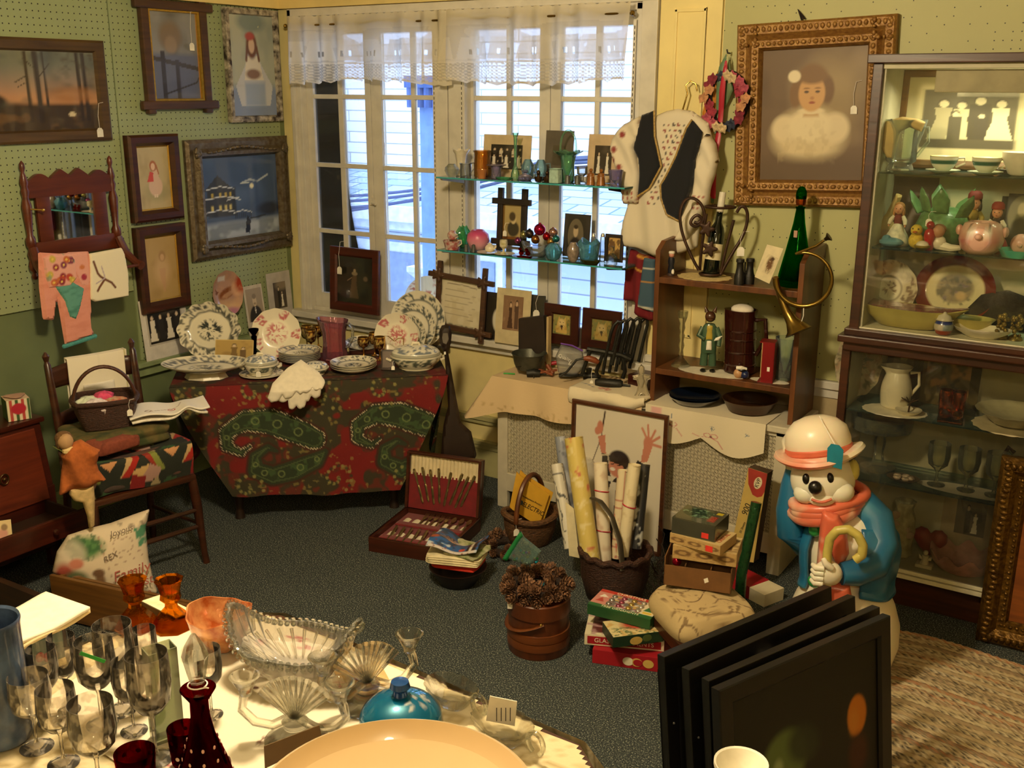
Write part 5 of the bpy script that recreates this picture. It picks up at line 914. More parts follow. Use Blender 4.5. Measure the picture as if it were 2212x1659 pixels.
tag(b.one('dried_twig_bundle',mat('dark_twig','22130a'),'tangle of dried dark twigs beside the gift wrap basket','twigs',loc=V((-1.71,3.93,.0)),sm=1),kind='stuff')
# framed print leaning on the radiator cover
def p_arms(c):
    c.mix(c.o,'dfd5bf'); sk='c8826a'; c.line([(.33,.93),(.31,.78),(.14,.42)],.006,'4a3428'); c.line([(.34,.97),(.32,.86)],.012,'3a281e')
    c.poly([(.27,.78),(.35,.80),(.37,.65),(.32,.64)],sk); c.ell(.29,.85,.035,.05,sk,.3); c.ell(.26,.82,.03,.03,sk,.3); c.poly([(.32,.66),(.38,.66),(.46,.42),(.36,.36)],'2c2622'); c.poly([(.33,.5),(.44,.5),(.46,.46),(.34,.46)],'d8d0bc'); c.line([(.32,.645),(.39,.655)],.008,'c9b89a')
    c.poly([(.72,.66),(.8,.64),(.72,.46),(.66,.44)],'2c2622'); c.line([(.71,.62),(.79,.6)],.008,'c9b89a'); c.poly([(.76,.65),(.83,.66),(.88,.78),(.79,.80)],sk); c.ell(.83,.8,.05,.05,sk,.3)
    for x,y in ((.76,.9),(.82,.93),(.9,.9),(.95,.86),(.97,.79)): c.line([(.84,.8),(x,y)],.014,sk)
    c.poly([(.4,.05),(.4,.42),(.5,.5),(.66,.45),(.68,.05)],'3a2c26'); c.poly([(.4,.36),(.44,.46),(.5,.46),(.48,.2),(.42,.2)],'e0d6c2'); c.ell(.52,.63,.12,.075,'2a1c16',.2); c.ell(.49,.575,.085,.075,sk,.2); c.poly([(.4,.65),(.5,.67),(.6,.62),(.6,.53),(.57,.59),(.42,.61)],'2a1c16'); c.ell(.45,.555,.03,.012,'f0e6d8',.3); c.line([(.43,.59),(.46,.595)],.005,'2a1c16'); c.line([(.5,.59),(.53,.59)],.005,'2a1c16'); c.rect(.82,.52,.87,.555,'cfc4ac',.004)
framed('framed_print_raised_arms','tall brown framed print of a dark-haired figure with raised arms leaning on the radiator cover',0.52,.72,(-2.185,4.362,.358),0,[(0,0),(0,.014),(.006,.02),(.018,.018),(.022,.008),(.022,0)],wood('print_frame_wood','3a1d0c','5a3016',.4),p_arms,.021,.006,rx=-.02,nx=110)
# ---------------------------------------------------------------- ornament boxes, stool, snowman, canvases, gold frame
def bx(name,label,a,b_,z0,h,d,m,group=None,rot=0,cat='box',top=None,tilt=0):
    A=Zp(*a,z0); D=Zp(*b_,z0); r=math.atan2(D.y-A.y,D.x-A.x)+rot; W=(V((D.x,D.y,0))-V((A.x,A.y,0))).length; c=V(((A.x+D.x)/2,(A.y+D.y)/2,z0))
    t=T(name,label,cat,c,r,group); B().b2(-W/2,W/2,0,d,0,h).build('carton',m,t,sm=0,bevel=.002); return t,W,h,d
ttop=lambda t,W,h,d,fn,nx=60,m=None: (lambda b:b.build('printed_top',m or vcm('card',.5),t,sm=0,col=lambda co:fn_c(fn,co[:,0]/W+.5,co[:,1]/d)))(B().surf(lambda u,v:((u-.5)*W*.99,v*d*.99+.001,0*u+h+.0008),nx,int(nx*d/W)))
red=mat('box_red','9c1420',.5,var=.06); wht=mat('box_cream','e2d6b4',.6,var=.05); dgr=mat('box_dark_green','16321f',.45,var=.1); ltr=mat('gold_ink','d0ae5a',.5); crm=mat('cream_ink','eadfc0',.6)
t,W,h,d=bx('red_ornament_box','red box with gold bauble print at the bottom of the ornament box stack',(1279,1432),(1440,1455),0,.062,.17,red)
def disc(t,x,y,z,r,m,sx=1,M=None): b=B(); b.lathe([(r,0),(r,.0006),(.0001,.0008)],28,Tr(x,y,z)@(M if M is not None else Rx(PI/2)),sx=sx); return b.build('printed_motif',m,t,sm=0)
for x,m in ((-.005,crm),(.03,ltr),(.075,ltr)): disc(t,x,-.001,.03,.018,m,1.2)
disc(t,.034,-.0022,.03,.014,red,1.3)
t,W,h,d=bx('glass_ornament_box','white box with red GLASS ORNAMENTS label, second from the bottom of the stack',(1262,1392),(1434,1408),.064,.048,.17,wht); B().b2(-W/2+.012,W/2-.012,-.0015,0,.008,.04).build('red_label',red,t,sm=0); text('GLASS ORNAMENTS',.026,crm,t,Tr(0,-.0025,.024))
ttop(t,W,h,d,lambda c:(c.mix(c.o,'ddd2b0'),c.rect(.08,.1,.92,.9,'5a2a26',.01),c.noise(12,'b08a8a',.55,.8,.1,2)))
t,W,h,d=bx('cream_gift_box','cream and red box end showing behind the ornament stack',(1432,1402),(1452,1404),.0,.10,.12,wht)
t,W,h,d=bx('green_ornament_box','dark green box with holly top set askew, third in the ornament stack',(1324,1400),(1433,1386),.114,.045,.13,dgr); disc(t,-.01,-.001,.02,.017,ltr,1.5); disc(t,.035,-.001,.026,.015,mat('olive_print','4a5a2a',.6),1.3)
ttop(t,W,h,d,lambda c:(c.mix(c.o,'d8c894'),c.ell(.6,.6,.3,.3,'b84a36',.6),c.noise(16,'2f5a30',.5,.9,.1,3,m=np.clip((.6-c.v)*6,0,1)),c.noise(9,'c8a05a',.6,.8)))
t,W,h,d=bx('christmas_ornament_box','red and green windowed box of Christmas tree ornaments on top of the stack',(1268,1326),(1404,1361),.162,.045,.15,mat('box_mid_green','1f4a26',.45))
def xtop(c):
    c.mix(c.o,'a8a090'); c.rect(.24,.16,.78,.84,'6a6560',.01); c.noise(12,'b04a5a',.55,.8,.1,3,m=(c.u>.24)*(c.u<.78)*(c.v>.16)*(c.v<.84)); c.noise(14,'d8d0c8',.6,1,.08,8,m=(c.u>.24)*(c.u<.78)*(c.v>.16)*(c.v<.84)); c.noise(10,'c9a85a',.64,.9,.08,5,m=(c.u>.24)*(c.u<.78)*(c.v>.16)*(c.v<.84))
    c.rect(0,.84,1,1,'b83426',.01); c.rect(0,0,1,.16,'1f5a2c',.01); c.rect(0,.16,.24,.84,'c8867a',.01); c.rect(.78,.16,1,.84,'dccfae',.01); c.poly([(.81,.34),(.97,.34),(.89,.78)],'2c6a3c'); c.rect(.82,.2,.96,.3,'d8b83c',.01); c.poly([(.05,.3),(.19,.3),(.12,.55)],'b0443c'); c.poly([(.06,.55),(.2,.6),(.1,.75)],'e6dccb')
ttop(t,W,h,d,xtop,90); text('TREE ORNAMENTS',.019,crm,t,Tr(0,.012,h+.0015)@Rx(-PI/2)); text('CHRISTMAS',.024,crm,t,Tr(0,d-.012,h+.0015)@Rx(-PI/2))
rr=random.Random(4)
for i in range(12): b=B(); b.ell((-W*.22+W*.5*(i%4)/3.2,d*(.28+.22*(i//4)),h-.0),(.013,.013,.010),14); b.build('glass_bauble',mat('bauble_%d'%(i%4),('b8b4b0','b0607a','c8a860','d8d4cc')[i%4],.12,.8),t)
# footstool
SP=V((-1.375,3.52,0)); t=T('upholstered_footstool','low square footstool with cream scroll brocade cushion under the carton','footstool',SP,math.radians(-40)); 
def broc(co): c=Cv(co[:,0],co[:,1],'c0a878'); a=np.abs(np.sin(co[:,0]*36+1.4*np.sin(co[:,1]*30))-.0); c.mix((a<.12)*.9,'6a5236'); c.noise(46,'7a6240',.62,.9,.08,3); return c
b=B(); R=[]
for i in range(15):
    k=i/14; z=.19+.10*k; s=.182*(1-.30*max(0,k-.35)**1.6-.08*(1-k)**3); R.append([(s*math.copysign(abs(cos(a))**.42,cos(a)),s*math.copysign(abs(sin(a))**.42,sin(a)),z+.02*k*(1-abs(cos(2*a)))*-.3) for a in linsp(0,2*PI,145)[:-1]])
for q in [1-.033*j for j in range(1,30)]: R.append([(x*q,y*q,.29+.022*(1-q)) for x,y,z in R[14]])
b.rings(R); b.build('cushion',vcm('brocade',.9,0,0,.3,90),t,col=broc,sm=1.2); B().box((0,0,.175),(.34,.34,.05)).build('frame',darkwood,t,sm=0,bevel=.005)
for sx in (-1,1):
    for sy in (-1,1): b=B(); b.lathe([(.014,0),(.012,.05),(.02,.12),(.02,.16)],10,Tr(sx*.15,sy*.15,0)); b.build('leg',darkwood,t)
t,W,h,d=bx('brown_divided_carton','open brown cardboard carton with dividers on the footstool',(1433,1262),(1578,1283),.315,.002,.17,mat('kraft_card','6e4a24',.8,var=.15)); kr=mat('kraft_card','6e4a24')
b=B(); b.b2(-W/2,W/2,0,.004,0,.085); b.b2(-W/2,W/2,d-.004,d,0,.10); b.b2(-W/2,-W/2+.004,0,d,0,.12); b.b2(W/2-.004,W/2,0,d,0,.10)
for x in (-.05,.05): b.b2(x-.002,x+.002,.004,d-.004,0,.09)
b.b2(-W/2+.004,W/2-.004,d/2-.002,d/2+.002,0,.09); b.build('walls_and_dividers',kr,t,sm=0); B().prism([(.03,.03),(.045,.038),(.04,.055),(.025,.047)],-.0015,-.0005).build('price_sticker',TAGM,t,sm=0)
o=t; P=Zp(1462,1222,.36); b=B(); b.ell((0,0,.02),.02,16); b.one('red_glass_bauble',mat('bauble_red','b81c34',.12,.7),'small red glass bauble in the brown divided carton','ornament',loc=P)
def ringbox(c): 
    for x in (.16,.5,.84): c.ring(x,.5,.10,.05,'6a4a2c',.9,.6)
tan=mat('box_tan','c2a26a',.6)
def front(t,W,h,fn,nx=70): b=B(); b.surf(lambda u,v:((u-.5)*W*.98,0*u-.0012,v*h*.96+.001),nx,max(8,int(nx*h/W))); return b.build('printed_side',vcm('card',.5),t,sm=0,col=lambda co:fn_c(fn,co[:,0]/W+.5,co[:,2]/h))
fr=lambda c:(c.mix(c.o,'bd9c64'),ringbox(c),c.noise(20,'8a6a3c',.62,.6))
t,W,h,d=bx('wreath_print_box','tan box printed with wreath rings directly on the brown carton',(1452,1205),(1590,1226),.425,.055,.16,tan); front(t,W,h,fr); ttop(t,W,h,d,lambda c:(c.mix(c.o,'cdb47c'),c.rect(.1,.15,.9,.85,'4a3420',.01),c.noise(9,'7a5a34',.5,.7)))
t,W,h,d=bx('wreath_print_box','tan wreath-printed box with red lettering set askew under the mirrored box',(1445,1172),(1556,1200),.482,.04,.15,tan,rot=-.05); front(t,W,h,fr); ttop(t,W,h,d,lambda c:(c.mix(c.o,'cdb47c'),c.rect(.1,.15,.74,.85,'4a3420',.01))); text('CRISTAL',.026,mat('faded_red','a84a34',.6),t,Tr(W*.4,d*.5,h+.0015)@Rz(PI/2)@Rx(-PI/2)); B().b2(W*.22,W*.36,-.0025,-.0018,.006,.03).build('orange_price_sticker',mat('neon_red','e0382c',.6),t,sm=0)
t,W,h,d=bx('mirrored_ornament_box','shiny grey-green box with clear window of ornaments on top of the stool pile',(1450,1150),(1543,1172),.524,.065,.15,mat('mirror_card','6c6a58',.15,.7,var=.1)); ttop(t,W,h,d,lambda c:(c.mix(c.o,'5a5a48'),c.ell(.42,.6,.36,.3,'1f3a2a',.1),c.noise(12,'7a9a7c',.55,.9,.1,4,m=(np.hypot((c.u-.42)/.36,(c.v-.6)/.3)<1)),c.rect(.78,.75,.92,.9,'e0cc3a',.01),c.rect(.72,.2,.9,.6,'a84438',.02,.8)),70,vcm('foil',.15,.3,.6)); text('RED',.024,mat('faded_red','a84a34'),t,Tr(W*.33,d*.4,h+.002)@Rz(PI/2)@Rx(-PI/2)); B().b2(W*.2,W*.36,-.001,-.0003,.008,.03).build('orange_price_sticker',mat('neon_red','e0382c'),t,sm=0)
# long carton with oval label, shiny green roll
Q=V((-1.50,4.30,.0)); q0=PL([(1617,1010),(1658,1023),(1628,1215),(1574,1205)],Q,-.10); t=T('waxed_paper_carton','tall narrow yellow carton with red oval KVP label leaning on the radiator cover','carton',Q,-.10)
B().prism(q0,-.0,.055).build('carton',mat('carton_brown','3a2814',.6),t,sm=0); B().prism(q0,-.002,-.0005).build('yellow_face',mat('carton_yellow','cdb062',.55,var=.06),t,sm=0)
q=PL([(1617,1010),(1658,1023),(1652,1062),(1646,1072),(1636,1074),(1626,1068),(1617,1045)],Q,-.10); B().prism(q,-.003,-.0022).build('red_label',mat('label_red','a83a30',.55),t,sm=0)
x,z=PL([(1638,1043)],Q,-.10)[0]; ta=.30; b=B(); b.lathe([(.03,0),(.03,.0006),(.0001,.0008)],30,Tr(x,-.0032,z)@Ry(ta)@Rx(PI/2),sx=.62); b.build('oval',mat('label_cream','e4d6ae',.6),t,sm=0); text('KVP',.026,mat('black_ink','1c1a12'),t,Tr(x,-.0045,z)@Ry(-PI/2+ta)); x,z=PL([(1613,1100)],Q,-.10)[0]; text('900',.04,mat('black_ink','1c1a12'),t,Tr(x,-.0025,z)@Ry(-PI/2+ta)); x,z=PL([(1606,1140)],Q,-.10)[0]; text('30 Sheets',.016,mat('black_ink','1c1a12'),t,Tr(x-.004,-.0025,z)@Ry(-PI/2+ta)); x,z=PL([(1622,1078)],Q,-.10)[0]; 
A=Yp(1602,1238,4.12); D=Yp(1634,1085,4.2); t=T('green_foil_roll','shiny dark green wrapped roll leaning in front of the yellow carton','roll',V((A.x,A.y,.0)),0); b=B(); b.tube([V((0,0,.02)),A-V((A.x,A.y,0))+(A-D)*.0,D-V((A.x,A.y,0))],.024,16); b.build('wrap',mat('green_foil','1f4a26',.2,.3,bump=.5,vs=50,coat=.6),t)
t,W,h,d=bx('long_red_white_box','long red and white box lying on the carpet behind the snowman',(1650,1312),(1692,1296),0,.06,.62,wht,rot=.0)
B().b2(-W/2-.001,W/2+.001,.09,.42,.001,.0615).build('red_band',red,t,sm=0); b=B(); b.b2(-W/2,W/2,.47,.55,.0605,.0612); b.build('printed_band',mat('box_print_brown','a8743c',.6),t,sm=0)
# ---- plastic snowman
SN=V((-.905,3.80,0)); t=T('plastic_snowman','tall painted plastic snowman in pink hat, blue coat and scarf with a cane','snowman',SN,rzc(SN))
def sw2(px,py,dy=0): x,z=PF([(px,py)],SN)[0]; return V((x,dy,z))
sm=vcm('blow_moulded_plastic',.35,0,.15,sss=.15); SC_=.00185
def sprof():
    P_=[]; 
    for z,r in ((0,.15),(.01,.165),(.06,.195),(.14,.213),(.22,.21),(.30,.185),(.36,.155),(.40,.14),(.45,.15),(.52,.155),(.58,.14),(.63,.11),(.66,.085),(.68,.06)): P_.append((r,z))
    return P_
b=B(); b.lathe(sprof(),48); 
def bodyc(co): c=Cv(co[:,0],co[:,2],'efe4cc'); return c
b.build('body',sm,t,col=bodyc,sm=1.2)
h0=sw2(1778,1028); HC=V((h0.x,-.03,h0.z)); tl=.16
HM=Tr(*HC)@Ry(-tl)@Rx(-.12)
b=B(); b.ell((0,0,0),(.118,.112,.115),32); b.ell((.06,-.05,-.04),(.055,.05,.045),16); b.ell((-.055,-.055,-.04),(.05,.045,.042),16); b.ell((0,-.08,-.058),(.05,.03,.03),16); b.build('head',sm,t,M=HM,col=lambda co:Cv(co[:,0],co[:,2],'f0e6d0'),sm=1.2)
blk_=mat('black_paint','14110e',.3); 
for x in (-.05,.035): b=B(); b.ell((x,-.098,.022),(.014,.012,.021),14); b.build('eye',blk_,t,M=HM)
b=B(); b.ell((-.018,-.122,-.006),(.025,.022,.026),16); b.build('nose',blk_,t,M=HM); b=B(); b.tube([(-.035+.012*k,-.117+.002*abs(k-3),-.052-.010*sin(k/6*PI)) for k in range(7)],.005,8); b.build('mouth',mat('coral_paint','d0694c',.4),t,M=HM)
b=B(); b.ell((.115,.0,.03),(.02,.03,.04),12); b.build('earmuff',mat('pale_yellow_plastic','c9bf6a',.4),t,M=HM)
hc_=lambda co:(lambda c:(c.mix(np.clip((.11-co[:,2])/.06,0,1)*np.clip(.75-co[:,0]*5,0,1),'d96a4c'),c)[-1])(Cv(co[:,0],co[:,2],'efe0c4'))
b=B(); b.lathe([(.112,.055),(.16,.04),(.168,.05),(.16,.062),(.125,.06),(.118,.075),(.122,.12),(.112,.165),(.08,.195),(.04,.21),(.001,.213)],44,wav=lambda a,i:(1,.030*cos(a)**2*(1 if i<.45 else 0)-.0)); b.build('hat',sm,t,M=HM@Ry(-.06)@Tr(0,.014,.026),col=hc_,sm=1)
b=B(); b.lathe([(.119,.074),(.124,.08),(.124,.096),(.121,.1)],44); b.build('hat_band',mat('coral_paint','d0694c'),t,M=HM@Ry(-.06)@Tr(0,.014,.026))
coral=lambda co:(lambda c:(c.noise(14,'f0dcc0',.5,.8,.2,3),c)[-1])(Cv(co[:,0]*1.5,co[:,2],'d96c50'))
nk=sw2(1785,1084); b=B()
for k in range(3): b.tube([(.0+(.125+.012*sin(3*a+k))*cos(a)+nk.x,-.0+(.115)*sin(a)-.01,nk.z-.012+.02*k+.03*cos(a)+.012*sin(a)) for a in linsp(0,2*PI,40)[:-1]],.028-.003*k,10,True)
b.build('scarf_wrap',sm,t,col=coral,sm=1.2)
tail=PF([(1782,1068),(1815,1078),(1832,1105),(1838,1160),(1828,1180),(1812,1185),(1800,1160),(1780,1220),(1772,1230),(1770,1180),(1776,1110)],SN); b=B(); b.puff(tail,.03,40,.6,.03,M=Tr(0,-.155,0)); b.build('scarf_tail',sm,t,col=coral,sm=1.2)
tl2=PF([(1770,1250),(1790,1205),(1840,1215),(1845,1245),(1842,1270),(1830,1285),(1768,1290)],SN); b=B(); b.puff(tl2,.03,36,.6,.03,M=Tr(0,-.195,0)); b.build('scarf_end',sm,t,col=coral,sm=1.2)
bl_=lambda co:(lambda c:(c.noise(11,'5a9ab0',.56,.7,.2,4),c.noise(9,'0f4a70',.5,.7,.2,8),c)[-1])(Cv(co[:,0],co[:,2],'1d6690'))
coat=B()   # jacket: shell round the back and sides, open in front
def jk(u,v):
    a=-PI/2-.36+.66+(2*PI-1.32)*u; z=.37+.27*v; r=np.interp(z,[.33,.40,.45,.52,.58,.64],[.185,.166,.174,.178,.165,.12])+.006*np.sin(a*6)
    return r*np.cos(a),r*np.sin(a)*.98,z-.02*np.cos(a*2)*(v<.1)
coat.surf(jk,60,24); coat.build('coat',sm,t,col=bl_,solid=.012,sm=1.2)
b=B(); b.tube([sw2(1735,1150,.03),sw2(1722,1172,.0),sw2(1710,1150,-.01),sw2(1706,1100,.0),sw2(1712,1050,.02),sw2(1716,1020,.03)],[.05,.055,.055,.052,.045,.036],16); b.build('raised_sleeve',sm,t,col=bl_,sm=1.2)
b=B(); b.tube([sw2(1716,1022,.03),sw2(1712,985,.03),sw2(1708,955,.02),sw2(1714,935,.01)],[.034,.036,.036,.02],14)
for k in range(4): b.tube([sw2(1709+3*k,955,-.005+.012*k),sw2(1711+5*k,930,-.01+.012*k),sw2(1722+5*k,922,-.02+.012*k)],.010,8)
b.tube([sw2(1716,965,-.01),sw2(1728,950,-.03)],.011,8); b.build('raised_mitten',sm,t,col=bodyc,sm=1.2)
b=B(); b.tube([sw2(1858,1085,0),sw2(1892,1115,-.03),sw2(1905,1160,-.07),sw2(1888,1190,-.13),sw2(1850,1195,-.18),sw2(1822,1192,-.2)],[.06,.066,.062,.058,.05,.042],16); b.build('bent_sleeve',sm,t,col=bl_,sm=1.2)
H_=sw2(1796,1185,-.225); b=B(); b.ell((0,0,0),(.052,.04,.048),18,Tr(*H_)); 
for k in range(4): b.tube([H_+V((-.015,-.032,.03-.02*k)),H_+V((-.042,-.035,.03-.02*k)),H_+V((-.055,-.008,.028-.02*k))],[.012,.012,.009],8)
b.tube([H_+V((.01,-.03,.035)),H_+V((-.012,-.045,.058)),H_+V((-.02,-.035,.07))],[.013,.012,.009],8); b.build('mitten',sm,t,col=bodyc,sm=1.2)
cy=-.235; cane=[sw2(1790,1330,cy),sw2(1794,1185,cy),sw2(1795,1140,cy),sw2(1800,1112,cy),sw2(1815,1095,cy),sw2(1838,1092,cy),sw2(1858,1105,cy),sw2(1868,1125,cy),sw2(1866,1145,cy),sw2(1852,1155,cy)]
fine=[]; 
for i in range(46): k=i/45*9; fine.append(V([np.interp(k,range(10),[p[j] for p in cane]) for j in range(3)]))
b=B(); b.tube(fine,.0165,12); b.build('cane',mat('cane_yellow_plastic','c3b45e',.4,coat=.2),t)
gb=mat('green_button_plastic','1f8a44',.25,coat=.5)
for px,py,r in ((1765,1124,.158),(1765,1224,.17)): p=sw2(px,py); b=B(); b.ell((p.x,-math.sqrt(max(r*r-p.x**2,0))-.004,p.z),(.026,.02,.028),18); b.build('button',gb,t)
p=sw2(1808,958); b=B(); b.prism([(p.x-.025,p.z-.035),(p.x+.028,p.z-.045),(p.x+.028,p.z+.028),(p.x+.012,p.z+.045),(p.x-.016,p.z+.048),(p.x-.028,p.z+.03)],-.158,-.156); o=b.build('blue_price_tag',mat('teal_card','12748c',.6),t,sm=0); b=B(); b.tube([(p.x,-.157,p.z+.04),(p.x-.05,-.1,p.z+.10),(p.x-.07,-.05,p.z+.115)],.0014,5); b.build('string',mat('tag_string','eee8dc'),o)
# ---- four dark canvases leaning together
bkf=mat('black_frame_lacquer','0d0c0a',.42,var=.2); tops=(((1419.5,1413),(1780.5,1262.6)),((1472,1441),(1831,1283)),((1515,1464),(1884,1306)),((1536,1484.5),(1906.5,1324.6)))
labs=('rearmost of four black canvases leaning together, no picture showing','second black canvas, turned back outwards with hanging wire','third black canvas, just behind the one painted with fruit','front black canvas painted with a green pear and an orange')
for i,((a0,a1),(b0,b1)) in enumerate(tops):
    A=Zp(a0,a1,.575); D=Zp(b0,b1,.575); L=.80; u_=(D-A); u_.z=0; L=u_.length; u_.normalize(); rz=math.atan2(u_.y,u_.x); n_=V((u_.y,-u_.x,0)); mid=(A+D)/2; base=V((mid.x,mid.y,0))+n_*.075
    t=T('black_canvas',labs[i],'painting',base,rz,'black canvases leaning together',-math.atan2(.075,.575)); H=.58
    if i==3:
        mitre(L,H,[(0,0),(0,.028),(.004,.032),(.05,.032),(.06,.024),(.06,.018),(.06,0)]).build('frame',bkf,t,M=Tr(0,0,H/2),sm=0)
        def fr_(c): c.mix(c.o,'100f0a'); c.ell(.335,.44,.145,.2,'5c6e3c',.3); c.ell(.46,.49,.1,.14,'262e1e',.6,.9,.3); c.ell(.285,.4,.03,.06,'a4b484',.9,.75); c.ell(.845,.5,.07,.145,'c4741f',.2); c.ell(.82,.46,.035,.09,'c88a38',.9,.5); c.ell(.85,.22,.07,.14,'4a1a0c',.6,.6)
        paint('painted_panel',L-.115,H-.115,fr_,t,110,vcm('varnished',.6),M=Tr(0,-.018,H/2)); B().b2(-L/2+.055,L/2-.055,-.016,-.004,.055,H-.055).build('panel_back',bkf,t,sm=0)
    else:
        b=B(); b.b2(-L/2,L/2,-.03,0,0,.05); b.b2(-L/2,L/2,-.03,0,H-.05,H); b.b2(-L/2,-L/2+.05,-.03,0,.05,H-.05); b.b2(L/2-.05,L/2,-.03,0,.05,H-.05); b.build('frame',bkf,t,sm=0,bevel=.002); B().b2(-L/2+.05,L/2-.05,-.016,-.008,.05,H-.05).build('panel',mat('canvas_black_back','14120f',.7),t,sm=0)
    if i==1:
        b=B(); b.tube([(-.22,-.035,H-.075),(0,-.04,H-.06),(.24,-.035,H-.075)],.0016,6); [b.ell((x,-.033,H-.072),(.012,.006,.008),8) for x in (-.22,.24)]; b.build('hanging_wire',mat('dark_steel','4a4844',.4,.8),t); b=B(); b.tube([(-.08,-.04,H-.06),(-.06,-.045,H-.05),(-.03,-.045,H-.06),(-.015,-.05,H-.056)],.0025,6); b.build('white_string',mat('tag_string','eee8dc'),t)
    if i<2: b=B(); b.ell((-L/2+.025,-.031,.36),.004,8); b.build('nail_head',mat('dark_steel','4a4844'),t)
# ---- big empty gold frame at the right
GF=V((-.17,4.36,.0)); t=T('large_gold_frame','large ornate gold frame with a wooden back leaning on the cabinet at right edge','picture frame',GF,0,None,-.045); W,H=.64,.80
gm_=mat('antique_gold','8a6420',.35,.7,var=.35,vs=50,bump=.6,col2='4a3210'); mitre(W,H,[(0,0),(0,.03),(.015,.045),(.05,.05),(.07,.03),(.1,.022),(.11,.008),(.11,0)]).build('frame',gm_,t,M=Tr(0,0,H/2),sm=.4)
q=B(); rr=random.Random(3)
for s in (-1,1):
    for i in range(34):
        z=-H/2+.02+(H-.04)*i/33; q.ell((s*(W/2-.035+.006*sin(i)),-.047,H/2+z),(.016,.008,.011),8); q.ell((s*(W/2-.088),-.024,H/2+z),(.008,.006,.008),8)
    for i in range(26): x=-W/2+.03+(W-.06)*i/25; q.ell((x,-.047,H/2+s*(H/2-.035)),(.012,.008,.016),8); q.ell((x,-.024,H/2+s*(H/2-.088)),(.008,.006,.008),8)
tag(q.build('gilt_ornament',gm_,t,sm=1.2),kind='stuff'); B().b2(-W/2+.1,W/2-.1,-.006,.0,.1,H-.1).build('backboard',wood('orange_backboard','6a3510','8a4c18',.5,axis=(1,1,10)),t,sm=0)
# ---------------------------------------------------------------- display cabinet and what stands in it
cbw=wood('cabinet_wood','2a1408','472410',.4); cbi=mat('cabinet_lining','b9b292',.6,var=.06); CX0,CX1,CF,CB=-1.14,.42,4.43,4.785
t=T('display_cabinet','two-part dark wood display cabinet with glass front and shelves against the right wall','cabinet',(0,0,0)); CAB=t
b=B(); b.b2(CX0+.02,CX0+.04,CF+.02,CB,1.22,2.30); b.b2(CX1-.04,CX1-.02,CF+.02,CB,1.22,2.30); b.b2(CX0,CX1,CB-.02,CB,0.1,2.3); b.b2(CX0-.02,CX0,CF+.02,CB,.2,1.17); b.b2(CX1,CX1+.02,CF+.02,CB,.2,1.17); b.b2(CX0,CX1,CF+.01,CB,.15,.185); b.b2(CX0,CX1,CF+.01,CB,2.28,2.30); b.build('lining',cbi,t,sm=0)
b=B(); b.b2(CX0-.03,CX1+.03,CF-.02,CB,2.30,2.335); b.b2(CX0-.01,CX0+.03,CF,CF+.03,1.22,2.3); b.b2(CX1-.03,CX1+.01,CF,CF+.03,1.22,2.3); b.b2(CX0-.01,CX0+.012,CF+.03,CB,1.22,2.3); b.build('upper_frame',cbw,t,sm=0,bevel=.004)
b=B(); b.b2(CX0-.045,CX1+.04,CF-.035,CB,1.17,1.20); b.b2(CX0-.025,CX1+.02,CF-.015,CB,1.20,1.228); b.b2(CX0-.025,CX1+.02,CF-.01,CB,1.13,1.17); b.build('middle_ledge',cbw,t,sm=0,bevel=.005)
b=B(); b.b2(CX0-.03,CX0+.005,CF,CF+.03,0,1.15); b.b2(CX1-.01,CX1+.03,CF,CF+.03,0,1.15); b.b2(CX0-.03,CX0-.02,CF+.03,CB,0,1.15); b.b2(CX0,CX1,CF+.05,CB,0,.14); b.build('lower_frame',cbw,t,sm=0,bevel=.004)
b=B(); b.b2(CX0,CX1,CF-.004,CF+.02,.15,.168); b.b2(CX0,CX1,CF-.002,CF+.02,.175,.19); b.build('door_track',mat('white_track','cfc7a8',.4),t,sm=0,bevel=.002)
B().b2(CX0+.01,CX1-.01,CF+.01,CB-.02,1.229,1.235).build('upper_floor',mat('cabinet_floor_white','d8d2b4',.5),t,sm=0)
cg=thin('cabinet_pane','fafaf4','dfe6dc',.25,.0); 
B().b2(CX0+.04,CX1-.04,CF+.012,CF+.016,1.235,2.28).build('upper_glass_door',cg,t,sm=0); B().b2(CX0+.01,CX1-.01,CF+.008,CF+.012,.19,1.125).build('lower_glass_door',cg,t,sm=0)
shg=thin('shelf_glass','eaf6f0','9cc8b8',.3,.05)
SH={'a':1.90,'b':1.585,'c':.83,'d':.52}
SH={}
for k,py,px,Y in (('a',371,1900,CF+.03),('b',533,1880,CF+.03),('c',884,1850,CF+.04),('d',1034,1870,CF+.04)): SH[k]=Yp(px,py,Y).z
for k,z in SH.items(): B().b2(CX0+.045 if k in 'ab' else CX0+.005,CX1-.045 if k in 'ab' else CX1-.005,CF+.03,CB-.025,z-.007,z).build('glass_shelf',shg,t,sm=0)
SH['e']=1.2355; SH['f']=.186
b=B(); b.b2(-.92,-.15,CF+.05,CF+.12,2.19,2.275); b.build('strip_light_housing',mat('lamp_housing','a89c80',.5),t,sm=0,bevel=.004)
m,n,l,p=nt('lit_tube'); p.inputs['Emission Color'].default_value=(1,.93,.66,1); p.inputs['Emission Strength'].default_value=6; b=B(); b.tube([(-.88,CF+.14,2.23),(-.19,CF+.14,2.23)],.012,10); b.build('lit_tube',m,t)
def sh(k,px,Y): p=Yp(px,500,Y); return V((Yp(px,pr(V((p.x,Y,SH[k])))[1],Y).x,Y,SH[k]+.001))
def shx(k,px,py,Y): d=Yp(px,py,Y); return V((d.x,Y,SH[k]+.001))
CI='in the display cabinet'
Y1,Y2=CF+.12,CF+.25
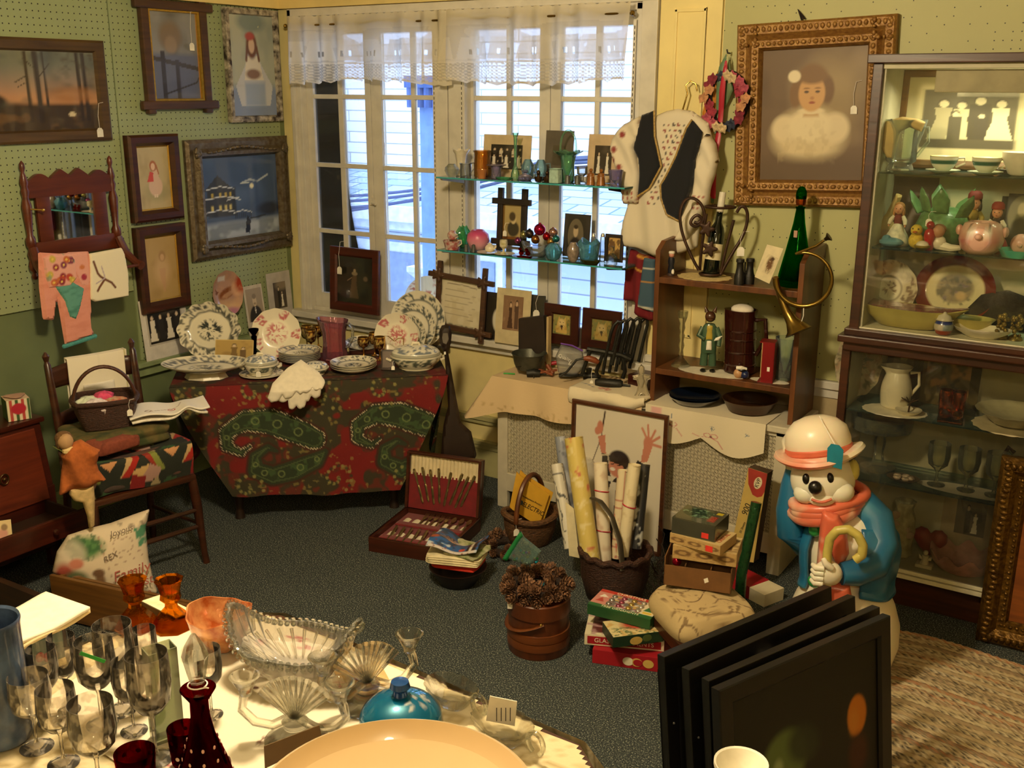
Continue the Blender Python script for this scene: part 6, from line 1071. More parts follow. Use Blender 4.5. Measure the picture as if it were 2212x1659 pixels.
# top shelf
P=shx('a',2060,360,CF+.31); framed('framed_family_group','large framed family group photograph at the back of the cabinet top shelf',.56,.40,V((P.x+.035,P.y+.01,SH['a']+.205)),0,[(0,0),(0,.018),(.012,.022),(.03,.018),(.035,.006),(.035,0)],wood('group_frame','4a3012','6e4a1e',.4),lambda c:(c.mix(c.o,'cfc498'),c.rect(.12,.14,.88,.86,'b8ae84',.005),c.rect(.14,.16,.86,.84,'4c4836',.005),[c.person(x,.26,h,bd,'d8cca4','3a3428',dress=dr,w=1.3) for x,h,bd,dr in ((.3,.48,'a8a07c',True),(.44,.46,'c8c098',True),(.58,.52,'3a3628',False),(.74,.48,'d8d0a8',True),(.4,.34,'4a4636',False),(.6,.32,'38342a',False))],c.rect(.12,.16,.88,.26,'464232',.04,.8)),.033,.01,rx=-.05,nx=100,cat='photograph')
P=shx('a',1945,352,Y1); t=T('glass_pitcher_in_cabinet','clear glass pitcher on stubby feet at left of the cabinet top shelf','pitcher',P,.1); g=thin('etched_clear','f2f8f0','d8e6dc',.4,.08)
b=B(); b.lathe([(.04,.0),(.055,.005),(.045,.03),(.06,.04),(.062,.1),(.066,.16),(.075,.205),(.071,.205),(.06,.15),(.055,.05),(.001,.042)],40,wav=lambda a,i:((1+.2*max(0,cos(a))**6 if .45<i<.7 else 1),0)); b.build('body',g,t,sm=1); b=B(); b.tube([(.06,-.01,.17),(.095,-.02,.175),(.10,-.02,.12),(.06,-.01,.06)],.007,8); b.build('handle',g,t)
P=shx('a',1920,350,Y1-.04); b=B(); b.puff(PL([(1905,300),(1912,262),(1950,252),(1985,257),(2000,264),(1990,285),(1965,275),(1945,285),(1938,315),(1930,345),(1915,340),(1902,318)],P,0),.02,40,.4,.02); o=b.one('chamois_glove',mat('tan_glove','b9a066',.8),'tan leather glove draped over the clear glass pitcher in the cabinet','glove',loc=P)
for i,(px,lab) in enumerate(((2038,'left green-banded teacup on saucer in the cabinet top shelf'),(2130,'right green-banded teacup on saucer in the cabinet top shelf'))):
    P=shx('a',px,358,Y1-.03); t=T('banded_teacup',lab,'teacup',P,.2,'green banded teacups')
    def tc(co): z=co[:,2]; c=Cv(co[:,0],z,'e9e6cc'); c.mix(((z>.038)&(z<.056))*1.,'1f5a48'); c.mix((z>.064)*.8,'b9a860'); return c
    b=B(); n2=[(.02,.006),(.024,.01)]+[(.024+.030*sin(i/12*PI/2),.012+.056*(i/12)**1.3) for i in range(13)]+[(.05,.067),(.03,.02),(.001,.015)]; b.lathe(n2,36); b.build('cup',vcm('glazed',.25,0,.6),t,col=tc,sm=1); b=B(); b.tube([(.05,0,.06),(.075,0,.062),(.078,0,.04),(.045,0,.025)],.004,8); b.build('handle',WARE,t); b=B(); b.lathe([(.03,0),(.062,.010),(.066,.014),(.062,.014),(.03,.005),(.001,.005)],36); b.build('saucer',mat('saucer_mint','b9d0bc',.3,coat=.5),t,sm=1)
P=shx('a',2205,350,Y1); LI('white_bowl_with_tag','pale china bowl with white tag at the right edge of the cabinet top shelf','bowl',P,P.z+.09,.07,[(.4,0),(.6,.1),(.95,.7),(1,1),(.92,1),(.5,.2),(.01,.15)],WARE)
P=shx('a',2210,300,Y2); LI('dark_round_plate','dark grey round plate at right edge of the cabinet top shelf','plate',P,P.z+.02,.09,[(.6,0),(1,.9),(.95,1),(.6,.2),(.01,.2)],mat('dark_pewter','5a5c58',.4,.4))
# doll shelf
def card(k,px,Y,W,H,c,lab,fn=None,nm='dark_photo_mount',rz=0): P=shx(k,px,500,Y); return mounted(nm,lab,'photograph',W,H,P,rz,fn or (lambda q:q.mix(np.ones(len(q.u)),c)),.12,c,W*.7,H*.7,nx=30)
card('b',1955,CF+.30,.22,.27,'3a2618','brown photograph folder behind the white-skirted doll in the cabinet')
card('b',2200,CF+.31,.16,.27,'23241f','black oval portrait mount at right of the cabinet doll shelf',lambda c:(c.mix(c.o,'23241f'),c.ell(.5,.5,.45,.42,'8a8468',.1),c.ell(.5,.62,.14,.15,'c8b890',.3),c.ell(.5,.2,.3,.25,'4a4638',.3)))
skin=mat('doll_skin','c9906a',.45,sss=.1); 
def doll(name,label,k,px,Y,H,dress,hairc,sk,hat=None,top=None,sleeves=None,rz=0):
    P=shx(k,px,500,Y); t=T(name,label,'doll',P,rz); s=H
    b=B(); b.lathe([(.28*s,0),(.29*s,.02*s),(.22*s,.22*s),(.1*s,.44*s),(.06*s,.48*s)],28,wav=lambda a,i:1+.07*sin(a*9)*(1-i)); b.build('skirt',mat('skirt_'+dress,dress,.8,var=.25,vs=40),t,sm=1.2)
    b=B(); b.lathe([(.075*s,.42*s),(.09*s,.52*s),(.10*s,.6*s),(.07*s,.66*s),(.03*s,.68*s)],20,sy=.75); b.build('bodice',mat('bodice_'+(top or dress),top or dress,.7,var=.2,vs=40),t,sm=1.2)
    for q in (-1,1):
        b=B(); b.tube([(q*.09*s,0,.63*s),(q*.15*s,-.03*s,.54*s),(q*.17*s,-.08*s,.45*s)],[.045*s,.05*s,.035*s],10); b.build('sleeve',mat('sleeve_'+(sleeves or dress),sleeves or dress,.8),t); b=B(); b.ell((q*.172*s,-.095*s,.43*s),(.022*s,.02*s,.03*s),8); b.build('hand',skin,t)
    b=B(); b.ell((0,-.01*s,.79*s),(.105*s,.1*s,.12*s),20); b.ell((0,-.105*s,.775*s),.014*s,8); b.build('head',skin,t)
    for q in (-1,1): b=B(); b.ell((q*.04*s,-.1*s,.80*s),(.014*s,.008*s,.012*s),8); b.build('eye',mat('doll_eye','2a2018',.3),t)
    b=B(); b.ell((0,-.108*s,.735*s),(.02*s,.008*s,.008*s),8); b.build('mouth',mat('doll_lips','a03a34',.4),t)
    b=B(); b.ell((0,.025*s,.82*s),(.118*s,.105*s,.12*s),18); [b.ell((q*.1*s,.0,.72*s),(.035*s,.05*s,.1*s),10) for q in (-1,1)]; b.build('hair',mat('hair_'+hairc,hairc,.6,var=.3,vs=60,bump=.3),t)
    if hat: b=B(); b.lathe([(.118*s,.86*s),(.125*s,.88*s),(.12*s,.95*s),(.08*s,1.0*s),(.001,1.01*s)],22); b.build('hat',mat('hat_'+hat,hat,.7),t,sm=1)
    return t
doll('costume_doll','fair-haired costume doll in white skirt and red bodice in the cabinet','b',1938,CF+.14,.19,'cfc9ae','a8743c',None,None,'6a1e1a','d8d0b4')
doll('costume_doll','dark-haired costume doll in gold dress and red headscarf in the cabinet','b',2098,CF+.24,.23,'8a7024','23140c',None,'6e1a1a','a08434','8a7024')
doll('costume_doll','costume doll with red cap and white blouse sleeves behind the pink head jar','b',2150,CF+.15,.20,'8a1a1c','1c110a',None,'8a2a20','2a1a14','d8cfb4')
P=shx('b',2035,500,CF+.22); t=T('green_pineapple_jar','green ceramic pineapple-shaped jar with price tag in the cabinet','jar',P); gg=mat('green_ceramic','5a8452',.35,coat=.4,var=.2,vs=50,bump=.3)
b=B(); b.lathe([(.06,0),(.10,.03),(.108,.08),(.09,.13),(.05,.155),(.04,.16)],36,wav=lambda a,i:1+.02*sin(a*10)*sin(i*20)); b.build('body',gg,t,sm=1)
b=B(); 
for i in range(7): a=i*2*PI/7; b.puff([(-.03,.15),(.03,.15),(.035,.21),(0,.265),(-.035,.21)],.012,16,.6,.02,M=Rz(a)@Tr(0,-.02,.0)@Rx(.35+.2*(i%2)))
b.build('leaf_lid',gg,t,sm=1.2); ptag(t,-.035,-.11,.09,.03,.03)
P=shx('b',2028,520,CF+.09); t=T('cherub_figurine','small reclining cherub figurine in front of the green jar','figurine',P); fl=mat('bisque','c08a64',.5); b=B(); b.ell((0,0,.03),(.03,.025,.03),14); b.tube([(.0,0,.02),(.05,-.01,.012),(.085,0,.015)],[.02,.016,.01],8); b.tube([(-.02,-.01,.04),(-.035,-.03,.02)],.008,6); b.build('body',WARE,t); b=B(); b.ell((-.005,-.008,.075),.026,14); b.build('head',fl,t); b=B(); b.ell((-.004,.006,.083),(.028,.024,.022),12); b.build('hair',mat('cherub_hair','8a5a34',.6),t)
P=shx('b',1978,525,CF+.085); t=T('yellow_duckling','small yellow duckling figurine on the cabinet doll shelf','figurine',P); yl=mat('yellow_plush','d2b43a',.7,bump=.3,vs=90); b=B(); b.ell((0,0,.032),(.03,.027,.033),16); b.ell((0,-.008,.075),.024,14); b.ell((.02,.01,.03),(.012,.02,.02),8); b.build('body',yl,t); b=B(); b.ell((0,-.034,.07),(.010,.012,.005),8); b.build('beak',mat('orange_beak','c8641c',.5),t); b=B(); [b.ell((q*.011,-.028,.082),.0035,6) for q in (-1,1)]; b.build('eyes',blk_,t)
P=shx('b',1992,535,CF+.05); t=T('decorated_egg','small egg in a gilt nest in front of the yellow duckling','figurine',P); b=B(); b.lathe([(.012,0),(.03,.012),(.032,.02),(.028,.02),(.01,.006),(.001,.005)],20); b.build('nest',mat('gilt_nest','a8903c',.4,.5),t); b=B(); b.ell((0,0,.02),(.026,.024,.018),16); b.build('egg',WARE,t)
P=shx('b',2006,530,CF+.07); t=T('red_bird_figurine','slim red bird figurine beside the yellow duckling','figurine',P); rd=mat('red_glaze','a81420',.25,coat=.5); b=B(); b.lathe([(.016,0),(.02,.01),(.016,.03),(.024,.055),(.02,.075),(.012,.085)],16); b.ell((0,-.003,.1),.017,12); b.tube([(0,-.016,.1),(0,-.03,.097)],[.006,.001],6); b.build('body',rd,t)
P=shx('b',1925,525,CF+.08); b=B(); b.ell((0,0,.018),(.05,.03,.02),14); b.ell((-.02,0,.03),(.02,.02,.018),10); b.one('blue_ceramic_dish',mat('blue_grey_glaze','5f8a94',.35,coat=.4),'small blue-grey ceramic shell at left of the cabinet doll shelf','dish',loc=P)
P=shx('b',1912,480,CF+.20); b=B(); b.puff([(-.03,0),(.03,0),(.045,.06),(.03,.1),(.06,.2),(.035,.21),(0,.12),(-.03,.08)],.025,30,.8,.03); b.one('tan_cloth_rabbit',mat('tan_glove','b9a066'),'tan cloth toy with long ear at far left of the cabinet doll shelf','toy',loc=P)
P=shx('b',2116,545,CF+.075); t=T('smiling_head_jar','round pink ceramic head jar with smiling face in the cabinet','jar',P)
def face(co): c=Cv(co[:,0],co[:,2],'dcae98'); c.noise(20,'c87c70',.5,.6,.3,3); [c.ell(q*.03,.09,.014,.012,'f0e6d4',.3) or c.ell(q*.03,.088,.007,.009,'2a3a3c',.3) for q in (-1,1)]; [c.line([(q*.018,.112),(q*.035,.118),(q*.05,.11)],.004,'4a2e22') for q in (-1,1)]; c.line([(-.045,.055),(-.02,.035),(.02,.035),(.045,.055)],.008,'f0e4d8'); c.line([(-.045,.05),(-.02,.028),(.02,.028),(.045,.05)],.003,'a84a4a'); c.ell(-.055,.05,.02,.018,'c85a5a',.8,.6); c.ell(.055,.05,.02,.018,'c85a5a',.8,.6); return c
b=B(); b.lathe([(.05,0),(.075,.02),(.085,.055),(.082,.09),(.068,.12),(.05,.128),(.045,.125),(.045,.11),(.001,.1)],48,sy=.85); b.ell((0,-.078,.075),(.014,.014,.013),12); b.build('head',vcm('glazed',.25,0,.6),t,col=face,sm=1); b=B(); [b.ell((q*.085,0,.09),(.014,.02,.022),10) for q in (-1,1)]; b.build('ears',mat('pink_ceramic','d8a490',.35,coat=.4),t)
P=shx('b',2200,545,CF+.07); t=T('green_handled_tray','pale green glass tray with loop handle at right edge of the doll shelf','dish',P); jd=mat('jadeite','4f9a7a',.25,coat=.5); b=B(); b.lathe([(.06,0),(.075,.03),(.072,.03),(.05,.008),(.001,.008)],30); b.build('dish',jd,t); b=B(); b.tube([(-.07,0,.025),(-.1,-.01,.04),(-.095,-.01,.065),(-.075,0,.06)],.006,8); b.build('handle',jd,t)
P=shx('b',2205,530,CF+.14); b=B(); b.ell((0,0,.04),(.04,.035,.042),16); b.ell((.0,-.034,.04),.01,8); b.one('pink_face_ornament',mat('pink_ceramic','d8a490'),'small round pink face ornament above the green tray at right edge','figurine',loc=P)
# plates and platters on the upper floor
def floral(R,base='d8ccae'):
    def f(co): x,y=co[:,0]/R,co[:,1]/R; r=np.hypot(x,y); c=Cv(x,y,base); c.noise(8,'6a4a3a',.54,.8,.1,3,m=(r>.5)); c.ell(.45,.5,.3,.3,'efe8d4',.3,.7); c.ell(0,0,.4,.4,'e8dfc4',.1); c.ring(0,0,.42,.025,'5a4434'); c.noise(12,'7a5a3c',.55,.9,.1,6,m=(r<.28)); return c
    return f
def pl(k,px,Y,R,lab,fn,lean=.2,**kw): P=shx(k,px,500,Y); return plate(kw.pop('nm','decorated_plate'),lab,P,R,0,lean,fn,**kw)
pl('e',1932,CF+.27,.125,'brown floral plate propped at left of the cabinet upper floor',floral(.125),wv=.01)
def port(co): 
    R=.15; x,y=co[:,0]/R/1.12,co[:,1]/R; r=np.hypot(x,y); c=Cv(x,y,'6a1712'); c.mix((r<.70)*1.,'dccf9e'); c.ring(0,0,.7,.02,'a8863c'); c.ell(.0,.05,.44,.42,'8a7a5a',.2); c.noise(5,'6a5a6a',.5,.8,.2,4,m=(r<.42)); c.noise(7,'4a4a34',.55,.8,.1,8,m=(r<.44)); c.ell(.15,-.15,.12,.12,'c8a874',.6); return c
pl('e',2078,CF+.28,.145,'large maroon-rimmed portrait plate with pierced handles in the cabinet',port,sx=1.12,foot=.7)
b=B(); b.puff([(-.16,0),(.16,0),(.16,.06),(.10,.14),(0,.17),(-.10,.14),(-.16,.06)],.02,30,.5,.03); b.one('black_feather_hat',mat('black_velvet','1a1614',.9,bump=.4,vs=60),'dark rounded velvet hat behind the dish at right in the cabinet','hat',loc=shx('e',2195,500,CF+.27))
P=shx('e',1960,690,CF+.115); t=T('cream_boat_dish','long cream boat-shaped dish with pink glazed inside in the cabinet','dish',P,-.05); ye=mat('pale_yellow_glaze','c2b464',.3,coat=.5,var=.06)
b=B(); b.lathe([(.4,0),(.55,.02),(.8,.55),(1,1),(.95,1.0),(.78,.6)],48,sx=.215,sy=.085,wav=lambda a,i:(1+.18*abs(cos(a))**5*i,.28*abs(cos(a))**6*i)); b.v=[(x,y,z*.085) for x,y,z in b.v]; b.build('outside',ye,t,sm=1.2)
b=B(); b.lathe([(.94,.99),(.78,.62),(.5,.15),(.01,.12)],48,sx=.215,sy=.085,wav=lambda a,i:(1+.18*abs(cos(a))**5*(1-i),.28*abs(cos(a))**6*(1-i))); b.v=[(x,y,z*.085) for x,y,z in b.v]; b.build('pink_inside',mat('pink_glaze','a0605a',.2,coat=.6,var=.3,vs=50,bump=.3),t,sm=1.2)
P=shx('e',2095,690,CF+.16); b=B(); b.lathe([(.3,0),(.6,.1),(.9,.8),(1,1),(.9,.95),(.5,.3),(.01,.3)],30,sx=.1,sy=.06); b.v=[(x,y,z*.06) for x,y,z in b.v]; b.one('yellow_curved_dish',ye,'small yellow dish with curved rim before the portrait plate','dish',loc=P)
P=shx('e',2038,710,CF+.05); t=T('blue_banded_shaker','tiny blue and red banded lidded jar at front of the cabinet','jar',P)
def bj(co): z=co[:,2]; c=Cv(co[:,0],z,'c9bca4'); c.mix((z<.018)*1.,'a04020'); c.mix(((z>.045)&(z<.058))*1.,'2c3a84'); c.mix(((z>.02)&(z<.044)&(co[:,0]>0))*.7,'6a8a94'); return c
b=B(); b.lathe([(.022,0),(.03,.006)]+[(.03+.008*sin(i/10*PI),.008+.05*i/10) for i in range(11)]+[(.036,.06),(.03,.062)],28); b.build('body',vcm('glazed',.25,0,.6),t,col=bj,sm=1); b=B(); b.lathe([(.03,.062),(.024,.078),(.008,.086),(.006,.092),(.001,.094)],20); b.build('lid',WARE,t,sm=1)
P=shx('e',2122,715,CF+.08); b=B(); b.lathe([(.05,0),(.09,.025),(.1,.04),(.095,.04),(.06,.012),(.001,.01)],40,sx=1.1,sy=.7,wav=lambda a,i:1+.06*abs(sin(a*6))*i); o=b.one('scalloped_white_dish',WARE,'scalloped white dish with shiny flowered rim at front of the cabinet','dish',loc=P)
for i,(px,lab) in enumerate(((2168,'left gilded cluster figurine at the right of the cabinet upper floor'),(2198,'right gilded cluster figurine at the right of the cabinet upper floor'))):
    P=shx('e',px,690,CF+.11); rr=random.Random(i); b=B(); b.lathe([(.03,0),(.026,.01),(.012,.02)],14)
    for k in range(26): a=rr.uniform(0,6.28); z=rr.uniform(.01,.085); b.ell((.022*cos(a)*(1-z*4),.02*sin(a)*(1-z*4),z+.01),rr.uniform(.006,.011),8)
    b.one('gilded_cluster_figurine',mat('old_gold_mix','8a7438',.35,.5,var=.5,vs=60),lab,'figurine','gilded cluster figurines',loc=P,sm=1.2)
# lower cabinet
pl('c',1885,CF+.26,.13,'tall fluted cream plate with faded flowers at left of the lower cabinet',lambda co:(lambda c:(c.noise(5,'a8886a',.5,.8,.2,2),c.noise(9,'6a6a50',.56,.8,.1,5),c)[-1])(Cv(co[:,0]/.13,co[:,1]/.13,'b9ad8c')),.15,sx=.8,sy=1.15,wv=.02)
card('c',1985,CF+.30,.155,.30,'241a12','dark photograph mount with oval portrait behind the white jug',lambda c:(c.mix(c.o,'241a12'),c.ell(.42,.55,.4,.44,'5a5038',.1),c.ell(.42,.7,.14,.12,'b8a878',.3),c.ell(.42,.4,.2,.24,'8a7c58',.4)))
card('c',2085,CF+.30,.26,.27,'57491f','small bronze-coloured flower print behind the copper boots',lambda c:(c.mix(c.o,'6a5a34'),c.noise(5,'b8844a',.45,.9,.2,3),c.noise(8,'3a2c18',.55,.8,.1,7)),'framed_flower_print')
P=shx('c',1933,870,CF+.16); t=T('white_floral_jug','white china jug with gold flowers in the lower cabinet','jug',P,.2)
def jg(co): c=Cv(co[:,0],co[:,2],'e8dfc4'); m=(co[:,1]<.02)*1.; c.noise(30,'7a5a2a',.62,.9,.08,3,m=m*np.clip(1-np.hypot(co[:,0]-.02,co[:,2]-.08)/.07,0,1)*2); return c
b=B(); b.lathe([(.05,0),(.06,.01)]+[(.06+.012*sin(i/12*PI)-.016*(i/12),.012+.15*i/12) for i in range(13)]+[(.055,.175),(.06,.185),(.055,.185),(.04,.15),(.05,.03),(.001,.03)],44,wav=lambda a,i:((1+.25*max(0,-cos(a))**6 if .65<i<.86 else 1),0)); b.build('body',vcm('glazed',.25,0,.6),t,col=jg,sm=1); b=B(); b.tube([(.05,0,.16),(.085,0,.165),(.09,0,.11),(.06,0,.06)],.007,8); b.build('handle',WARE,t)
P=shx('c',1962,893,CF+.085); t=T('ring_tree_dish','small white dish with a bronze tree ring holder in the lower cabinet','dish',P); b=B(); b.lathe([(.03,0),(.05,.015),(.055,.022),(.05,.022),(.03,.01),(.001,.01)],30); b.build('dish',WARE,t,sm=1); b=B(); b.tube([(0,0,.01),(.003,0,.06)],.004,8); [b.tube([(0,0,.05),(.035*cos(a),.02*sin(a),.07)],[.004,.002],6) for a in linsp(0,6.28,7)[:-1]]; b.build('tree',mat('old_brass','4a3416'),t)
P=shx('c',1930,905,CF+.10); b=B(); b.lathe([(.13,0),(.135,.001),(.13,.002),(.001,.002)],48,sy=.75,wav=lambda a,i:1+.02*sin(a*18)); b.one('oval_white_doily',mat('doily_white','e2dac2',.9),'oval white doily under the floral jug in the lower cabinet','doily',loc=P)
for i,(px,lab) in enumerate(((2040,'left copper-bronzed baby boot in the lower cabinet'),(2065,'right copper-bronzed baby boot in the lower cabinet'))):
    P=shx('c',px,905,CF+.13-.0*i); t=T('bronzed_boot',lab,'boot',P,.15,'bronzed baby boots'); b=B(); b.lathe([(.028,.03),(.03,.06),(.032,.10),(.03,.12),(.026,.12),(.024,.05)],18); b.ell((0,-.035,.028),(.028,.055,.028),14); b.ell((0,0,.03),(.028,.034,.03),12); b.build('upper',mat('copper','a04a1c',.18,.95,bump=.2,vs=50),t); B().box((0,-.03,.004),(.054,.115,.008)).build('sole',mat('copper_dark','5a2a12',.35,.8),t,bevel=.003)
P=shx('c',2190,900,CF+.15); t=T('stacked_glass_bowl','wide cream ruffled bowl on a lace doily at right of the lower cabinet','bowl',P); b=B(); b.lathe([(.06,.012),(.08,.016),(.13,.06),(.15,.07),(.146,.066),(.1,.04),(.001,.024)],48,wav=lambda a,i:1+.02*sin(a*14)*i); b.build('bowl',mat('cream_glass','c2bb98',.25,coat=.5),t,sm=1); b=B(); b.lathe([(.15,0),(.155,.002),(.15,.004),(.001,.004)],48,wav=lambda a,i:1+.03*sin(a*16)); b.build('lace_doily',mat('doily_cream','cfc09a',.9),t)
LI('glass_cake_stand','clear pedestal glass cake stand at left of the lower cabinet middle shelf','cake stand',shx('d',1895,1010,CF+.2),Yp(1895,905,CF+.2).z+.03,.135,[(.55,0),(.56,.04),(.2,.12),(.14,.3),(.2,.5),(.14,.6),(.3,.68),(.95,.74),(1,.9),(.99,1),(.95,.9),(.9,.78),(.01,.74)],thin('smoky_clear','f2f2e6','cfd0ba',.4,.07),40)
P=shx('d',1952,1020,CF+.09); b=B(); b.lathe([(.03,0),(.05,.01),(.07,.02),(.066,.021),(.04,.01),(.001,.008)],32,sy=.75); t=T('small_china_dish','small dark-edged china dish with ceramic flowers in the lower cabinet','dish',P); b.build('dish',mat('dark_rim_china','6a5a4a',.3,coat=.4),t,sm=1); b=B(); [b.ell((.03*cos(k*1.3),.02*sin(k*1.3),.02),(.018,.014,.01),8) for k in range(6)]; b.build('flowers',mat('china_flowers','d8c0a4',.4,var=.4,vs=60),t)
gp=[(.75,0),(.78,.02),(.2,.07),(.12,.2),(.12,.3),(.3,.38),(.85,.5),(1,.7),(.95,.97),(.93,1),(.9,.97),(.93,.7),(.78,.53),(.01,.42)]
for i,(px,lab) in enumerate(((2022,'left clear goblet on the lower cabinet middle shelf'),(2088,'middle clear goblet on the lower cabinet middle shelf'),(2150,'right clear goblet on the lower cabinet middle shelf'))):
    P=shx('d',px,1040,CF+.13); LI('clear_goblet',lab,'goblet',P,P.z+.19,.047,gp,thin('smoky_clear','dcdcc8'),32,'clear goblets in the lower cabinet')
P=shx('d',2100,1050,CF+.13); b=B(); b.lathe([(.22,-.0005),(.001,-.0004)],48,sy=.32); b.one('white_shelf_paper',mat('doily_white','e2dac2'),'white doily under the three goblets in the lower cabinet','doily',loc=P)
P=shx('d',2200,1000,CF+.2); t=T('brown_ewer','dark reddish ewer with tall handle at right of the lower cabinet','ewer',P); dr=mat('oxblood_glaze','3a140c',.25,coat=.5); b=B(); b.lathe([(.04,0),(.07,.04),(.06,.09),(.03,.13),(.03,.16)],24); b.build('body',dr,t,sm=1); b=B(); b.tube([(-.05,0,.06),(-.06,0,.16),(-.045,0,.2),(-.02,0,.18)],.009,8); b.build('handle',dr,t)
P=shx('f',1940,1225,CF+.16); t=T('bark_glass_vase','pale textured glass vase with figure-like ruffled top on the cabinet bottom','vase',P); b=B(); b.lathe([(.04,0),(.05,.01),(.045,.06),(.055,.13),(.05,.18),(.035,.22),(.045,.26),(.04,.26),(.001,.2)],30,wav=lambda a,i:1+.08*sin(a*7+i*8)); b.build('body',mat('frosted_opal','b9b08a',.2,coat=.6,var=.25,vs=30,bump=.4),t,sm=1); b=B(); [b.ell((.04*cos(k),-.04,.12+.02*k),(.02,.012,.02),8) for k in range(5)]; b.build('applied_flowers',mat('pale_pink_glass','c2a890',.25),t)
hp_=[(.0,-.07),(-.045,-.03),(-.072,.01),(-.07,.045),(-.045,.065),(-.015,.06),(0,.042),(.015,.06),(.045,.065),(.07,.045),(.072,.01),(.045,-.03)]
P=shx('f',2005,1200,CF+.2); b=B(); b.puff([(x,z+.075) for x,z in hp_],.03,40,1,.05); o=b.one('red_heart_box',mat('red_velvet_box','8a0f14',.55,coat=.2),'red heart-shaped box standing on the cabinet bottom','box',loc=P,sm=1.2)
P=shx('f',1995,1235,CF+.09); t=T('white_angel_figurine','tiny white figurine on a base before the red heart box','figurine',P); wc=mat('white_bisque','d8ccaa',.5); B().box((0,0,.008),(.07,.045,.016)).build('base',wc,t,bevel=.003); b=B(); b.lathe([(.02,.016),(.012,.04),(.014,.055),(.004,.06)],14); b.ell((0,0,.068),.011,10); [b.puff([(0,.03),(.03*q,.06),(.025*q,.035)],.004,10,.5) for q in (-1,1)]; b.build('figure',wc,t)
P=shx('f',2085,1200,CF+.31); mounted('bride_and_groom_photo','mounted photograph of a bride and groom at the back of the cabinet bottom','photograph',.24,.32,P,0,p_couple,.1,'a89878',.125,.165,.02)
P=shx('f',2075,1245,CF+.13); t=T('pink_ruffled_bowl','pale pink ruffled glass bowl at right of the cabinet bottom','bowl',P); b=B(); b.lathe([(.06,0),(.09,.02),(.11,.05),(.12,.085),(.115,.085),(.08,.03),(.001,.015)],60,sx=1.15,wav=lambda a,i:((1+.05*sin(a*9)*i),.018*sin(a*9)*(i>.35)*(i<.8))); b.build('body',mat('pink_opal_glass','c98e84',.2,coat=.6,sss=.2,var=.2,vs=20),t,sm=1.2)
# ---------------------------------------------------------------- radiator cover, its cloths and ironware
RF,RTOP=4.456,.735
m,n,l,p=nt('star_grille'); o_=n['Material Output']; tc=n.new('ShaderNodeTexCoord'); k=n.new('ShaderNodeVectorMath'); k.operation='SCALE'; k.inputs['Scale'].default_value=1/.036; l.new(tc.outputs['Object'],k.inputs[0])
def mth(op,a,b=None):
    q=n.new('ShaderNodeMath'); q.operation=op
    for i,v in enumerate((a,b)):
        if v is None: continue
        if isinstance(v,(int,float)): q.inputs[i].default_value=v
        else: l.new(v,q.inputs[i])
    return q.outputs[0]
sx=n.new('ShaderNodeSeparateXYZ'); l.new(k.outputs[0],sx.inputs[0])
def star(off):
    a=mth('SUBTRACT',mth('FRACT',mth('ADD',sx.outputs[0],off)),.5); b_=mth('SUBTRACT',mth('FRACT',mth('ADD',sx.outputs[2],off)),.5)
    r=mth('SQRT',mth('ADD',mth('MULTIPLY',a,a),mth('MULTIPLY',b_,b_))); return mth('MULTIPLY',mth('MULTIPLY',mth('GREATER_THAN',mth('SINE',mth('MULTIPLY',mth('ARCTAN2',b_,a),8)),.05),mth('GREATER_THAN',r,.10)),mth('LESS_THAN',r,.36))
fac=mth('MAXIMUM',star(0.0),star(.5)); tr_=n.new('ShaderNodeBsdfTransparent'); mx=n.new('ShaderNodeMixShader'); l.new(fac,mx.inputs[0]); l.new(p.outputs[0],mx.inputs[1]); l.new(tr_.outputs[0],mx.inputs[2]); l.new(mx.outputs[0],o_.inputs[0]); p.inputs['Base Color'].default_value=(*lin('c9bfa2'),1); p.inputs['Roughness'].default_value=.5
rwm=mat('radiator_white','cfc6ad',.5,var=.06)
t=T('radiator_cover','white radiator cover with pierced star-pattern grille under the window','radiator cover',(-2.165,RF,0)); W=.79
b=B(); b.b2(-W,-W+.062,0,.03,0,.70); b.b2(W-.062,W,0,.03,0,.70); b.b2(-W,W,0,.03,.68,.705); b.b2(-W+.06,W-.06,0,.025,.10,.20); b.b2(-W,-W+.02,.03,.33,0,.70); b.b2(W-.02,W,.03,.33,0,.70); b.build('frame',rwm,t,sm=0,bevel=.003)
B().b2(-W-.02,W+.03,-.02,.33,.703,RTOP).build('top',rwm,t,sm=0,bevel=.006); B().b2(-W+.062,W-.062,.010,.013,.2,.68).build('star_grille',m,t,sm=0); b=B(); b.b2(-W+.03,W-.03,.3,.31,.02,.7); b.b2(-W+.03,W-.03,.14,.29,.1,.62); b.build('radiator_core',mat('radiator_dark','1c1812',.8),t,sm=0)
def RZ(px,py,h=.765): return Zp(px,py,h)
# beige runner on the left
lm=vcm('beige_linen_cloth',.9,0,0,.15,80); CZ=RTOP+.004
def lcol(co): c=Cv(co[:,0],co[:,2],'d8bd92'); c.noise(60,'b89a6c',.62,.8,.1,4,m=(co[:,2]<CZ-.135)*(co[:,2]>CZ-.19)); return c
b=B(); b.surf(lambda u,v:(-2.975+.88*u,4.432+.345*v,CZ+.003*np.sin(u*30)*np.sin(v*9)),60,20)
def drop(u,v):
    s=u*1.225; fx=np.where(s<.345,-2.975,-2.975+(s-.345)); fy=np.where(s<.345,4.777-s,4.432); cor=np.exp(-((s-.345)/.07)**2); L=(.155+.03*u+.075*cor)
    return fx-np.where(s<.345,.03,0)*v-.12*cor*v+.008*np.sin(s*34)*v,fy-np.where(s>=.345,.03,0)*v-.05*cor*v-.016*np.sin(s*26+1)*v,CZ-L*v
b.surf(drop,150,24); b.one('beige_linen_runner',lm,'beige drawn-work linen cloth over the left half of the radiator cover','cloth',col=lcol,sm=1.2)
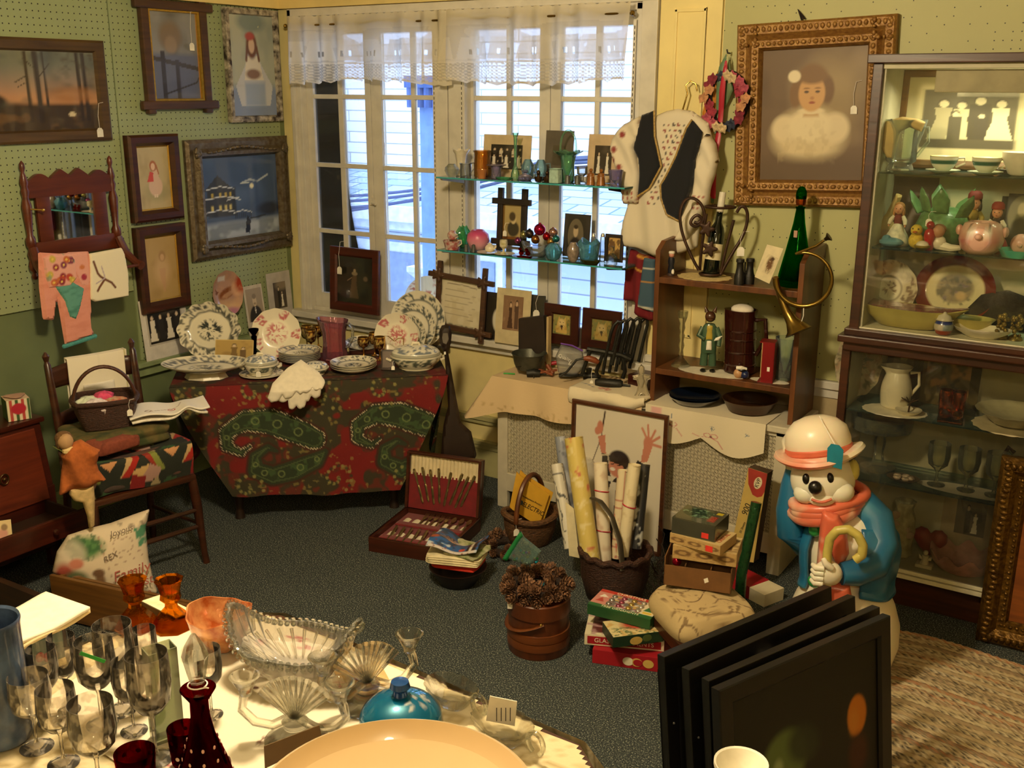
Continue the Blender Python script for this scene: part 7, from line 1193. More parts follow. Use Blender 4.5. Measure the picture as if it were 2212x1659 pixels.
def wcol(co): c=Cv(co[:,0],co[:,1],'e6d8b8'); c.mix((co[:,1]>4.5)*.0,'e6d8b8'); [c.ring(-2.36+dx,4.50+dy,.012,.003,'b8303a') for dx,dy in ((0,0),(.025,.01),(.045,-.01))]; c.line([(-2.48,4.52),(-2.40,4.49)],.004,'5a6a8a'); return c
b=B(); b.surf(lambda u,v:(-2.50+.42*u,np.where(v<.3,4.425-.0*v-.012*np.sin(v/.3*PI),4.425+.3*(v-.3)),np.where(v<.3,CZ+.012-.075*(1-v/.3)*(1-.5*u*u)-.012*np.sin(u*11),CZ+.012)+.004*np.sin(u*13)),50,30); b.one('white_embroidered_runner',vcm('linen',.85,0,0,.2,90),'white cloth with red embroidery under the ironware on the radiator cover','cloth',col=wcol,solid=.008,sm=1.2)
def bow(c):
    c.mix(c.o,'e6d9ba'); 
    for x,y in ((.22,.52),(.56,.36)): 
        for dx in (-.03,.03): c.ring(x+dx*1.0,y+.05,.028,.005,'cc7a78',1,.5)
        c.line([(x,y),(x-.10,y-.02),(x-.15,y+.04)],.005,'cc7a78'); c.line([(x,y),(x+.06,y-.06),(x+.11,y-.26)],.005,'cc7a78'); c.ell(x,y+.02,.012,.03,'7a4a48')
        for a in range(8): c.line([(x+.01,y+.26),(x+.01+.022*cos(a*PI/4),y+.26+.07*sin(a*PI/4))],.003,'6a7a8c')
    for a in range(8): c.line([(.86,.62),(.86+.022*cos(a*PI/4),.62+.07*sin(a*PI/4))],.003,'6a7a8c')
    c.rect(.05,.78,.14,.95,'e0a0a0',.02,.8)
b=B(); b.surf(lambda u,v:(-2.075+.60*u,4.43-.012*np.sin(u*9)*(1-v)-.008,CZ-(1-v)*(.115+.055*np.abs(np.sin(u*PI*1.9+.3))+.02*u)+.0),140,44); b.surf(lambda u,v:(-2.075+.60*u,4.422+.2*v,CZ+.0*u),30,6)
b.one('bow_embroidered_runner',lm,'cream scalloped runner embroidered with pink bows over the right of the radiator cover','cloth',col=lambda co:fn_c(bow,(co[:,0]+2.075)/.6,np.clip((co[:,2]-.56)/.18,0,.98)),sm=1.2)
iron=mat('cast_iron','24231d',.5,.5,var=.3,vs=50,bump=.2); iron2=mat('grey_iron','4c4d42',.45,.5,var=.25,vs=30)
P=RZ(1143,797); t=T('cast_iron_pot','round grey cast iron pot with wire bail at left of the radiator cover','pot',P); R=.092; b=B(); b.lathe([(.3*R,0),(.72*R,.003),(.86*R,.03),(.98*R,.08),(1.04*R,.088),(1.0*R,.088),(.9*R,.06),(.7*R,.012),(.001,.01)],40); b.build('body',iron2,t,sm=.9); b=B(); b.tube([(R*cos(a),-.01-.03*sin(a),.08-.05*sin(a)) for a in linsp(-.1,1.2,10)]+[(-.02,-.1,.03)],.003,6); b.build('bail',iron,t)
P=V((-2.86,4.68,CZ+.006)); q=PL([(1124,687),(1178,681),(1183,762),(1124,765)],P,0); t=T('dark_upright_book','dark brown book standing upright behind the iron pot','book',P); b=B(); b.prism(q,-.02,.02); b.build('cover',mat('book_cover','2c221c',.55,bump=.2),t,sm=0,bevel=.003); x1=max(a for a,_ in q); B().b2(x1,x1+.012,-.016,.016,0,max(z for _,z in q)-.004).build('pages',mat('book_pages','c2a878',.8),t,sm=0)
P=RZ(1232,806); t=T('plastic_zip_bag','clear plastic zip bag with white lettering and purple seal among the ironware','bag',P,rzc(P)); b=B(); b.puff(PF([(1212,744),(1258,758),(1264,790),(1244,815),(1206,806),(1200,770)],P),.02,30,.6,.03); b.build('film',thin('bag_film','eef0f0','c4c0b8',.4,.3),t); b=B(); c_=PF([(1211,742),(1235,746),(1259,758)],P); b.tube([(x,0,z) for x,z in c_],.004,6); b.build('zip_seal',mat('purple_zip','6a3aa8',.4),t); x,z=PF([(1221,771)],P)[0]; text('Quality',.026,mat('white_ink','e6e2d8'),t,Tr(x,-.028,z)@Ry(.4)); x,z=PF([(1234,785)],P)[0]; text('Bags',.018,mat('white_ink','e6e2d8'),t,Tr(x,-.028,z)@Ry(.4))
# looped iron press
P=V((-2.46,4.60,CZ+.008)); t=T('cast_iron_kitchen_press','dark cast iron kitchen press with upright loops and a wooden crank grip','kitchen tool',P,rzc(P)); 
def px3(pts,y=0): return [(x,y,z) for x,z in PF(pts,P)]
for i,(dx,y) in enumerate(((0,-.03),(14,-.015),(28,0),(42,.02),(58,.035))):
    b=B(); b.tube(px3([(1302+dx,805-dx*.1),(1308+dx,770),(1320+dx,715),(1326+dx,696+abs(i-2)*2),(1334+dx,688+abs(i-2)*2),(1341+dx,693),(1341+dx,706),(1330+dx,750),(1322+dx,785)],y),.0085,8); b.build('loop',iron,t)
b=B(); b.tube(px3([(1268,752),(1300,757),(1340,765),(1362,775)],-.02),.014,8); b.tube(px3([(1275,755),(1262,792),(1258,805)],-.03),.010,8); b.tube(px3([(1345,766),(1350,800),(1345,815)],-.02),.011,8); b.ell(px3([(1352,772)])[0],(.03,.03,.025),12); b.tube(px3([(1305,757),(1288,800),(1292,812)],-.02),.010,8); b.build('base_frame',iron,t); b=B(); b.tube(px3([(1212,806),(1225,798),(1246,772),(1262,769)],-.05),.006,8); b.build('crank_rod',iron,t); b=B(); b.tube(px3([(1261,769),(1272,769),(1285,773),(1293,778)],-.05),[.010,.016,.016,.010],12); b.build('crank_grip',mat('worn_wood_grip','7a3c1c',.45),t); ptag(t,*[px3([(1278,822)])[0][0],-.07,px3([(1278,822)])[0][2]],.02,.07)
t,W,h,d=bx('polished_wooden_box','polished reddish-brown wooden box behind the gingerbread cutter',(1352,838),(1406,846),CZ+.002,.07,.16,redwood,rot=-.25)
P=RZ(1386,858,CZ+.004); t=T('gingerbread_man_cutter','shiny metal gingerbread man cookie cutter standing at the cover edge','cookie cutter',P,rzc(P),rx=-.08); gq=PF([(1385,788),(1391,794),(1392,803),(1390,809),(1404,812),(1406,818),(1399,821),(1396,832),(1399,845),(1405,856),(1398,861),(1388,850),(1384,850),(1377,861),(1368,859),(1376,845),(1379,832),(1376,821),(1368,819),(1367,813),(1380,810),(1378,803),(1380,794)],P); al=mat('bright_aluminium','cfc6b0',.3,.7); b=B(); b.puff(gq,.006,50,.2,.006); b.build('body',al,t); b=B(); b.tube([(x,-.006,z) for x,z in gq],.003,6,True); b.build('raised_rim',al,t); b=B(); x,z=PF([(1387,823)],P)[0]; b.tube([(x,-.008,z+.03),(x+.008,-.014,z),(x-.002,-.012,z-.03)],.004,6); b.build('handle',al,t)
def lump(nm,lab,cat,px,py,parts,m,h=CZ+.006): 
    P=RZ(px,py,h); b=B()
    for q in parts(P): b.tube(*q)
    return b.one(nm,m,lab,cat,loc=P,rz=rzc(P),sm=1)
lump('iron_trivet','small black iron pan in front of the grey pot','pan',1152,812,lambda P:[([(-.035,0,.012),(.0,0,.016),(.035,0,.012)],[.02,.026,.02],12),([(.03,0,.012),(.07,.0,.012)],.006),([(.0,-.02,.01),(.004,-.035,-.0),(-.01,-.05,-.02),(-.02,-.045,-.03)],.002)],iron)
lump('slotted_iron_spoon','black slotted iron turner lying before the plastic bag','kitchen tool',1228,816,lambda P:[([(-.05,.01*k,.012),(-.01,.012*k,.014),(.04,.012*k,.014),(.055,.0,.014)],.005) for k in (-2,-1,0,1,2)]+[([(.05,0,.014),(.1,.01,.014)],.008)],iron)
lump('meat_mincer','small black iron mincer head at centre of the ironware','kitchen tool',1272,820,lambda P:[([(-.03,0,.02),(.03,0,.02)],[.02,.018],12),([(0,0,.02),(0,0,.06)],[.012,.018],10),([(.02,0,.02),(.06,-.01,.018)],.01)],iron)
lump('black_iron_roller','black cylindrical iron roller at front of the radiator cover','kitchen tool',1318,838,lambda P:[([(-.075,.015,.022),(-.05,.01,.024),(.05,-.012,.024),(.06,-.014,.022)],[.016,.024,.024,.018],14),([(.06,-.014,.022),(.10,-.02,.02)],.006)],iron)
lump('red_handled_utensils','bundle of old utensils with red and wooden handles beside the pot','utensils',1182,812,lambda P:[([(-.05,.02,.03),(.03,-.02,.012)],.008),([(-.04,-.01,.02),(.05,.01,.03)],.007),([(0,.03,.05),(.03,.0,.012)],.012)],mat('worn_wood_grip','7a3c1c'))
lump('red_cookie_cutter_handle','red wooden handle among the old utensils','utensils',1190,795,lambda P:[([(-.03,0,.02),(.03,0,.03)],[.012,.010],10)],mat('red_handle','a8182a',.35))
lump('green_rubber_band','bright green plastic strip on the beige cloth beside the pot','strip',1100,808,lambda P:[([(-.03,.005,.002),(.0,0,.003),(.03,-.006,.002)],.004)],mat('neon_green','2f9a3c',.5),CZ+.004)
# ---- bookcase
bcw=wood('bookcase_wood','452610','6e401c',.45,axis=(8,2,1)); bci=bcw
BX0,BX1,BF,BB=-2.085,-1.375,4.485,4.785; z0=RTOP+.001
t=T('open_bookcase','open wooden bookcase of three tiers standing on the radiator cover','bookcase',((BX0+BX1)/2,BF,z0)); hw=(BX1-BX0)/2
for s in (-1,1): b=B(); x=s*(hw-.012); b.add([(xx,y,z) for xx in (x-.012,x+.012) for y,z in ((0,0),(0,.735),(.06,.775),(.3,.79),(.3,0))],[(0,1,2,3,4),(9,8,7,6,5),(0,5,6,1),(1,6,7,2),(2,7,8,3),(3,8,9,4),(4,9,5,0)]); b.build('side_panel',bcw,t,sm=0,bevel=.002)
S1,S2=.905,1.347
for z in (S1,S2): B().b2(-hw+.024,hw-.024,.0,.3,z-z0-.028,z-z0).build('shelf',bcw,t,sm=0,bevel=.002)
def bs(px,Y,z): p=Yp(px,600,Y); p=Yp(px,pr(V((p.x,Y,z)))[1],Y); return V((p.x,Y,z+.001))
P=bs(1449,4.55,S2); t=T('waiter_figurine','tiny painted figurine in black coat at left of the bookcase top','figurine',P,rzc(P)); b=B(); b.cyl(.018,.012,16); b.build('base',mat('dark_brown_base','3a2a22',.6),t); b=B(); b.lathe([(.014,.012),(.016,.03),(.013,.05),(.017,.065),(.014,.085),(.005,.09)],16); b.build('coat',mat('navy_coat','1a1c26',.4),t); b=B(); b.ell((0,-.003,.098),.013,12); b.build('head',mat('pink_face','c98a74',.5),t); b=B(); b.lathe([(.013,.103),(.015,.108),(.013,.115),(.001,.117)],14); b.ell((.008,-.012,.02),(.008,.006,.014),8); b.build('white_cap',TAGM,t)
dm=mat('doily_cream_lace','d8c084',.9,bump=.2,vs=60); P=bs(1522,4.60,S2); b=B(); b.lathe([(.12,0),(.12,.002),(.001,.003)],60,sy=.85,wav=lambda a,i:1+.10*abs(sin(a*7))); b.one('cream_crochet_doily',dm,'cream crocheted doily with pointed edge under the wine bottle holder','doily',loc=P)
P=bs(1535,4.62,S2+.012); t=T('wine_bottle','dark wine bottle with white capsule held in the scrolled metal stand','bottle',P,rzc(P)); A=PF([(1538,580),(1563,415)],P); ang=math.atan2(A[1][0]-A[0][0],A[1][1]-A[0][1]); L=A[1][1]+.0; MB=Ry(ang)@Rx(-.1); 
b=B(); b.lathe([(.001,0),(.035,0),(.038,.01),(.038,.19),(.03,.22),(.016,.245),(.014,L*.97),(.001,L*.97)],28); b.build('glass_body',mat('black_green_glass','0c120a',.08,coat=.6),t,M=MB,sm=.9); b=B(); b.lathe([(.0155,L*.76),(.0165,L*.78),(.0155,L),(.001,L+.001)],20); b.build('white_capsule',mat('white_capsule','ddd6c2',.4),t,M=MB); b=B(); b.surf(lambda u,v:(.0388*np.cos(-PI*.95+u*PI*.8),.0388*np.sin(-PI*.95+u*PI*.8),.07+v*.075),16,3); b.build('paper_label',mat('label_cream','e4d6ae'),t,M=MB)
P=bs(1540,4.62,S2+.003); t=T('scrolled_bottle_holder','brown wrought metal bottle holder shaped like a two-handled urn','bottle holder',P,rzc(P)); rm=mat('rust_brown_metal','3a2414',.5,.4,var=.3,vs=40)
def crv(pts,y0,y1,r,nm):
    q=PF(pts,P); N=len(q)-1; ks=linsp(0,N,N*5+1); f=lambda a:np.interp(ks,range(N+1),a); xs,zs=f([a for a,_ in q]),f([c for _,c in q]); sm_=lambda a:np.convolve(np.pad(a,2,'edge'),np.ones(5)/5,'valid')
    b=B(); b.tube(list(zip(sm_(xs),linsp(y0,y1,len(ks)),sm_(zs))),r,8); b.build(nm,rm,t)
crv([(1498,478),(1508,482),(1517,472),(1508,462),(1497,468),(1490,482),(1505,490),(1520,476),(1522,455),(1512,434),(1492,424),(1475,435),(1468,465),(1474,505),(1495,555),(1512,585)],-.02,-.03,.0075,'left_handle'); crv([(1590,460),(1600,443),(1612,448),(1616,470),(1607,505),(1585,540),(1562,580),(1556,592)],-.02,-.03,.0075,'right_handle'); crv([(1586,470),(1578,500),(1566,545),(1556,592)],-.03,-.03,.007,'front_stay'); crv([(1527,455),(1520,500),(1513,560),(1512,585)],-.03,-.02,.007,'front_stay')
q=PF([(1556,447)],P)[0]; b=B(); b.tube([(q[0]+.068*cos(a),.0+.05*sin(a),q[1]) for a in linsp(0,2*PI,30)[:-1]],.006,8,True); q2=PF([(1535,588)],P)[0]; b.tube([(q2[0]+.05*cos(a),.04*sin(a),.012) for a in linsp(0,2*PI,24)[:-1]],.006,8,True); b.build('rings',rm,t)
for px,py in ((1533,535),(1527,492)): x,z=PF([(px,py)],P)[0]; b=B(); b.puff([(x+.03*cos(a)*(1+.3*cos(5*a)),z+.03*sin(a)*(1+.3*cos(5*a))) for a in linsp(0,2*PI,40)[:-1]],.004,24,.5,.01,M=Tr(0,-.045,0)); b.build('metal_vine_leaf',rm,t)
x,z=PF([(1599,551)],P)[0]; ptag(t,x,-.03,z,.042,.07)
P=bs(1607,4.53,S2); t=T('opera_glasses','pair of small black binoculars on the bookcase top','binoculars',P,rzc(P)); bkr=mat('black_leatherette','15130f',.5,bump=.2,vs=90)
for s in (-1,1): b=B(); b.lathe([(.001,0),(.023,0),(.024,.035),(.019,.05),(.015,.075),(.015,.098),(.019,.102),(.018,.115),(.001,.112)],20,Tr(s*.022,s*.012,0)); b.build('barrel',bkr,t,sm=.8)
b=B(); b.tube([(-.02,-.01,.05),(.02,.01,.05)],.006,8); b.tube([(0,0,.04),(0,0,.1)],.004,8); b.build('bridge',bkr,t)
P=bs(1652,4.50,S2); t=T('tilted_bird_postcard','cream card with sepia picture leaning tilted against the green decanter','card',P,rzc(P)); cq=PF([(1657,528),(1692,537),(1662,613),(1630,598)],P); b=B(); b.prism(cq,-.002,.0); b.build('card',mat('postcard_cream','e2d4ac',.6),t,sm=0,bevel=.0005); x,z=PF([(1662,572)],P)[0]; paint('sepia_picture',.055,.085,lambda c:(c.mix(c.o,'e2d4ac'),c.ell(.5,.5,.25,.45,'6a4a2c',.6,1,.3),c.ell(.55,.85,.15,.1,'4a3420',.4),c.noise(7,'d8c8a0',.55,.8)),t,30,M=Tr(x,-.003,z)@Ry(.4))
P=bs(1716,4.62,S2); t=T('green_glass_decanter','tall conical green glass decanter with ball stopper on the bookcase','decanter',P); zt=topz(P,402)-P.z; gg_=glass('bottle_green_glass','3fb848',.02,.6); b=B(); b.lathe([(.001,0),(.07,0),(.078,.012),(.074,.05),(.05,.16),(.026,.28),(.018,zt-.10),(.022,zt-.09),(.015,zt-.09),(.02,.28),(.045,.16),(.068,.03),(.001,.02)],36); b.build('body',gg_,t,sm=.9); b=B(); b.lathe([(.012,zt-.10),(.01,zt-.085)]+[(.023*sin(a)+.001,zt-.04-.04*cos(a)) for a in linsp(.25,PI,14)],24); b.build('stopper',gg_,t,sm=1); b=B(); b.lathe([(.021,.36),(.023,.38),(.0205,.40)],24); b.build('copper_band',mat('copper','a04a1c'),t); x=0; B().prism([(-.008,zt-.22),(.008,zt-.22),(.008,zt-.19),(-.008,zt-.19)],-.042,-.040).build('paper_tag',mat('rose_tag','b08a74',.7),t,sm=0); b=B(); b.puff([(.02*cos(a)*.6,.22+.03*sin(a)) for a in linsp(0,6.28,14)[:-1]],.003,14,.5,M=Tr(0,-.036,0)@Rx(-.17)); b.build('gilt_lion',gilt,t)
P=V((-1.345,4.452,1.33)); t=T('brass_hunting_horn','coiled brass hunting horn hanging on the right side of the bookcase','horn',P,.12); br=mat('aged_brass','8a7034',.25,.9,var=.2)
def hx(pts): return PL(pts,P,.12)
c0=hx([(1737,603)])[0]; r1=hx([(1798,603)])[0][0]-c0[0]; 
ringp=[(c0[0]+r1*1.0*cos(a),-.012+.02*(a/6.3),c0[1]+r1*.98*sin(a)) for a in linsp(PI*.62,-PI*1.0,44)]
bell=[(x,.0-.004*i,z) for i,(x,z) in enumerate(hx([(1679,620),(1688,645),(1700,672),(1712,692),(1722,706),(1727,716)]))]
b=B(); pts=[(x,-.015,z) for x,z in hx([(1782,518),(1765,530)])]+ringp; 
b.tube(pts,lambda k:.006+.007*k,10); b.tube([ringp[-1]]+bell,[.013,.014,.016,.02,.028,.045,.062],20); b.build('coiled_tube',br,t,sm=1); x,z=hx([(1783,517)])[0]; b=B(); b.lathe([(.007,0),(.009,.01),(.02,.022),(.019,.024)],16,Tr(x,-.015,z)@Ry(.9)); b.build('mouthpiece',mat('dark_brass','3a3018',.35,.8),t); x,z=hx([(1738,660)])[0]; b=B(); b.tube([(x,-.02,z),(x+.004,-.03,z-.04),(x-.004,-.025,z-.07)],.002,6); b.build('string',mat('tag_string','eee8dc'),t)
# middle tier
Y=4.60
P=bs(1470,4.58,S1); LI('glass_candlestick','clear twisted glass candlestick at left of the bookcase middle shelf','candlestick',P,topz(P,672),.045,[(1,0),(1,.03),(.7,.08),(.3,.16),(.2,.3),(.32,.38),(.2,.46),(.3,.56),(.2,.62),(.32,.7),(.25,.78),(.5,.9),(.55,1),(.4,1),(.3,.88)],glass('clear_glass','f6f8f6'),24)
P=bs(1528,4.56,S1); t=T('cat_waiter_figurine','standing cat figurine in green suit holding a tray on the middle shelf','figurine',P,rzc(P)); gs=mat('green_suit_glaze','3f5a44',.3,coat=.5); zt=topz(P,662)-P.z
for s in (-1,1): b=B(); b.tube([(s*.02,0,.03),(s*.019,0,.075),(s*.015,0,.11)],[.019,.018,.018],12); b.build('trouser_leg',gs,t); b=B(); b.ell((s*.022,-.014,.008),(.014,.02,.009),10); b.build('shoe',blk_,t); b=B(); b.tube([(s*.03,0,zt*.68),(s*.048,-.01,zt*.56),(s*.046 if s>0 else -.02,-.03,zt*.42 if s>0 else zt*.52)],[.014,.013,.01],10); b.build('arm',gs,t)
b=B(); b.lathe([(.036,.095),(.036,.13),(.038,zt*.66),(.022,zt*.74)],20,sy=.7); b.build('jacket',gs,t); b=B(); b.puff([(-.012,.11),(.014,.11),(.012,.155),(-.01,.155)],.006,12,.5,M=Tr(0,-.027,0)); b.build('white_apron',TAGM,t); b=B(); b.puff([(-.015,.16),(.015,.16),(.012,zt*.73),(-.012,zt*.73)],.006,12,.5,M=Tr(0,-.024,0)); b.build('yellow_cravat',mat('cravat_yellow','b8a03c',.5),t); b=B(); b.puff([(.02,.155),(.045,.16),(.062,.185),(.03,.172)],.005,14,.5,M=Tr(0,-.03,0)); b.build('white_napkin',TAGM,t)
b=B(); b.ell((0,-.004,zt*.85),(.025,.024,.026),16); b.ell((0,-.024,zt*.82),(.014,.012,.01),10); [b.lathe([(.011,0),(.007,.014),(.001,.028)],10,Tr(s*.017,0,zt*.92)@Ry(s*.35)) for s in (-1,1)]; b.build('head',mat('brown_cat_glaze','4a2c1a',.3,coat=.5),t)
P=bs(1597,4.64,S1); t=T('brown_stoneware_jug','tall brown glazed stoneware jug with cloth in its mouth on the middle shelf','jug',P,-.0); bg=mat('brown_salt_glaze','32120c',.2,coat=.6,var=.2); zt=topz(P,668)-P.z; b=B(); b.lathe([(.06,0),(.075,.006),(.073,.05),(.065,zt*.8),(.068,zt),(.06,zt),(.055,zt*.7),(.06,.03),(.001,.02)],36,wav=lambda a,i:((1+.3*max(0,-cos(a-.3))**8 if .36<i<.62 else 1),0)); [b.lathe([(.0745-.006*k,z),(.077-.006*k,z+.004),(.0745-.006*k,z+.008)],32) for k,z in ((0,.04),(.3,.1),(.6,.16),(1,.2))]; b.build('body',bg,t,sm=.9); b=B(); b.tube([(.06,.0,zt*.85),(.11,.0,zt*.88),(.12,.0,zt*.6),(.075,0,zt*.3)],.010,8); b.build('handle',bg,t); P2=P+V((0,-.01,zt-.01)); b=B(); b.ell((0,0,.012),(.055,.045,.025),14); b.one('crumpled_cloth',mat('white_napkin_linen','ece2cc'),'white cloth stuffed in the mouth of the brown jug','cloth',loc=P2,sm=1.2)
P=bs(1600,4.53,S1); t=T('toby_jug','small character jug with white cap and blue coat in front of the brown jug','jug',P,rzc(P)); b=B(); b.ell((-.012,0,.022),(.022,.022,.024),14); b.build('face',mat('flesh_glaze','c99a6c',.35,coat=.4),t); b=B(); b.ell((.018,-.004,.02),(.02,.024,.02),12); b.build('coat',mat('royal_blue_glaze','16244f',.3,coat=.5),t); b=B(); b.tube([(-.022,-.008,.05),(0,-.012,.052),(.024,-.006,.046)],[.009,.010,.007],10); b.build('cap_brim',TAGM,t); b=B(); b.ell((.004,.004,.042),(.028,.026,.012),12); b.build('hat',blk_,t)
P=bs(1652,4.515,S1); t=T('red_bottle_box','open upright red presentation box at right of the middle shelf','box',P,.18); b=B(); b.b2(-.035,.035,0,.075,0,.004); b.b2(-.035,.035,0,.075,.186,.19); b.b2(.031,.035,0,.075,.004,.186); b.b2(-.035,.031,.071,.075,.004,.186); b.b2(-.02,.035,0,.004,.004,.186); b.build('carton',mat('lacquer_red','7c0c12',.35,var=.05),t,sm=0); B().b2(-.034,.03,.066,.07,.006,.184).build('inside_lining',mat('box_tan','c2a26a'),t,sm=0); B().prism([(.006,.055),(.018,.055),(.018,.075),(.006,.075)],-.001,0).build('price_sticker',TAGM,t,sm=0)
P=bs(1693,4.62,S1); LI('etched_glass_vase','clear glass vase at right end of the middle shelf behind the red box','vase',P,P.z+.20,.05,[(.7,0),(.75,.02),(.8,.5),(1,1),(.95,1),(.75,.5),(.01,.05)],thin('etched_clear'))
for nm,px,Y,sx,lab in (('white_lace_doily',1540,4.555,.17,'white lace doily under the cat and candlestick, dipping over the shelf edge'),('small_white_doily',1662,4.56,.09,'small white doily under the red box on the middle shelf')):
    P=bs(px,Y,S1-.0005); b=B(); b.lathe([(sx,0),(sx,.001),(.001,.0012)],60,sy=.42,wav=lambda a,i:1+.04*abs(sin(a*9))); b.one(nm,mat('doily_white','e2dac2'),lab,'doily',loc=P)
def rim(P,R,h,m,nm,lab,cat,sx=1): b=B(); b.lathe([(.6*R,0),(.78*R,.004),(R,h),(1.03*R,h+.003),(1.0*R,h+.004),(.76*R,.01),(.001,.009)],44,sx=sx); return b.one(nm,m,lab,cat,loc=P,sm=.9)
P=bs(1500,4.56,RTOP+.006); rim(P,.118,.03,mat('navy_enamel','0f1828',.15,coat=.7),'navy_enamel_pan','lower navy blue enamel pie pan under the bookcase','pan'); rim(P+V((0,0,.012)),.12,.028,mat('navy_enamel','0f1828'),'navy_enamel_pan','upper navy blue enamel pie pan, stacked in its twin','pan')
P=bs(1618,4.58,RTOP+.006); rim(P,.125,.055,wood('dark_bowl_turned','2a1609','4a2c14',.4),'turned_wooden_bowl','dark turned wooden bowl in the bookcase bottom tier','bowl')
# ---------------------------------------------------------------- window sill, glass shelves, lace, costume, portrait
def SF(name,label,c4,Y,fw,m,fn,d=.02,rx=-.06,cat='picture',**k):
    a,b_,c=[Yp(*q,Y) for q in c4]; W=abs(b_.x-a.x); H=abs(c.z-a.z); return framed(name,label,W,H,((a.x+b_.x)/2,Y+.01,(a.z+c.z)/2),0,[(0,0),(0,d*.8),(.004,d),(fw*.8,d),(fw,d*.5),(fw,0)],m,fn,fw-.003,d*.4,rx=rx,cat=cat,**k)
def p_gown(c): c.mix(c.o,'1e1c14'); c.noise(4,'2e2a1c',.5,.8); c.poly([(.36,.12),(.42,.5),(.46,.62),(.56,.62),(.55,.45),(.62,.12)],'54442e'); c.ell(.5,.64,.08,.04,'8a7c60',.3); c.ell(.5,.7,.035,.035,'a08c6a',.3); c.ell(.8,.55,.06,.05,'6a5a48',.6); c.line([(.3,.48),(.42,.55)],.012,'8a7258')
SF('framed_gown_picture','dark red-brown framed picture of a woman in a gown standing at left on the sill',((711,531),(816,531),(755,672)),4.745,.055,wood('mahogany_frame','3a120a','521c0e',.35),p_gown,tagat=(-.10,-.03,.03,.045,.15),nx=70)
# rustic certificate
a,b_,c_=[Yp(*q,4.735) for q in ((948,600),(1042,600),(995,706))]; W=abs(b_.x-a.x)+.01; H=abs(a.z-c_.z)+.02; t=T('rustic_certificate_frame','dark rustic leaf-cornered frame holding a white certificate on the sill','picture',((a.x+b_.x)/2,4.745,(a.z+c_.z)/2),0,None,-.05,.05)
for s in (-1,1):
    B().box((s*W/2,-.012,.01),(.03,.02,H+.14)).build('side_bar',rust,t,sm=0,bevel=.004); B().box((0,-.02,s*H/2),(W+.14,.02,.03)).build('cross_bar',rust,t,sm=0,bevel=.004)
    for q in (-1,1): b=B(); b.puff([(s*W/2+(.032+.012*cos(5*k))*cos(k),q*H/2+(.032+.012*cos(5*k))*sin(k)) for k in linsp(0,6.28,40)[:-1]],.006,26,.5,.01,M=Tr(0,-.032,0)); b.build('carved_leaf',rust,t)
def p_cert(c): 
    c.mix(c.o,'d8cfb4'); c.noise(6,'c8bc98',.5,.6); c.line([(.15,.88),(.5,.9),(.85,.86)],.012,'8a7c64')
    for k in range(9): c.line([(.12,.76-.065*k),(.5+.04*(k%3)*5*.4,.76-.065*k),(.86-.03*(k%4),.75-.065*k)],.004,'b0a488')
    c.line([(.6,.16),(.8,.165)],.006,'9a8c70'); m=np.minimum(np.minimum(c.u,1-c.u),np.minimum(c.v,1-c.v)); c.mix(np.clip((.05-m)/.03,0,1)*vnoise(c.u,c.v,20,3),'2c2018')
paint('certificate',W-.02,H-.02,p_cert,t,60,y=-.006); B().box((0,0,0),(W,.006,H)).build('backing',mat('backing_board','4a3a28'),t,sm=0)
def stand(name,label,c4,Y,z,fn,board,iw,ih,lean=.12,oz=0,th=.004,**k): a,b_,c=[Yp(*q,Y) for q in c4]; W=abs(b_.x-a.x); H=abs(c.z-z); return mounted(name,label,'photograph',W,H,((a.x+b_.x)/2,Y,z),0,fn,lean,board,W*iw,H*ih,oz,th,**k)
sl=.842
stand('dark_flower_mount','dark mount with pale flower print half hidden behind the cream couple photograph',((1045,640),(1085,640),(1060,632)),4.765,sl,lambda c:(c.mix(c.o,'2a241c'),c.ell(.75,.4,.3,.3,'d8d0b8',.3)),'241c16',.9,.8,.06)
def p_pair(c): c.mix(c.o,'8a6a50'); c.noise(4,'a8886a',.5,.6); c.person(.38,.05,.78,'4a3226','d2b090'); c.person(.68,.05,.84,'5a4234','d2b090',dress=False)
stand('cream_couple_photo','large cream mount with brown photograph of a couple, tallest on the sill by the book',((1068,640),(1142,640),(1105,626)),4.72,sl,p_pair,'cdbd94',.58,.62,.10,.02)
t=stand('dark_grey_mount','dark grey photograph mount with white price tag behind the couple photograph',((1130,650),(1175,650),(1155,638)),4.765,sl,lambda c:(c.mix(c.o,'3a382c'),c.ell(.2,.2,.4,.4,'8a8468',.5)),'3c3a30',.8,.85,.06); ptag(t,.02,-.012,.15,.05,.08)
def p_dog(c): c.mix(c.o,'8a8a50'); c.noise(4,'b8a050',.45,.8,.2,3); c.noise(5,'4a5a34',.6,.7,.1,6); c.poly([(.2,.1),(.25,.55),(.35,.88),(.45,.72),(.58,.72),(.7,.88),(.75,.5),(.8,.1)],'c8a85c'); c.ell(.5,.55,.17,.22,'dcc488',.4); c.ell(.5,.42,.07,.06,'3a2a1c',.4); c.poly([(.44,.38),(.56,.38),(.52,.22)],'5a3a2c'); [c.ell(x,.6,.025,.02,'2a2018',.3) for x in (.42,.58)]; c.noise(12,'a8803c',.6,.6,.1,4)
mah=wood('maroon_frame','2c0f0c','40170f',.3)
SF('framed_dog_portrait','dark maroon frame with painted collie, left of its pair on the sill',((1176,654),(1252,664),(1200,742)),4.73,.055,mah,p_dog)
SF('framed_dog_portrait','dark maroon frame with dog picture half hidden behind the cast iron press',((1259,664),(1342,676),(1280,756)),4.73,.055,mah,lambda c:(p_dog(c),c.mix(c.o*.35,'3a3a1c')))
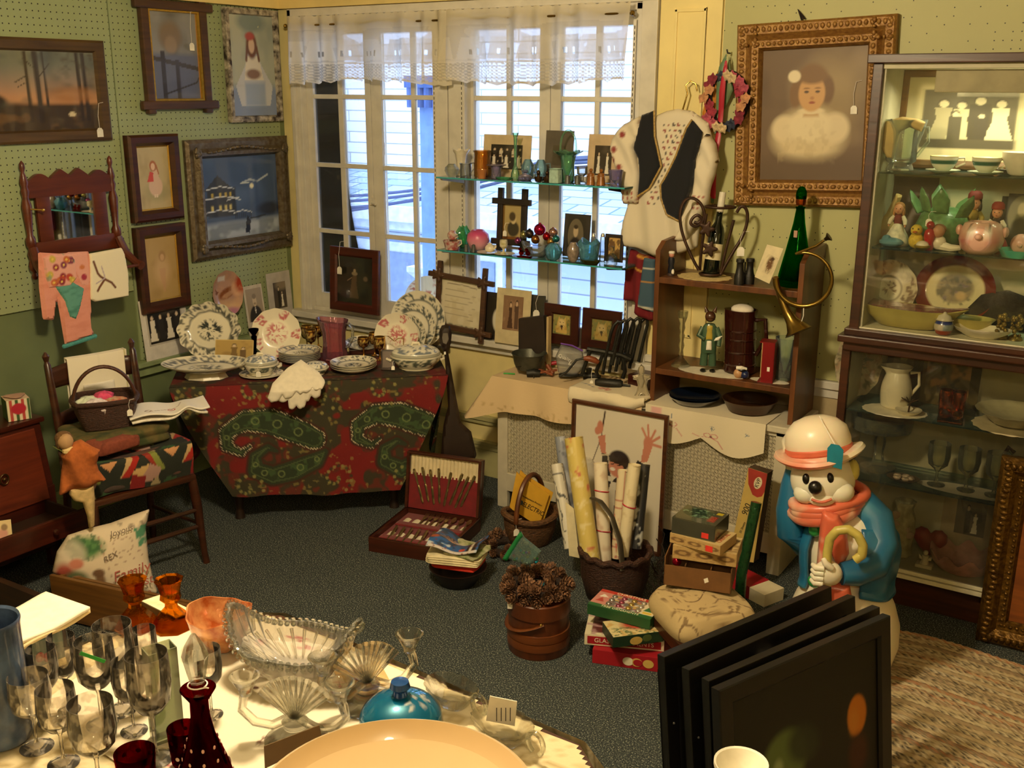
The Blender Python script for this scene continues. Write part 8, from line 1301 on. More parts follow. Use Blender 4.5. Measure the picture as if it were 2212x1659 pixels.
# glass shelves with brackets and slotted standards
wsh=thin('window_shelf_glass','eaf8f6','7fd0cc',.55,.06); ZS=(1.745,1.357)
for z,lab in zip(ZS,('upper glass shelf across the right half of the window','lower glass shelf across the right half of the window')):
    t=T('window_glass_shelf',lab,'shelf',(-2.85,4.68,z)); B().b2(-.56,.56,-.13,.105,-.008,0).build('glass',wsh,t,sm=0); B().b2(-.56,.56,-.132,-.1295,-.008,0).build('polished_edge',mat('aqua_edge','3f9a9c',.2),t,sm=0)
    for x,m in ((-.585+.04,white),(.465,mat('dark_bracket','3a2620',.5))): b=B(); b.add([(x+q,y,zz) for q in (-.006,.006) for y,zz in ((-.11,-.008),(.10,-.008),(.10,-.05),(-.1,-.02))],[(0,1,2,3),(7,6,5,4),(0,4,5,1),(1,5,6,2),(2,6,7,3),(3,7,4,0)]); b.build('bracket',m,t,sm=0)
for x,lab in ((-3.588,'left slotted metal shelf standard on the window mullion'),(-3.404,'right slotted metal shelf standard on the window mullion'),(-2.38,'slotted metal shelf standard at the right edge of the window')):
    t=T('shelf_standard',lab,'shelf standard',(x,WY-.032,.86),group='slotted shelf standards'); B().b2(-.008,.008,-.004,.002,0,1.66).build('channel',white,t,sm=0); b=B(); [b.b2(-.002,.002,-.0045,-.0038,.03+.026*i,.045+.026*i) for i in range(62)]; tag(b.build('slots',mat('slot_dark','1c1a18',.8),t,sm=0),kind='stuff')
PF_={'vase':[(.55,0),(.6,.02),(.45,.2),(.5,.5),(.62,.8),(1,1),(.93,1),(.55,.8),(.4,.45),(.01,.1)],'cup':[(.7,0),(.75,.02),(.85,.5),(1,1),(.93,1),(.75,.4),(.01,.1)],'cyl':[(.85,0),(.9,.02),(.9,.5),(.85,.9),(1,1),(.92,1),(.78,.88),(.8,.1),(.01,.06)],'bowl':[(.5,0),(.75,.08),(1,.8),(1,1),(.92,.95),(.6,.2),(.01,.2)],'round':[(.4,0),(.75,.12),(1,.45),(.95,.7),(.6,.9),(.5,1),(.42,.96),(.8,.6),(.5,.12),(.01,.1)],'hat':[(.45,0),(.5,.05),(.48,.6),(.55,.85),(1,.97),(1,1),(.5,.9),(.4,.5),(.01,.06)],'bud':[(.85,0),(1,.04),(.9,.14),(.35,.3),(.3,.6),(.4,.9),(.7,1),(.6,1),(.25,.8),(.2,.3),(.01,.1)],'shk':[(.8,0),(1,.03),(.75,.7),(.8,.72),(.75,.92),(.4,1),(.01,1)],'foot':[(.8,0),(.8,.05),(.3,.15),(.3,.4),(.9,.55),(1,1),(.93,1),(.8,.6),(.01,.5)],'perf':[(.6,0),(.95,.1),(1,.35),(.7,.55),(.25,.65),(.25,.72),(.45,.78),(.4,.95),(.01,1)],'egg':[(.8,0),(.7,.06),(.25,.2),(.3,.35),(.95,.55),(1,.8),(.9,1),(.82,1),(.9,.75),(.01,.5)]}
gl=lambda n,c,e,d=.16,k=.5,top=.6: thin(n,c,e,k,d*.45,.02,top*.7)
GC=gl('clear_pressed','f4f6f4','d4d8da',.14); GG=gl('pale_green_glass','eafcf0','8ad8aa',.3); GB=gl('pale_blue_glass','e6f6fd','a4d6ee',.3); GA=gl('amber_glass','f0cc90','c48434',.45); GBL=gl('hobnail_blue','c4ebf8','74c4e4',.5); GV=gl('lavender_glass','dcd8f0','a8a4cc',.3)
def item(s,name,label,cat,px,Y,py,hw,pf,m,wav=None,group=None,sy=1):
    z=ZS[s]; P=Yp(px,400,Y); P=V((Yp(px,pr(V((P.x,Y,z)))[1],Y).x,Y,z+.001)); LI(name,label,cat,P,topz(P,py),hw*mpp(P),PF_[pf],m,28,group,wav,1,sy); return P,topz(P,py)
def hdl(P,dx,z0,z1,w,m,lab=None): b=B(); b.tube([(dx,0,z1),(dx+w,0,z1+.004),(dx+w*1.1,0,(z0+z1)/2),(dx,0,z0)],.0035,8); o=C.objects[-1]; return b.build('handle',m,o)
scl=lambda a,i:(1+.12*sin(a*6)*(i>.3)*(i<.75),.006*sin(a*6)*(.3<i<.75)); hob=lambda a,i:1+.06*sin(a*11)*sin(i*24); tw_2=lambda a,i:1+.05*sin(a*8+i*6)
U='on the upper glass shelf'; Lw='on the lower glass shelf'; F,K=4.60,4.68
item(0,'cream_flared_vase','cream flared pottery vase with owl motif '+U,'vase',996,K,324,19,'vase',WARE,scl)
item(0,'crystal_dog_figurine','clear crystal animal figurine at left end of the upper glass shelf','figurine',976,F,354,15,'round',glass('clear_glass','f6f8f6'),hob); item(0,'pressed_glass_creamer','clear pressed glass creamer next to the crystal figurine','creamer',1006,F+.03,353,14,'cyl',GC,hob); hdl(0,.03,.02,.07,.025,GC)
item(0,'amber_textured_vase','tall amber textured glass vase left of the wedding photograph','vase',1042,4.66,325,20,'cyl',GA,hob); item(0,'peach_lustre_tumbler','small peach lustre tumbler before the amber vase','tumbler',1041,4.57,366,11,'cup',mat('peach_lustre','c8844e',.2,.4))
item(0,'opal_hat_vase','opalescent hat-shaped vase right of the amber vase','vase',1072,4.61,356,22,'hat',gl('opal','e4dcf0','b8b0d0',.45)); item(0,'green_oval_dish','low emerald green glass dish at front of the shelf','dish',1089,4.57,383,22,'bowl',gl('emerald_glass','c0f0d0','58c484',.5),None,None,.5)
item(0,'tall_bud_vase','tall slender pale green bud vase before the wedding photograph','vase',1113,4.63,287,10,'bud',GG); item(0,'small_blue_jug','left small pale blue glass jug '+U,'jug',1140,4.66,344,14,'round',GB,tw_2); hdl(0,.028,.03,.075,.022,GB); item(0,'small_blue_jug','right small pale blue glass jug, beside the bronze busts','jug',1168,4.64,345,14,'round',GB,tw_2); hdl(0,.028,.03,.085,.026,GB)
item(0,'opal_glass_bell','small clear ribbed glass basket before the blue jugs','basket',1134,4.58,366,15,'perf',GV,tw_2)
bz=mat('dark_bronze','3e2a18',.35,.6)
for px,lab in ((1163,'left small bronze bust '),(1182,'right small bronze bust ')): P,zt=item(0,'bronze_bust',lab+U,'bust',px,4.575,382,9,'bowl',bz,None,'bronze busts'); q=C.objects[-1]; b=B(); b.tube([(0,0,.022),(0,0,.035)],.007,8); b.ell((0,0,.045),(.010,.011,.014),12); b.ell((0,-.011,.043),.003,6); b.build('head',bz,q)
item(0,'frosted_square_vase','pale green frosted glass square vase right of the busts','vase',1200,4.58,364,16,'cyl',mat('frosted_green','a8c4b4',.25,coat=.5,var=.15,bump=.3,vs=60),lambda a,i:(1/max(abs(cos(a)),abs(sin(a))))**.8*.82)
P,zt=item(0,'green_glass_basket','large ruffled green glass basket with tall handle '+U,'basket',1226,4.66,327,30,'hat',GG,scl); q=C.objects[-1]; zh=topz(P,282)-P.z; b=B(); b.tube([(.045*cos(a),0,zt-P.z-.01+(zh-zt+P.z+.01)*sin(a)**.7) for a in linsp(.01,PI-.01,26)],.0055,8); b.build('handle',GG,q)
for px,lab in ((1226,'left dark cone salt shaker '),(1247,'right dark cone salt shaker ')): item(0,'dark_shaker',lab+U,'shaker',px,4.565,378,7,'shk',mat('dark_pewter','5a5c58'),None,'dark cone shakers')
item(0,'clear_footed_glass','clear footed glass behind the dark shakers','glass',1257,4.63,359,12,'foot',GC,hob)
for px,py,lab in ((1276,351,'left brown glazed girl figurine '),(1298,358,'right brown glazed figurine with basket ')): P,zt=item(0,'brown_figurine',lab+U,'figurine',px,4.575,373,10,'shk',mat('brown_amber_glaze','8a5420',.25,coat=.5,var=.3),None,'brown figurines'); q=C.objects[-1]; b=B(); b.lathe([(.011,.03),(.014,.05),(.007,.062)],12); b.ell((0,0,.071),.0095,10); [b.tube([(s*.012,0,.055),(s*.018,-.006,.042),(s*.006,-.012,.04)],.004,6) for s in (-1,1)]; b.build('torso',mat('brown_amber_glaze','8a5420'),q)
item(0,'lavender_tumbler','small lavender glass at right end of the upper shelf','tumbler',1330,4.585,367,16,'cup',GV,tw_2)
zz=ZS[0]+.001
stand('wedding_party_photo','wide cream mount with wedding party photograph on the upper glass shelf',((1041,300),(1144,300),(1090,291)),4.735,zz,group_photo(5,'2a241c',(1,0),True),'c9b48c',.66,.58,.10,-.005); stand('dark_photo_folder','dark grey photograph folder behind the green basket',((1176,300),(1236,300),(1200,282)),4.745,zz,lambda c:c.mix(c.o,'4e4636'),'5a5244',.45,.4,.08); stand('two_brides_photo','cream mount with photograph of two women in white beside the costume',((1268,300),(1336,300),(1300,290)),4.735,zz,group_photo(2,'3a3024',(1,1)),'c9b08a',.55,.62,.10,-.01)
# lower shelf
z2=ZS[1]+.001
pk=vcm('glazed',.25,0,.6); P,zt=item(1,'red_floral_cup','white cup with red floral print at left of the lower glass shelf','cup',977,4.59,519,20,'cup',mat('red_print_china','e0d2c4',.25,coat=.5,var=.1,vs=45,col2='a84a48')); hdl(0,.04,.02,.05,.02,WARE); P=P+V((0,0,zt-P.z+.0005)); LI('red_floral_creamer','small white creamer with red print stacked in the cup','creamer',P,topz(P,498),.026,PF_['round'],mat('red_print_china','e0d2c4')); hdl(0,.022,.012,.03,.014,WARE)
item(1,'green_glass_jug','small bright green glass jug behind the red floral cup','jug',1001,4.68,489,16,'round',gl('emerald_glass','c0f0d0','58c484',.5),scl)
def pkc(co): c=Cv(co[:,0],co[:,2],'e0b0b4'); c.mix(np.clip(co[:,2]/.08-.1,0,1),'c84a7c'); return c
P=V((Yp(1033,540,4.65).x,4.65,z2)); b=B(); R=25*mpp(P); H=topz(P,494)-z2; b.lathe([(.4*R,0),(.7*R,.06*H),(R,.45*H),(.9*R,.75*H),(.5*R,.95*H),(.3*R,.9*H),(.01,.8*H)],40,wav=lambda a,i:(1+.04*cos(5*a)*(i>.5),0)); b.one('pink_rose_bowl',vcm('satin_glass',.35,0,.2),'round pink shaded satin glass rose bowl on the lower shelf','vase',loc=P,col=pkc,sm=1.2)
for px,lab in ((1007,'left small metal shaker before the pink rose bowl'),(1023,'right small metal shaker before the pink rose bowl')): item(1,'small_metal_shaker',lab,'shaker',px,4.565,528,5,'shk',mat('dark_pewter','5a5c58'),None,'small metal shakers')
cw_=WARE
for px,hw,lab in ((1056,26,'left small white saucer on the lower glass shelf'),(1090,23,'right small white saucer under the egg cup')): P=V((Yp(px,548,4.585).x,4.585,z2)); b=B(); R=hw*mpp(P); b.lathe([(.5*R,0),(R,.008),(.97*R,.009),(.5*R,.003),(.001,.003)],32); b.one('white_saucer',cw_,lab,'saucer',loc=P)
P=V((Yp(1058,545,4.588).x,4.588,z2+.004)); t=T('small_white_teapot','small white teapot on the left saucer of the lower glass shelf','teapot',P); b=B(); b.ell((0,0,.022),(.028,.024,.022),18); b.build('body',cw_,t); b=B(); b.tube([(.024,0,.02),(.036,0,.028),(.04,0,.04)],[.007,.005,.004],8); b.build('spout',cw_,t); b=B(); b.ell((0,0,.045),(.014,.014,.006),12); b.ell((0,0,.053),.004,8); b.build('lid',cw_,t)
P=V((Yp(1088,545,4.588).x,4.588,z2+.004)); LI('floral_egg_cup','tall white egg cup with green sprig on the right saucer','egg cup',P,topz(P,518),.022,PF_['egg'],mat('sprig_china','e6dec4',.3,coat=.5,var=.1,vs=60,col2='a8a068'))
P=V((Yp(1106,525,4.71).x,4.71,z2)); H=topz(P,407)-z2; t=T('crossed_frame_portrait','black crossed-corner frame with a woman\'s portrait on the lower glass shelf','picture',P,.0,None,-.06); blkw=wood('ebonised','160e0a','241610',.5); w_=42*mpp(P)
for s in (-1,1): B().b2(s*w_*.72-.016,s*w_*.72+.016,-.02,0,0,H).build('side_bar',blkw,t,sm=0,bevel=.003)
for zc in (.05,H-.07): B().b2(-w_*1.15,w_*1.15,-.03,-.01,zc-.016,zc+.016).build('cross_bar',blkw,t,sm=0,bevel=.003)
paint('portrait_photograph',w_*1.3,H-.13,lambda c:(c.mix(c.o,'b09c68'),c.rect(.0,.0,.14,1,'7a5c2c',.02),c.rect(0,0,1,.12,'7a4a1c',.02),c.ell(.55,.32,.28,.2,'3a3428',.3),c.ell(.55,.58,.13,.13,'cdb88a',.3),c.ell(.5,.64,.15,.12,'4a3c28',.4)),t,40,vcm('photo',.4),M=Tr(0,-.008,H/2-.01)); ptag(t,-.03,-.03,.08,.03,.04)
stand('oval_man_photo','dark mount with oval portrait of a man on the lower glass shelf',((1216,480),(1272,480),(1244,463)),4.73,z2,lambda c:(c.mix(c.o,'2f2a22'),c.ell(.45,.5,.42,.46,'6a604c',.06),c.ell(.45,.22,.3,.24,'2a241e',.3),c.ell(.45,.62,.13,.16,'bca684',.3),c.ell(.45,.74,.12,.06,'3a3024',.4)),'332e26',.72,.85,.1)
SF('small_black_frame','small black framed group picture at right of the lower glass shelf',((1307,505),(1346,508),(1325,566)),4.66,.018,blkw,lambda c:(c.mix(c.o,'6a4a24'),c.noise(5,'c8a058',.45,.9,.1,3)),.012)
P=V((Yp(1158,555,4.64).x,4.64,z2)); t=T('glass_sleigh_bowl','clear pressed glass boat-shaped bowl heaped with ornaments','bowl',P); b=B(); b.lathe([(.4,0),(.6,.03),(.9,.6),(1,1),(.94,1),(.6,.2),(.01,.2)],40,sx=.085,sy=.05,wav=lambda a,i:(1,.35*abs(cos(a))**4*(i>.4)*(i<.8))); b.v=[(x,y,z*.055) for x,y,z in b.v]; b.build('body',GC,t,sm=1)
for px,py,r,c,lab in ((1166,496,13,'b81c4c','largest magenta glass ball on top'),(1195,502,10,'c89a94','silver-pink glass ball at right'),(1131,507,8,'a8a468','pale gold-green glass ball at left'),(1144,505,10,'4a4648','dark grey glass ball'),(1181,511,9,'b01c28','red glass ball'),(1201,516,8,'3f9aa4','teal glass ball'),(1190,522,9,'b9904c','gold glass ball at front right'),(1118,520,7,'a04a84','purple glass ball at left end'),(1157,517,10,'a06a34','bronze glass ball at front')):
    Q=Yp(px,py,4.62); R=r*mpp(Q); b=B(); b.ell((0,0,0),R,18); b.cyl(R*.25,R*.2,8,Tr(0,0,R*.95)); b.one('glass_ball_ornament',mat('ball_'+c,c,.08,.85,var=.05),lab+' in the heap over the clear glass bowl','ornament','glass balls in the clear bowl',loc=Q)
P=V((Yp(1133,560,4.575).x,4.575,z2)); t=T('orange_glass_birds','pair of small orange glass birds on a flat base','figurine',P); og=glass('orange_glass','d85a1c',.05,.3); B().b2(-.04,.04,-.014,.014,0,.006).build('base',og,t,bevel=.002); 
for x in (-.02,.02): b=B(); b.ell((x,0,.022),(.014,.011,.014),12); b.ell((x-.008,0,.04),.009,10); b.build('bird',og,t)
item(1,'blue_hobnail_vase','ruffled blue hobnail glass vase at centre front of the lower shelf','vase',1195,4.575,526,18,'round',GBL,lambda a,i:(1+.05*sin(a*10)*sin(i*20)+(.2*sin(a*5) if .3<i<.6 else 0),0)); item(1,'ribboned_brown_glass','brown glass with white ribbon and pink top beside the hobnail vase','glass',1238,4.585,524,14,'round',mat('smoke_brown','8a7a6c',.2,coat=.5,var=.3,vs=50)); item(1,'blue_pleated_basket','bright blue textured glass basket near right of the lower shelf','basket',1272,4.60,527,25,'bowl',GBL,lambda a,i:(1-.3*(i>.4)*(i<.8)+.05*sin(a*14),.03*cos(a)**2*(i>.2))); item(1,'olive_glass_dish','low olive glass dish at front of the lower shelf','dish',1275,4.56,561,23,'bowl',gl('olive_glass','8a8a3c','4a4a1c',.6),None,None,.5)
for px,lab in ((1281,'left clear glass salt shaker with metal cap'),(1301,'right clear glass salt shaker with metal cap')): P,zt=item(1,'clear_salt_shaker',lab,'shaker',px,4.69,508,7,'shk',GC,None,'clear salt shakers'); q=C.objects[-1]; b=B(); b.lathe([(.011,zt-P.z-.008),(.011,zt-P.z),(.006,zt-P.z+.01),(.001,zt-P.z+.011)],14); b.build('metal_cap',mat('bright_aluminium','cfc6b0'),q)
item(1,'clear_perfume_bottle','clear round perfume bottle with stopper at right end of the lower shelf','bottle',1321,4.575,531,13,'perf',glass('clear_glass','f6f8f6'))
# lace valances and rods
def lace():
    m,n,l,p=nt('lace_net'); o=n['Material Output']; tl=n.new('ShaderNodeBsdfTranslucent'); tl.inputs[0].default_value=(.95,.92,.82,1); p.inputs['Base Color'].default_value=(.9,.82,.62,1); p.inputs['Roughness'].default_value=.9; a=n.new('ShaderNodeMixShader'); a.inputs[0].default_value=.5; l.new(p.outputs[0],a.inputs[1]); l.new(tl.outputs[0],a.inputs[2])
    t=n.new('ShaderNodeBsdfTransparent'); c=n.new('ShaderNodeVertexColor'); c.layer_name='Col'; s=n.new('ShaderNodeSeparateColor'); l.new(c.outputs[0],s.inputs[0]); x=n.new('ShaderNodeMixShader'); l.new(s.outputs[0],x.inputs[0]); l.new(t.outputs[0],x.inputs[1]); l.new(a.outputs[0],x.inputs[2]); l.new(x.outputs[0],o.inputs[0]); return m
lc=lace(); ZR=2.545
for x0,x1,lab,rl in ((-4.60,-3.43,'left lace valance on its rod across the window','left thin curtain rod'),(-3.44,-2.37,'right lace valance on its rod across the window','right thin curtain rod')):
    ph=x0*3; W=x1-x0
    def vf(u,v): s=u*W; z=ZR+.045-v*.37; amp=.036*np.clip(.3+v,0,1); return x0+s+.012*np.sin(s*55+ph)*v,WY-.105+amp*np.sin(s*38+2.5*np.sin(s*7+ph)+ph)-.012*np.sin(s*17),z+(.014*np.abs(np.sin(s*30))-.0)*(v>.97)+.012*np.sin(s*5+ph)*v+.008*np.abs(np.sin(s*60))*(v<.02)
    def vc(co):
        s=co[:,0]-x0; v=(ZR+.045-co[:,2])/.37; k=.7+.14*(vnoise(s,v,9,4)>.5); tri=np.abs(((s*5.2+ph)%1)-.5); k=np.where((v>.36)&(v<.66)&(tri<.34-(.66-v)*.4+.12),.9,k); k=np.where((v>.52)&(v<.6)&(np.abs(((s*26)%1)-.5)<.16)&(tri<.25),.3,k); k=np.where(v>.7,.5+.4*(np.sin(s*260)*np.sin(v*140)>.1),k); k=np.where((np.abs(v-.7)<.012)|(v>.965),.95,k); k=np.where(v<.2,.85,k); return np.stack([k,k,k],1)
    b=B(); b.surf(vf,420,70); b.one('lace_valance',lc,lab,'curtain',None,col=vc,sm=1.4)
    b=B(); b.tube([(x0-.03,WY-.085,ZR),(x1+.0,WY-.085,ZR)],.006,8); [b.ell((q,WY-.085,ZR),.013,10) for q in (x0-.03,x1)]; [b.tube([(q,WY-.085,ZR),(q,WY-.03,ZR-.01)],.005,6) for q in (x0-.015,x1-.015)]; b.one('curtain_rod',mat('aged_brass','8a7034'),rl+' holding the lace valance','curtain rod')
# folk costume on a hanger
GY=4.70; GPt=V((-2.16,GY,1.55)); g0=lambda pts:PL(pts,GPt,0)
t=T('wire_coat_hanger','brass wire coat hanger on the cream pilaster','hanger',GPt); b=B(); b.tube([(x,.05-.01*i/5,z) for i,(x,z) in enumerate(g0([(1497,197),(1494,181),(1483,175),(1473,184),(1477,202),(1471,225),(1466,243)]))],.004,8); b.tube([(x,.02,z) for x,z in g0([(1400,268),(1466,243),(1530,285)])],.006,8); b.build('wire',mat('aged_brass','8a7034'),t)
lin_=vcm('costume_cloth',.9,0,0,.15,90)
t=T('embroidered_blouse','white folk blouse embroidered in red and black hanging beside the window','blouse',GPt)
def emb2(reg):
    def f(co):
        c=Cv(co[:,0],co[:,2],'ddd2b8'); u=co[:,0]; v=co[:,2]; m=reg(u,v)*(co[:,1]<.0); a,b_=(u+v*.35)*38,v*38; d=np.abs((a%1)-.5)+np.abs((b_%1)-.5); c.mix(m*(d<.33)*(np.floor(a)+np.floor(b_))%2*1.,'8a2a2c'); c.mix(m*(d<.30)*((np.floor(a)+np.floor(b_)+1)%2)*1.,'2a2426'); return c
    return f
A=g0([(1440,262),(1497,262),(1440,375),(1425,445),(1398,440),(1432,380)])
def inp(u,v):
    c=np.zeros(len(u),bool)
    for (ax,ay),(bx_,by) in zip(A,A[1:]+A[:1]): k=((ay>v)!=(by>v)); c^=k&(u<(bx_-ax)*(v-ay)/((by-ay) or 1e-9)+ax)
    return c*1.
b=B(); b.puff(g0([(1440,240),(1463,235),(1497,240),(1530,265),(1540,300),(1518,380),(1512,470),(1505,535),(1440,558),(1400,548),(1372,535),(1337,530),(1347,480),(1362,430),(1372,350),(1388,262)]),.03,90,.6,.05,lift=lambda x,z:.012*sin(x*42+z*6)*(z<.2)); b.build('body',lin_,t,col=emb2(inp),sm=1.2)
def slv(co): c=Cv(co[:,0],co[:,2],'ded3ba'); z=co[:,2]; q=[g0([p])[0] for p in ((1357,290),(1338,322),(1350,360),(1395,262),(1335,345))]; [c.ell(x,y,.014,.016,'8a3a38',.5) or c.ell(x+.016,y+.012,.008,.01,'3a342c',.5) or c.ell(x-.014,y-.014,.008,.008,'3a342c',.5) for x,y in q]; zc=g0([(1368,422)])[0][1]; k=np.abs(((co[:,0]*40)%1)-.5)+np.abs(((z*40)%1)-.5); c.mix(((z>zc-.035)&(z<zc+.03))*(k<.3)*1.,'9a3a34'); return c
b=B(); b.puff(g0([(1388,250),(1352,268),(1328,297),(1325,322),(1342,385),(1352,440),(1384,439),(1390,385),(1378,318),(1398,290)]),.04,50,.6,.03,M=Tr(0,-.022,0),lift=lambda x,z:.006*sin(x*60+z*40)); b.build('sleeve',lin_,t,col=slv,sm=1.2)
b=B(); b.puff(g0([(1535,285),(1552,310),(1560,345),(1545,395),(1535,440),(1520,470),(1490,520),(1462,520),(1478,480),(1500,445),(1505,380),(1522,300)]),.04,50,.6,.03,M=Tr(0,-.03,0),lift=lambda x,z:.006*sin(x*60+z*40)); b.build('sleeve',lin_,t,col=slv,sm=1.2)
b=B(); b.tube([(x,-.02+.03*abs(i-3)/3,z) for i,(x,z) in enumerate(g0([(1440,245),(1450,258),(1470,265),(1490,262),(1500,250)]))],.010,8); b.build('collar',mat('rose_collar','c07a7c',.9,var=.4,vs=90,col2='e4d8c4'),t)
nv=mat('navy_velvet','0d1016',.95,sheen=.2); br2=mat('gold_braid','a88a4c',.6,var=.3,vs=120)
t=T('navy_vest','dark navy vest edged with gold braid over the white blouse','vest',GPt)
for nm,q,e in (('left_front',[(1395,248),(1423,238),(1423,261),(1424,294),(1438,358),(1412,406),(1386,423),(1390,380),(1388,343),(1377,320),(1388,276)],(1,7)),('right_front',[(1504,258),(1526,285),(1521,309),(1510,343),(1510,369),(1505,399),(1477,476),(1449,461),(1438,429),(1436,399),(1449,377),(1468,339),(1492,276)],(6,13))):
    pp=g0(q); b=B(); b.puff(pp,.022,50,.4,.02,M=Tr(0,-.044,0)); b.build(nm,nv,t,sm=1.2); b=B(); b.tube([(x,-.05,z) for x,z in (pp[1:7] if e[0]==1 else pp[6:13]+pp[:1])],.005,6); b.build('gold_braid',br2,t)
rdm=vcm('wool',.9,0,0,.1,90)
def skc(co): c=Cv(co[:,0],co[:,2],'6e0f18'); a=g0([(1349,582),(1369,577),(1395,590)]); c.line(a,.007,'c08a34'); c.line(g0([(1378,552),(1395,560)]),.008,'c08a34'); return c
b=B(); b.puff(g0([(1356,539),(1393,553),(1419,560),(1412,692),(1398,697),(1364,678),(1368,656),(1343,649),(1349,581)]),.03,60,.6,.03,M=Tr(0,.03,0),lift=lambda x,z:.012*sin(x*70)); b.one('red_wool_skirt',rdm,'dark red skirt with gold braid showing under the blouse','skirt',loc=GPt,col=skc,sm=1.2)
def apc(co): c=Cv(co[:,0],co[:,2],'3c5668'); [c.line(g0(q),w,k) for q,w,k in (([(1385,578),(1415,580)],.006,'c8c4b0'),([(1384,607),(1414,610)],.005,'b8863c'),([(1377,660),(1413,668)],.008,'d0ccb8'))]; return c
b=B(); b.puff(g0([(1392,556),(1416,560),(1413,675),(1377,663),(1385,602)]),.014,40,.4,.015,M=Tr(0,-.004,0)); b.one('blue_apron',rdm,'blue apron with white and gold trim over the red skirt','apron',loc=GPt,col=apc,sm=1.2)
# flower wreath with ribbons
WPt=V((Yp(1577,115,4.775).x,4.775,Yp(1577,115,4.775).z)); t=T('ribboned_flower_wreath','dried flower head wreath with long ribbons hanging on the right pegboard','wreath',WPt); w0=lambda pts:PL(pts,WPt,0)
cx,cz=w0([(1576,218)])[0]; rr=random.Random(6); Rw=46*mpp(WPt); b=B(); b.tube([(cx+Rw*.9*cos(a),-.03,cz+Rw*1.2*sin(a)) for a in linsp(0,2*PI,30)[:-1]],.02,8,True); b.build('ring',mat('dark_twig','22130a'),t)
for i in range(26): a=i*.55; c=('8e2a3c','a84a5c','c8b088','2a3044','7a2434','b8845c')[i%6]; b=B(); b.lathe([(.004,0),(.02,.006),(.024,.014),(.014,.018),(.002,.012)],12,Tr(cx+Rw*(.9+.2*sin(i*2))*cos(a),-.045-.01*(i%3),cz+Rw*1.2*sin(a))@Rx(PI/2+.3*sin(i)),wav=lambda q,k:1+.25*sin(q*5)*(k>.2)); b.build('flower',mat('flower_'+c,c,.8,var=.25,vs=60),t)
for nm,c,q,y in (('orange_ribbon','b87424',[(1577,118),(1560,150),(1535,200),(1520,245),(1540,290),(1562,225),(1556,190),(1572,150)],-.03),('green_ribbon','5f7a58',[(1577,114),(1562,145),(1556,190),(1549,270),(1547,440),(1540,440),(1546,300),(1556,280),(1566,190),(1577,160)],-.04),('red_ribbon','8a1a22',[(1579,118),(1572,155),(1563,200),(1556,270),(1545,400),(1541,425),(1552,430),(1562,330),(1570,240),(1578,180),(1582,150)],-.05),('sage_ribbon','6c8058',[(1579,120),(1586,170),(1588,195),(1565,240),(1572,190)],-.02)): b=B(); b.puff(w0(q),.006,60,.5,.01,M=Tr(0,y,0),lift=lambda x,z:.012*sin(z*16)); b.build(nm,mat(nm,c,.5,var=.12),t,sm=1.2)
b=B(); b.tube([(0,0,0),(0,-.03,.0),(.0,-.04,.015)],.004,6); b.build('hook',mat('dark_steel','4a4844'),t)
# gilt portrait
gp_=mat('gold_plaster','b88a44',.45,.3,var=.3,vs=60,bump=.5,col2='80582a')
def p_child(c):
    c.mix(c.o,'6a543c'); c.noise(2.2,'8f7a5c',.45,.9,.3,3); c.noise(3,'4e3c2a',.6,.6,.3,8); c.ell(.7,.62,.25,.3,'a08a5c',1,.6)
    c.ell(.47,.34,.33,.20,'d6c49a',.5); c.ell(.24,.4,.12,.10,'dccba4',.4); c.ell(.72,.4,.13,.11,'dccba4',.4); c.ell(.48,.42,.2,.12,'e2d2aa',.3); c.noise(18,'c2ae84',.55,.5,.15,4,m=np.clip((.5-c.v)*5,0,1)*(np.abs(c.u-.48)<.3)); c.mix(np.clip((.22-c.v)/.1,0,1),'5e4a34'); c.rect(.42,.49,.56,.56,'b98f5c',.03); c.ell(.49,.53,.12,.025,'e0cfa6',.4)
    c.ell(.49,.72,.17,.16,'7a5a36',.25); c.ell(.34,.66,.06,.1,'7a5a36',.4); c.ell(.64,.68,.06,.1,'6e5030',.4); c.ell(.49,.66,.125,.135,'c99c66',.15); c.ell(.49,.78,.13,.05,'7a5a36',.5); c.ell(.32,.79,.06,.045,'e6d8b4',.3)
    for x in (.44,.545): c.ell(x,.672,.022,.010,'4a3626',.5); c.ell(x,.698,.03,.006,'8a6238',.6)
    c.ell(.495,.625,.02,.012,'b07e4e',.6); c.ell(.495,.592,.03,.010,'9a4e34',.5)
t=framed('gilt_framed_child_portrait','large gilt plaster frame with sepia portrait of a child with hair bow on right wall',.70,.805,(-1.489,WY-.02,2.09),0,[(0,0),(0,.035),(.01,.045),(.045,.04),(.06,.026),(.075,.05),(.105,.045),(.118,.02),(.118,0)],gp_,p_child,.115,.014,nx=120,coat=0,tagat=(.185,-.02,.0,.035,.1)); t.rotation_euler.y=-.04
b=B()
for s in (-1,1):
    for i in range(30):
        z=-.385+.77*i/29; b.ell((s*(.35-.026),-.043,z),(.013,.007,.010),8); b.ell((s*(.35-.09),-.049,z),(.010,.008,.013 if i%2 else .007),8)
    for i in range(26): x=-.33+.66*i/25; b.ell((x,-.043,s*(.4025-.026)),(.010,.007,.013),8); b.ell((x,-.049,s*(.4025-.09)),(.013 if i%2 else .007,.008,.010),8)
tag(b.build('plaster_ornament',gp_,t,sm=1.2),kind='stuff'); b=B(); b.tube([(-.06,-.01,.40),(-.08,-.012,.45),(-.05,-.012,.41)],.005,6); b.build('hanging_cord',mat('dark_twig','22130a'),t)
